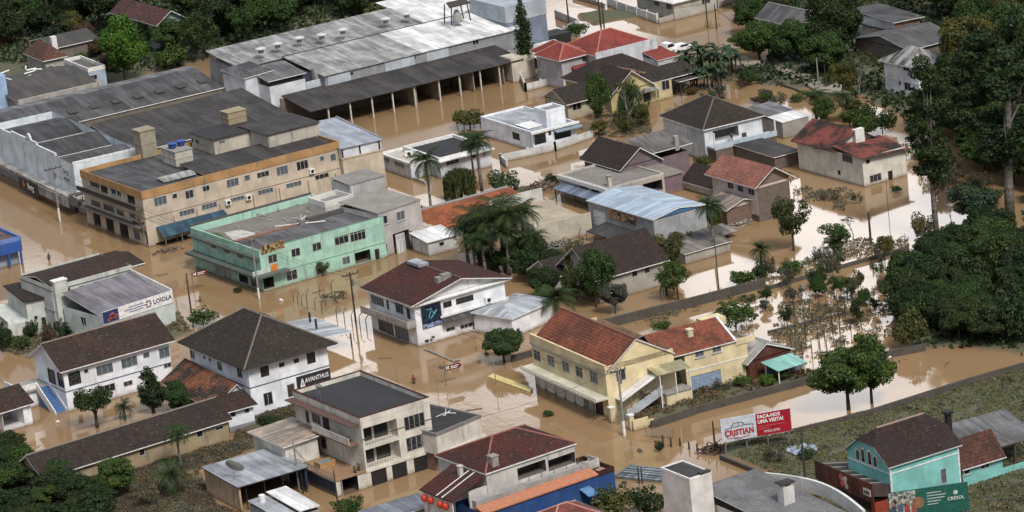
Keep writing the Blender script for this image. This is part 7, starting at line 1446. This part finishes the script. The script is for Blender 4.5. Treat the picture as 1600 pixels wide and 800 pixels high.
scatter('undergrowth', 'dark undergrowth of the hillside wood and thicket at the right', [LAND[4], LAND[5]], 4, 0, .5, .9, LM['dark'], 5, .35)
scatter('shore_weeds', 'weeds on the yards beside the yellow houses', [LAND[3]], 30, 0, .16, .45, gl3, 6, .35, asp=2.6)
scatter('garden_weeds', 'tangled weeds and mud heaps in the ruined gardens', [LAND[6], LAND[7], LAND[8], [(930, 175), (1010, 165), (1020, 215), (930, 215)]], 26, 0, .17, .55, gl2, 7, .42, asp=2.6)
scatter('drowned_weeds', 'silty drowned weeds sticking out of the flooded gardens', [[(1195, 480), (1330, 455), (1420, 470), (1410, 535), (1340, 560), (1215, 575)], [(1000, 480), (1190, 455), (1195, 480), (1010, 515)], [(1140, 425), (1420, 380), (1420, 396), (1150, 450)]], 26, 0, .14, .5, gl2, 8, .57, asp=2.4)
scatter('drowned_weeds', 'silty weeds and litter along the flooded vineyard rows', [[(1215, 470), (1370, 450), (1400, 500), (1310, 560), (1215, 560)]], 26, 0, .13, .9, gl2, 9, .52, asp=2.4)
scatter('drowned_weeds', 'drowned shrubs tops between the fence posts and palm clump', [[(840, 365), (905, 355), (920, 400), (850, 400)], [(1240, 290), (1330, 300), (1320, 330), (1240, 320)], [(1290, 375), (1420, 372), (1420, 392), (1250, 420)]], 26, 0, .14, .7, gl2, 10, .48, asp=2.4)
scatter('floating_litter', 'brown floating litter along the walls in the bright water', [[(1230, 600), (1420, 560), (1420, 570), (1240, 612)], [(940, 505), (1190, 440), (1195, 450), (950, 520)], [(1100, 230), (1240, 270), (1240, 290), (1090, 250)]], 6, 0, .2, .1, gl3, 11, .5)
# ------------------------------------------------------------------ garden walls of the flooded plots
STONE = concm((.085, .075, .062), .7)
for lb, pts, h, mt in (('mossy dark stone wall between the flooded gardens behind the yellow houses', [(937, 516), (1010, 497), (1075, 481), (1196, 449)], 1.35, STONE), ('thin dark wall running on towards the hillside wood', [(1200, 453), (1345, 411), (1420, 390)], .55, STONE), ('low half drowned wall by the vineyard posts', [(1200, 521), (1330, 489)], .35, STONE),
        ('dark retaining wall along the yard of the yellow houses', [(1018, 670), (1100, 643), (1180, 622), (1275, 597), (1345, 572), (1400, 557), (1446, 548)], 1.0, STONE), ('long mossy wall between the walled pond and the field', [(1238, 682), (1345, 656), (1430, 629), (1520, 600), (1612, 574)], .95, STONE), ('low curved kerb wall along the street side of the field', [(1126, 718), (1175, 738), (1230, 760), (1292, 800)], .6, STONE),
        ('short dark wall stub beside the white gabled shop', [(800, 566), (834, 556)], .9, STONE), ('low dark border wall of the drowned sandy street', [(1180, 122), (1240, 140), (1300, 165)], .35, STONE), ('low yellowish garden wall before the cream arched house', [(4, 508), (40, 528)], .8, wallm((.25, .22, .12), .6))):
    wallrun('garden_wall', lb, pts, h, mt, .3)
# ------------------------------------------------------------------ poles
def pole(px, py, hpx, lb, r=.13, arm=0, white=0, dark=False, grp=None, lean=0.0):
    p = G(px, py, 0); kz = py - PX(p + Vector((0, 0, 1)))[1]; H = hpx / kz; t = thing('utility_pole' if arm or H > 6 else 'post', lb, 'pole' if H > 3.2 else 'post', p, R(30), grp)
    MB().tube([(0, 0, -1), (lean * .5, 0, H * .5), (lean, 0, H)], [r * 1.15, r, r * .75], 7).build('shaft', DARKW if dark else POLEC, t)
    if white: MB().tube([(0, 0, .0), (0, 0, white)], r * 1.3, 8).build('white_band', WHITE, t)
    if arm:
        g = MB().box(-arm, arm, -.07, .07, H - .5, H - .36)
        for x in (-arm, -arm * .4, arm * .4, arm): g.tube([(x * .95, 0, H - .36), (x * .95, 0, H - .1)], .06, 6)
        g.build('crossarm', DARKW, t)
        if arm > 1: MB().tube([(.3, .25, H - 2.2), (.3, .25, H - 1.2)], .25, 8).build('transformer', STEEL, t)
    return t, p + Vector((lean, 0, H - .2))
PL = {}
for k, a in {'a': (94, 346, 86, 'tall utility pole with long crossarm before the white shop facade', .13, 1.5, 2.2), 'b': (299, 489, 62, 'dark bare pole beside the brown arrow sign', .12, 0, 0, True), 'c': (405, 466, 92, 'slim pole with white foot before the mint green building', .12, .5, 1.6), 'd': (556, 503, 78, 'utility pole with crossarm by the bent post fence', .13, 1.3, 0, True),
         'e': (976, 681, 106, 'utility pole crowded with gear at the yellow house corner', .15, 1.1, 2.0), 'f': (1260, 768, 92, 'dark utility pole on the field beside the wooden restaurant', .14, 0, 0, True), 'g': (1280, 142, 52, 'concrete pole on the sandy street', .13, .6), 'h': (1291, 140, 38, 'shorter post right of the sandy street pole', .09, 0, 0, True), 'i': (1124, 458, 90, 'thin pole behind the stone wall', .08, 0, 0, True),
         'j': (890, 46, 50, 'dark pole behind the cypress garden', .16, 0, 0, True), 'k': (939, 42, 46, 'left pole of the double pole on the far street', .16, 1.2, 0, True), 'l': (944, 43, 40, 'right pole of the double pole on the far street', .14, 0, 0, True), 'm': (1106, 44, 46, 'pole beside the far street corner', .12, 0, 0, True), 'n': (1120, 72 - 26, 40, 'pole right of the far street gate', .12, 0, 0, True),
         'o': (1361, 382, 50, 'thick brown post in bright water below the cream house', .17, 0, 0, True), 'p': (468, 768, 82, 'pole beside the brown terrace', .12, 0, 0, False), 'q': (1256, 642, 0, '', 0), 'r': (1330, 350 - 20, 0, '', 0), 's': (530, 806, 70, 'dark pole rising at the bottom before the terrace', .1, 0, 0, True), 't': (1117, 696, 38, 'dark post left of the red and white billboard', .12, 0, 0, True),
         'u': (775, 600, 44, 'thin pole in the flood by the floating yellow slab', .06, 0, 0), 'v': (621, 596, 22, 'thin rod in the flooded crossing', .05, 0, 0), 'w': (278, 490, 44, 'slender lamp pole near the brown arrow sign', .06, 0, 0), 'x': (1347, 470, 34, 'thin tall fence post beside the little tree', .06, 0, 0, True), 'y': (684, 612, 26, 'curved lamp stem by the crossing sign', .05, 0, 0), 'z': (1392, 378, 100, 'very thin rod standing in the bright water', .04, 0, 0, True),
         'ab': (1070, 150 - 10, 0, '', 0), 'ac': (848, 400 - 236, 0, '', 0), 'ad': (999, 756, 26, 'left dark post of the pair by the drowned metal frame', .1, 0, 0, True), 'ae': (1004, 755, 25, 'right dark post of the pair by the drowned metal frame', .1, 0, 0, True), 'af': (958, 640 - 20, 30, 'short dark stake beside the gear crowded pole', .07, 0, 0, True)}.items():
    if a[2]: PL[k] = pole(*a)[1]
def wire(a, b_, sag, lb, off=(0,), r=.022):
    t = thing('power_line', lb, 'wire', a)
    for o_ in off:
        d_ = Vector((0, 0, o_)); pts = [(a.lerp(b_, k / 12) - a + d_ - Vector((0, 0, sag * 4 * (k / 12) * (1 - k / 12)))) for k in range(13)]; MB().tube(pts, r, 3, 0, False).build('cable', BLACK, t)
wire(PL['d'], PL['c'], .7, 'cables between the fence pole and the mint building pole', (0, -.5)); wire(PL['c'], PL['b'], .8, 'cable from the mint building pole to the bare pole'); wire(PL['d'], PL['e'], 1.6, 'cables crossing the flooded street to the yellow house pole', (0, -.5)); wire(PL['c'], PL['a'], 1.6, 'cables along the street to the white shop facade pole', (0, -.6))
wire(PL['g'], PL['g'] + Vector((-26, 6, 1)), .8, 'cable running left from the sandy street pole'); wire(PL['e'], PL['p'] + Vector((0, 0, .2)), 2.4, 'long cable from the yellow house pole to the terrace pole')
# bent fence posts
def bent(px, py, hpx, lb, grp, fl=1):
    p = G(px, py, 0); kz = py - PX(p + Vector((0, 0, 1)))[1]; H = hpx / kz; t = thing('fence_post', lb, 'post', p, R(30), grp)
    MB().tube([(0, 0, -1), (0, 0, H * .75), (.2 * fl, 0, H * .9), (.5 * fl, 0, H)], .07, 5).build('shaft', concm((.13, .12, .11), .5), t)
for q in ((459, 472, 17), (466, 475, 17), (472, 478, 18), (481, 483, 30), (493, 485, 20), (504, 490, 21), (509, 478, 12), (527, 502, 24), (539, 506, 24), (551, 512, 26), (563, 513, 23), (573, 514, 20), (519, 458, 20), (500, 462, 18)): bent(*q, 'bent concrete fence post in the flood before the white gabled shop', 'bent fence posts in the street flood')
for q in ((853, 366, 18), (871, 362, 20), (884, 364, 18), (895, 370, 17), (906, 374, 16), (917, 376, 15)): bent(*q, 'bent fence post beside the low beige yard wall', 'bent fence posts by the yard wall')
for q in ((1036, 692, 12), (1049, 698, 14), (1063, 697, 13), (1077, 702, 12), (1090, 706, 13), (1102, 709, 12)): pole(*q, 'short dark wooden stake along the field corner', .12, 0, 0, True, 'stakes along the field corner')
rr = random.Random(21)
for i in range(34):
    row = i // 9; x = 1228 + (i % 9) * 13 + row * 4 + rr.uniform(-3, 3); y = 500 + row * 20 - (i % 9) * 3.4 + rr.uniform(-3, 3); pole(x, y, rr.uniform(12, 24), 'dark wooden vineyard post in the flooded garden', .07, 0, 0, True, 'vineyard posts in the flooded garden')
# ------------------------------------------------------------------ floating and half sunken things
def slabthing(name, lb, cat, pl, z, th, mat, part='panel'):
    P_ = [G(*q, z) for q in pl]; t = thing(name, lb, cat, Vector((P_[0].x, P_[0].y, z))); g = MB(); pts = [tuple(p - P_[0]) for p in P_]
    a = sum(pts[i][0] * pts[(i + 1) % len(pts)][1] - pts[(i + 1) % len(pts)][0] * pts[i][1] for i in range(len(pts)))
    g.slab(pts if a > 0 else pts[::-1], th); g.build(part, mat, t); return t
slabthing('canopy_slab', 'long pale yellow canopy slab awash in the flooded crossing', 'slab', [(762, 588), (770, 583), (832, 606), (828, 612)], .35, .45, flatm((.62, .52, .22), .5, 0, 'yellow_fascia'))
t = thing('sunken_roof', 'drowned blue grey metal roof frame left of the white tower', 'metal frame', G(970, 738, .25), R(-32)); g = MB()
for i in range(6): g.box(0, 6.5, -1.5 + i * .75, -1.5 + i * .75 + (.25 if i % 2 else .45), -.2, .08)
g.build('frame_sheets', sheetm((.25, .30, .34), .3, .7, True), t); MB().box(0, .2, -1.5, 2.6, .09, .2).box(6.2, 6.4, -1.5, 2.6, .09, .2).build('frame_beam', STEEL, t)
rr = random.Random(33)
def pile(name, lb, px, py, w_, d_, h, n, mat, z=0):
    p = G(px, py, 0); g = MB(); t = thing(name, lb, 'debris', p, R(30))
    for i in range(n):
        x, y = rr.gauss(0, w_ / 3), rr.gauss(0, d_ / 3); k = max(0, 1 - math.hypot(x / w_, y / d_) * 1.3); a = rr.uniform(0, 3.14); l = rr.uniform(.6, 2.2); zz = rr.uniform(0, h * k) + z; dx, dy, dz = l / 2 * math.cos(a), l / 2 * math.sin(a), rr.uniform(-.3, .3) * h; g.tube([(x - dx, y - dy, zz - dz), (x + dx, y + dy, zz + dz)], rr.uniform(.05, .13), 4)
    g.build('planks', mat, t); return t
pw = flatm((.16, .12, .085), .9, 0, 'driftwood', .4)
pile('wood_pile', 'heap of loose boards behind the low beige yard', 845, 297, 4.5, 3.5, 1.8, 90, pw); pile('wood_pile', 'tangle of planks and branches right of the heap of loose boards', 872, 290, 3, 2.5, 1.5, 40, pw); pile('driftwood', 'floating planks beside the cream house', 1290, 302, 7, 2, .3, 36, flatm((.10, .09, .075), .9, 0, 'grey_driftwood', .4)); pile('driftwood', 'rubble and boards under the porch right of the dark yellow house', 1085, 140, 4.5, 3, .9, 60, pw)
pile('driftwood', 'branches caught around the slim trees in the garden mud', 975, 190, 5, 5, .9, 70, flatm((.14, .12, .10), .9, 0, 'grey_branches', .4)); pile('driftwood', 'broken boards among the low sheet roofs', 1050, 385, 3.5, 2, .8, 40, pw); pile('driftwood', 'litter heap at the base of the beige block corner', 262, 392, 4, 2, .5, 40, pw); pile('driftwood', 'branches and mud beside the gate of the field', 1115, 705, 2.6, 1.6, 1.6, 50, flatm((.13, .085, .06), .9, 0, 'brown_branches', .4))
pile('driftwood', 'loose metal bars on the ground beside the carport', 500, 752, 4, 2, .6, 30, flatm((.10, .10, .10), .8, 0, 'dull_metal', .3)); pile('driftwood', 'white scraps and boards by the flooded pink house', 1150, 352, 4, 2, .6, 30, flatm((.3, .28, .25), .9, 0, 'pale_scraps', .4)); pile('driftwood', 'silty branches in the drowned garden before the grey shed roofs', 875, 385, 4, 3, .8, 70, flatm((.2, .19, .16), .9, 0, 'silty_branches', .4))
t = thing('fallen_gate', 'fallen grey bar gate beside the broken yellow wall', 'gate', G(1010, 680, .3), R(-20)); g = MB()
for i in range(5): g.tube([(0, 0, i * .25), (3.6, -.4, i * .25 - .1)], .04, 4)
g.tube([(0, 0, 0), (0, 0, 1.1)], .05, 4).tube([(3.6, -.4, -.1), (3.6, -.4, 1)], .05, 4).build('gate_bars', STEEL, t)
t = thing('plastic_tarp', 'crumpled pale blue tarp lying on the field grass', 'tarp', G(1253, 705, .5)); g = MB(); n = 9
P_ = [[Vector((i * .45 - 1.8 + rr.uniform(-.15, .15), j * .45 - 1.8, rr.uniform(0, .4))) for i in range(n)] for j in range(n)]
for j in range(n - 1):
    for i in range(n - 1):
        if math.hypot(i - 4, j - 4) < 4 + rr.uniform(-1, 1): g.face([P_[j][i], P_[j][i + 1], P_[j + 1][i + 1], P_[j + 1][i]])
g.build('tarp_sheet', flatm((.25, .30, .38), .5, 0, 'tarp_plastic', .2), t)
for (px, py, lb) in ((434, 700, ''),): pass
# ------------------------------------------------------------------ white truck behind the red roof
p = G(1042, 84, .3); t = thing('white_truck', 'white pickup truck parked beside the red roofed house', 'truck', p, R(31))
g = MB(); W_ = 1.0
prof = [(-2.5, .55), (-2.5, 1.15), (-.7, 1.2), (-.45, 1.95), (.75, 1.98), (1.35, 1.3), (2.4, 1.15), (2.55, .6)]
g.face([(x, -W_, z) for x, z in prof][::-1]); g.face([(x, W_, z) for x, z in prof])
for a, c in zip(prof, prof[1:] + prof[:1]): g.face([(a[0], -W_, a[1]), (c[0], -W_, c[1]), (c[0], W_, c[1]), (a[0], W_, a[1])])
bo = g.build('body', flatm((.7, .7, .7), .25, 0, 'car_paint', .03), t); g = MB(); g.face([(-.4, -W_ - .01, 1.25), (1.2, -W_ - .01, 1.3), (.75, -W_ - .01, 1.85), (-.3, -W_ - .01, 1.85)]); g.face([(.8, -.85, 1.9), (1.33, -.85, 1.33), (1.33, .85, 1.33), (.8, .85, 1.9)]); g.build('window', GLASS, bo)
g = MB().box(-2.4, -.8, -.85, .85, 1.16, 1.24); g.build('cargo_bed', BLACK, t)
for (x, y) in ((-1.6, -1.0), (1.6, -1.0), (-1.6, 1.0), (1.6, 1.0)): MB().tube([(x, y - .12, .4), (x, y + .12, .4)], .4, 14).build('wheel', BLACK, t)
for y in (-.7, .7): MB().box(2.5, 2.57, y - .2, y + .2, .8, 1.0).build('headlight', GLASS_L, t)
t = thing('white_car', 'white car with dark windscreen right of the white pickup', 'car', G(1066, 80, .3), R(31)); prof = [(-2.1, .4), (-2.1, .9), (-1.6, 1.0), (-1.0, 1.45), (.5, 1.45), (1.1, .95), (2.0, .85), (2.1, .4)]; g = MB()
g.face([(x, -.85, z) for x, z in prof][::-1]); g.face([(x, .85, z) for x, z in prof])
for a, c in zip(prof, prof[1:] + prof[:1]): g.face([(a[0], -.85, a[1]), (c[0], -.85, c[1]), (c[0], .85, c[1]), (a[0], .85, a[1])])
bo = g.build('body', flatm((.7, .7, .7), .25, 0, 'car_paint', .03), t); g = MB(); g.face([(-.9, -.86, 1.0), (1.0, -.86, 1.0), (.5, -.86, 1.38), (-.8, -.86, 1.38)]); g.face([(.54, -.75, 1.42), (1.08, -.75, .98), (1.08, .75, .98), (.54, .75, 1.42)]); g.build('window', GLASS, bo)
for (x, y) in ((-1.4, -.85), (1.4, -.85), (-1.4, .85), (1.4, .85)): MB().tube([(x, y - .1, .33), (x, y + .1, .33)], .33, 14).build('wheel', BLACK, t)
# ------------------------------------------------------------------ people
SK = flatm((.22, .12, .08), .6, 0, 'skin', .03); HAIR = flatm((.012, .009, .008), .6, 0, 'hair', .03)
def person(lb, px, py, shirt, pants, z0, az, arms, sit=False, scale=1.0):
    p = G(px, py, 0); p.z = z0; t = thing('person', lb, 'person', p, az)
    J = {'pel': (0, 0, .95), 'che': (0, 0, 1.32), 'nec': (0, 0, 1.5), 'hea': (.02, 0, 1.62), 'top': (.01, 0, 1.74)}; Rd = {'pel': (.15, .13), 'che': (.17, .12), 'nec': (.06, .06), 'hea': (.10, .095), 'top': (.06, .06)}; E = [('pel', 'che'), ('che', 'nec'), ('nec', 'hea'), ('hea', 'top')]
    for s_, nm in ((1, 'l'), (-1, 'r')):
        a = arms[0 if s_ > 0 else 1]; J['sh' + nm] = (0, s_ * .19, 1.42); J['el' + nm] = (a[0] * .5, s_ * (.22 + a[1] * .5), 1.42 - .28 + a[2] * .4); J['ha' + nm] = (a[0], s_ * (.22 + a[1]), 1.42 - .52 + a[2]); J['hi' + nm] = (0, s_ * .1, .88)
        kn = (.42, s_ * .13, .85) if sit else (.06 * s_, s_ * .11, .48); J['kn' + nm] = kn; J['fo' + nm] = (.46, s_ * .13, .42) if sit else (.0, s_ * .12, .06); J['to' + nm] = (J['fo' + nm][0] + .16, s_ * .13, J['fo' + nm][2] - .03)
        Rd.update({'sh' + nm: (.07, .07), 'el' + nm: (.045, .045), 'ha' + nm: (.035, .03), 'hi' + nm: (.1, .1), 'kn' + nm: (.065, .065), 'fo' + nm: (.045, .045), 'to' + nm: (.04, .03)}); E += [('che', 'sh' + nm), ('sh' + nm, 'el' + nm), ('el' + nm, 'ha' + nm), ('pel', 'hi' + nm), ('hi' + nm, 'kn' + nm), ('kn' + nm, 'fo' + nm), ('fo' + nm, 'to' + nm)]
    ks = list(J); me = bpy.data.meshes.new('body'); me.from_pydata([J[k] for k in ks], [(ks.index(a), ks.index(b_)) for a, b_ in E], []); o_ = bpy.data.objects.new('body', me); COL.objects.link(o_)
    md = o_.modifiers.new('skin', 'SKIN'); 
    for i, k in enumerate(ks): me.skin_vertices[0].data[i].radius = Rd[k]; me.skin_vertices[0].data[i].use_root = (k == 'pel')
    sb_ = o_.modifiers.new('sub', 'SUBSURF'); sb_.levels = 2; sb_.render_levels = 2; bpy.context.view_layer.update()
    dg = bpy.context.evaluated_depsgraph_get(); m2 = bpy.data.meshes.new_from_object(o_.evaluated_get(dg)); bpy.data.objects.remove(o_)
    m2.materials.clear()
    for m_ in (SK, shirt, pants): m2.materials.append(m_)
    for f in m2.polygons:
        c = f.center; arm = abs(c.y) > .26 and c.z < 1.5
        f.material_index = 0 if (c.z > 1.47 or (arm and math.hypot(c.x, abs(c.y) - .2) > .16)) else (1 if c.z > .93 else (2 if c.z > .35 or sit else 0)); f.use_smooth = True
    o_ = bpy.data.objects.new('body', m2); COL.objects.link(o_); o_.parent = t
    g = MB(); g.tube([(-.02, 0, 1.60), (-.03, 0, 1.68), (0, 0, 1.76), (0, 0, 1.79)], [.115, .125, .09, .02], 10).build('hair', HAIR, t, True); t.scale = (scale,) * 3; return t
cl = lambda *c: flatm(c, .8, 0, 'cloth', .08)
person('person in a dark red shirt wading at the flooded crossing', 647, 600, cl(.12, .02, .02), cl(.02, .025, .04), -.55, R(-60), [(.15, .05, 0), (-.1, .08, 0)])
person('person splashing chest deep in the street by the mint building', 313, 470, cl(.05, .03, .03), cl(.02, .02, .03), -1.1, R(10), [(.3, .5, .5), (.2, .4, .4)])
person('person in dark clothes wading by the blue building corner', 77, 407, cl(.03, .03, .06), cl(.03, .03, .05), -.6, R(100), [(.1, .05, 0), (.1, .05, 0)])
q = bpy.data.objects['stained_white_house']; wp_ = Vector(q.location)
bq = [b_ for b_ in bpy.data.objects if b_.name == 'stained_white_house'][0]; u_ = Vector((math.cos(bq.rotation_euler.z), math.sin(bq.rotation_euler.z), 0)); v_ = Vector((-u_.y, u_.x, 0))
pp = wp_ + u_ * 4.2 - v_ * 1.2; pxy = PX(Vector((pp.x, pp.y, 0))); person('person in dark clothes standing on the porch of the stained white house', pxy[0], pxy[1], cl(.03, .03, .035), cl(.05, .05, .06), 2.5, R(-60), [(.2, .05, .1), (.1, .05, 0)])

# ------------------------------------------------------------------ more street clutter
for a_, b_, sg_, lb_ in (('d', 'e', 1.9, 'second cable bundle sagging over the flooded crossing'), ('a', 'c', 2.0, 'low cable bundle along the main street'), ('k', 'm', .9, 'cables on the far flooded street'), ('j', 'k', .8, 'cable from the cypress garden pole to the double pole'), ('g', 'n', 1.0, 'cable from the sandy street to the far corner'), ('p', 's', .8, 'cable before the brown terrace'), ('f', 't', 1.0, 'cable over the field billboard')):
    wire(PL[a_] + Vector((0, 0, -.9)), PL[b_] + Vector((0, 0, -.6)), sg_, lb_, (0, -.25), .03)
rr = random.Random(77); spots = [(700, 520), (742, 517), (745, 545), (760, 553), (498, 455), (440, 470), (250, 430), (220, 415), (180, 392), (260, 470), (600, 560), (690, 575), (740, 640), (880, 690), (930, 655), (1000, 705), (820, 300), (1210, 330), (1170, 350), (1080, 640), (1150, 625), (960, 225), (905, 260), (660, 240), (700, 215), (1390, 560), (1480, 570), (1300, 610), (40, 655), (90, 660), (230, 665)]
for i, (x, y) in enumerate(spots):
    p = G(x, y, .03); k = i % 4; nm, lb_, mt_ = (('plank', 'board drifting on the brown flood water', pw), ('plastic_bag', 'pale plastic bag drifting on the flood water', WHITE), ('branch', 'leafless branch drifting on the flood water', pw), ('barrel', 'dull barrel drifting on the flood water', flatm((.10, .09, .08), .6, 0, 'dull_barrel')))[k]
    t = thing(nm, lb_, nm.replace('_', ' '), p, rr.uniform(0, 6), {'plank': 'drifting boards', 'plastic_bag': 'drifting bags', 'branch': 'drifting branches', 'barrel': 'drifting barrels'}[nm]); g = MB()
    if k == 0: g.box(-1.1, 1.1, -.12, .12, -.03, .05)
    elif k == 1: g.tube([(-.3, 0, 0), (-.1, .1, .1), (.15, 0, .15), (.3, -.1, .02)], [.05, .2, .22, .04], 6)
    elif k == 2: g.tube([(-1.2, 0, 0), (0, .15, .1), (1.0, 0, .05)], [.06, .05, .02], 5).tube([(0, .15, .1), (.5, .7, .4)], [.04, .015], 4).tube([(.3, .1, .08), (.8, -.4, .35)], [.03, .015], 4)
    else: g.tube([(-.4, 0, .05), (.4, 0, .05)], .26, 10)
    g.build({'plank': 'board', 'plastic_bag': 'bag', 'branch': 'twigs', 'barrel': 'drum'}[nm], mt_, t)
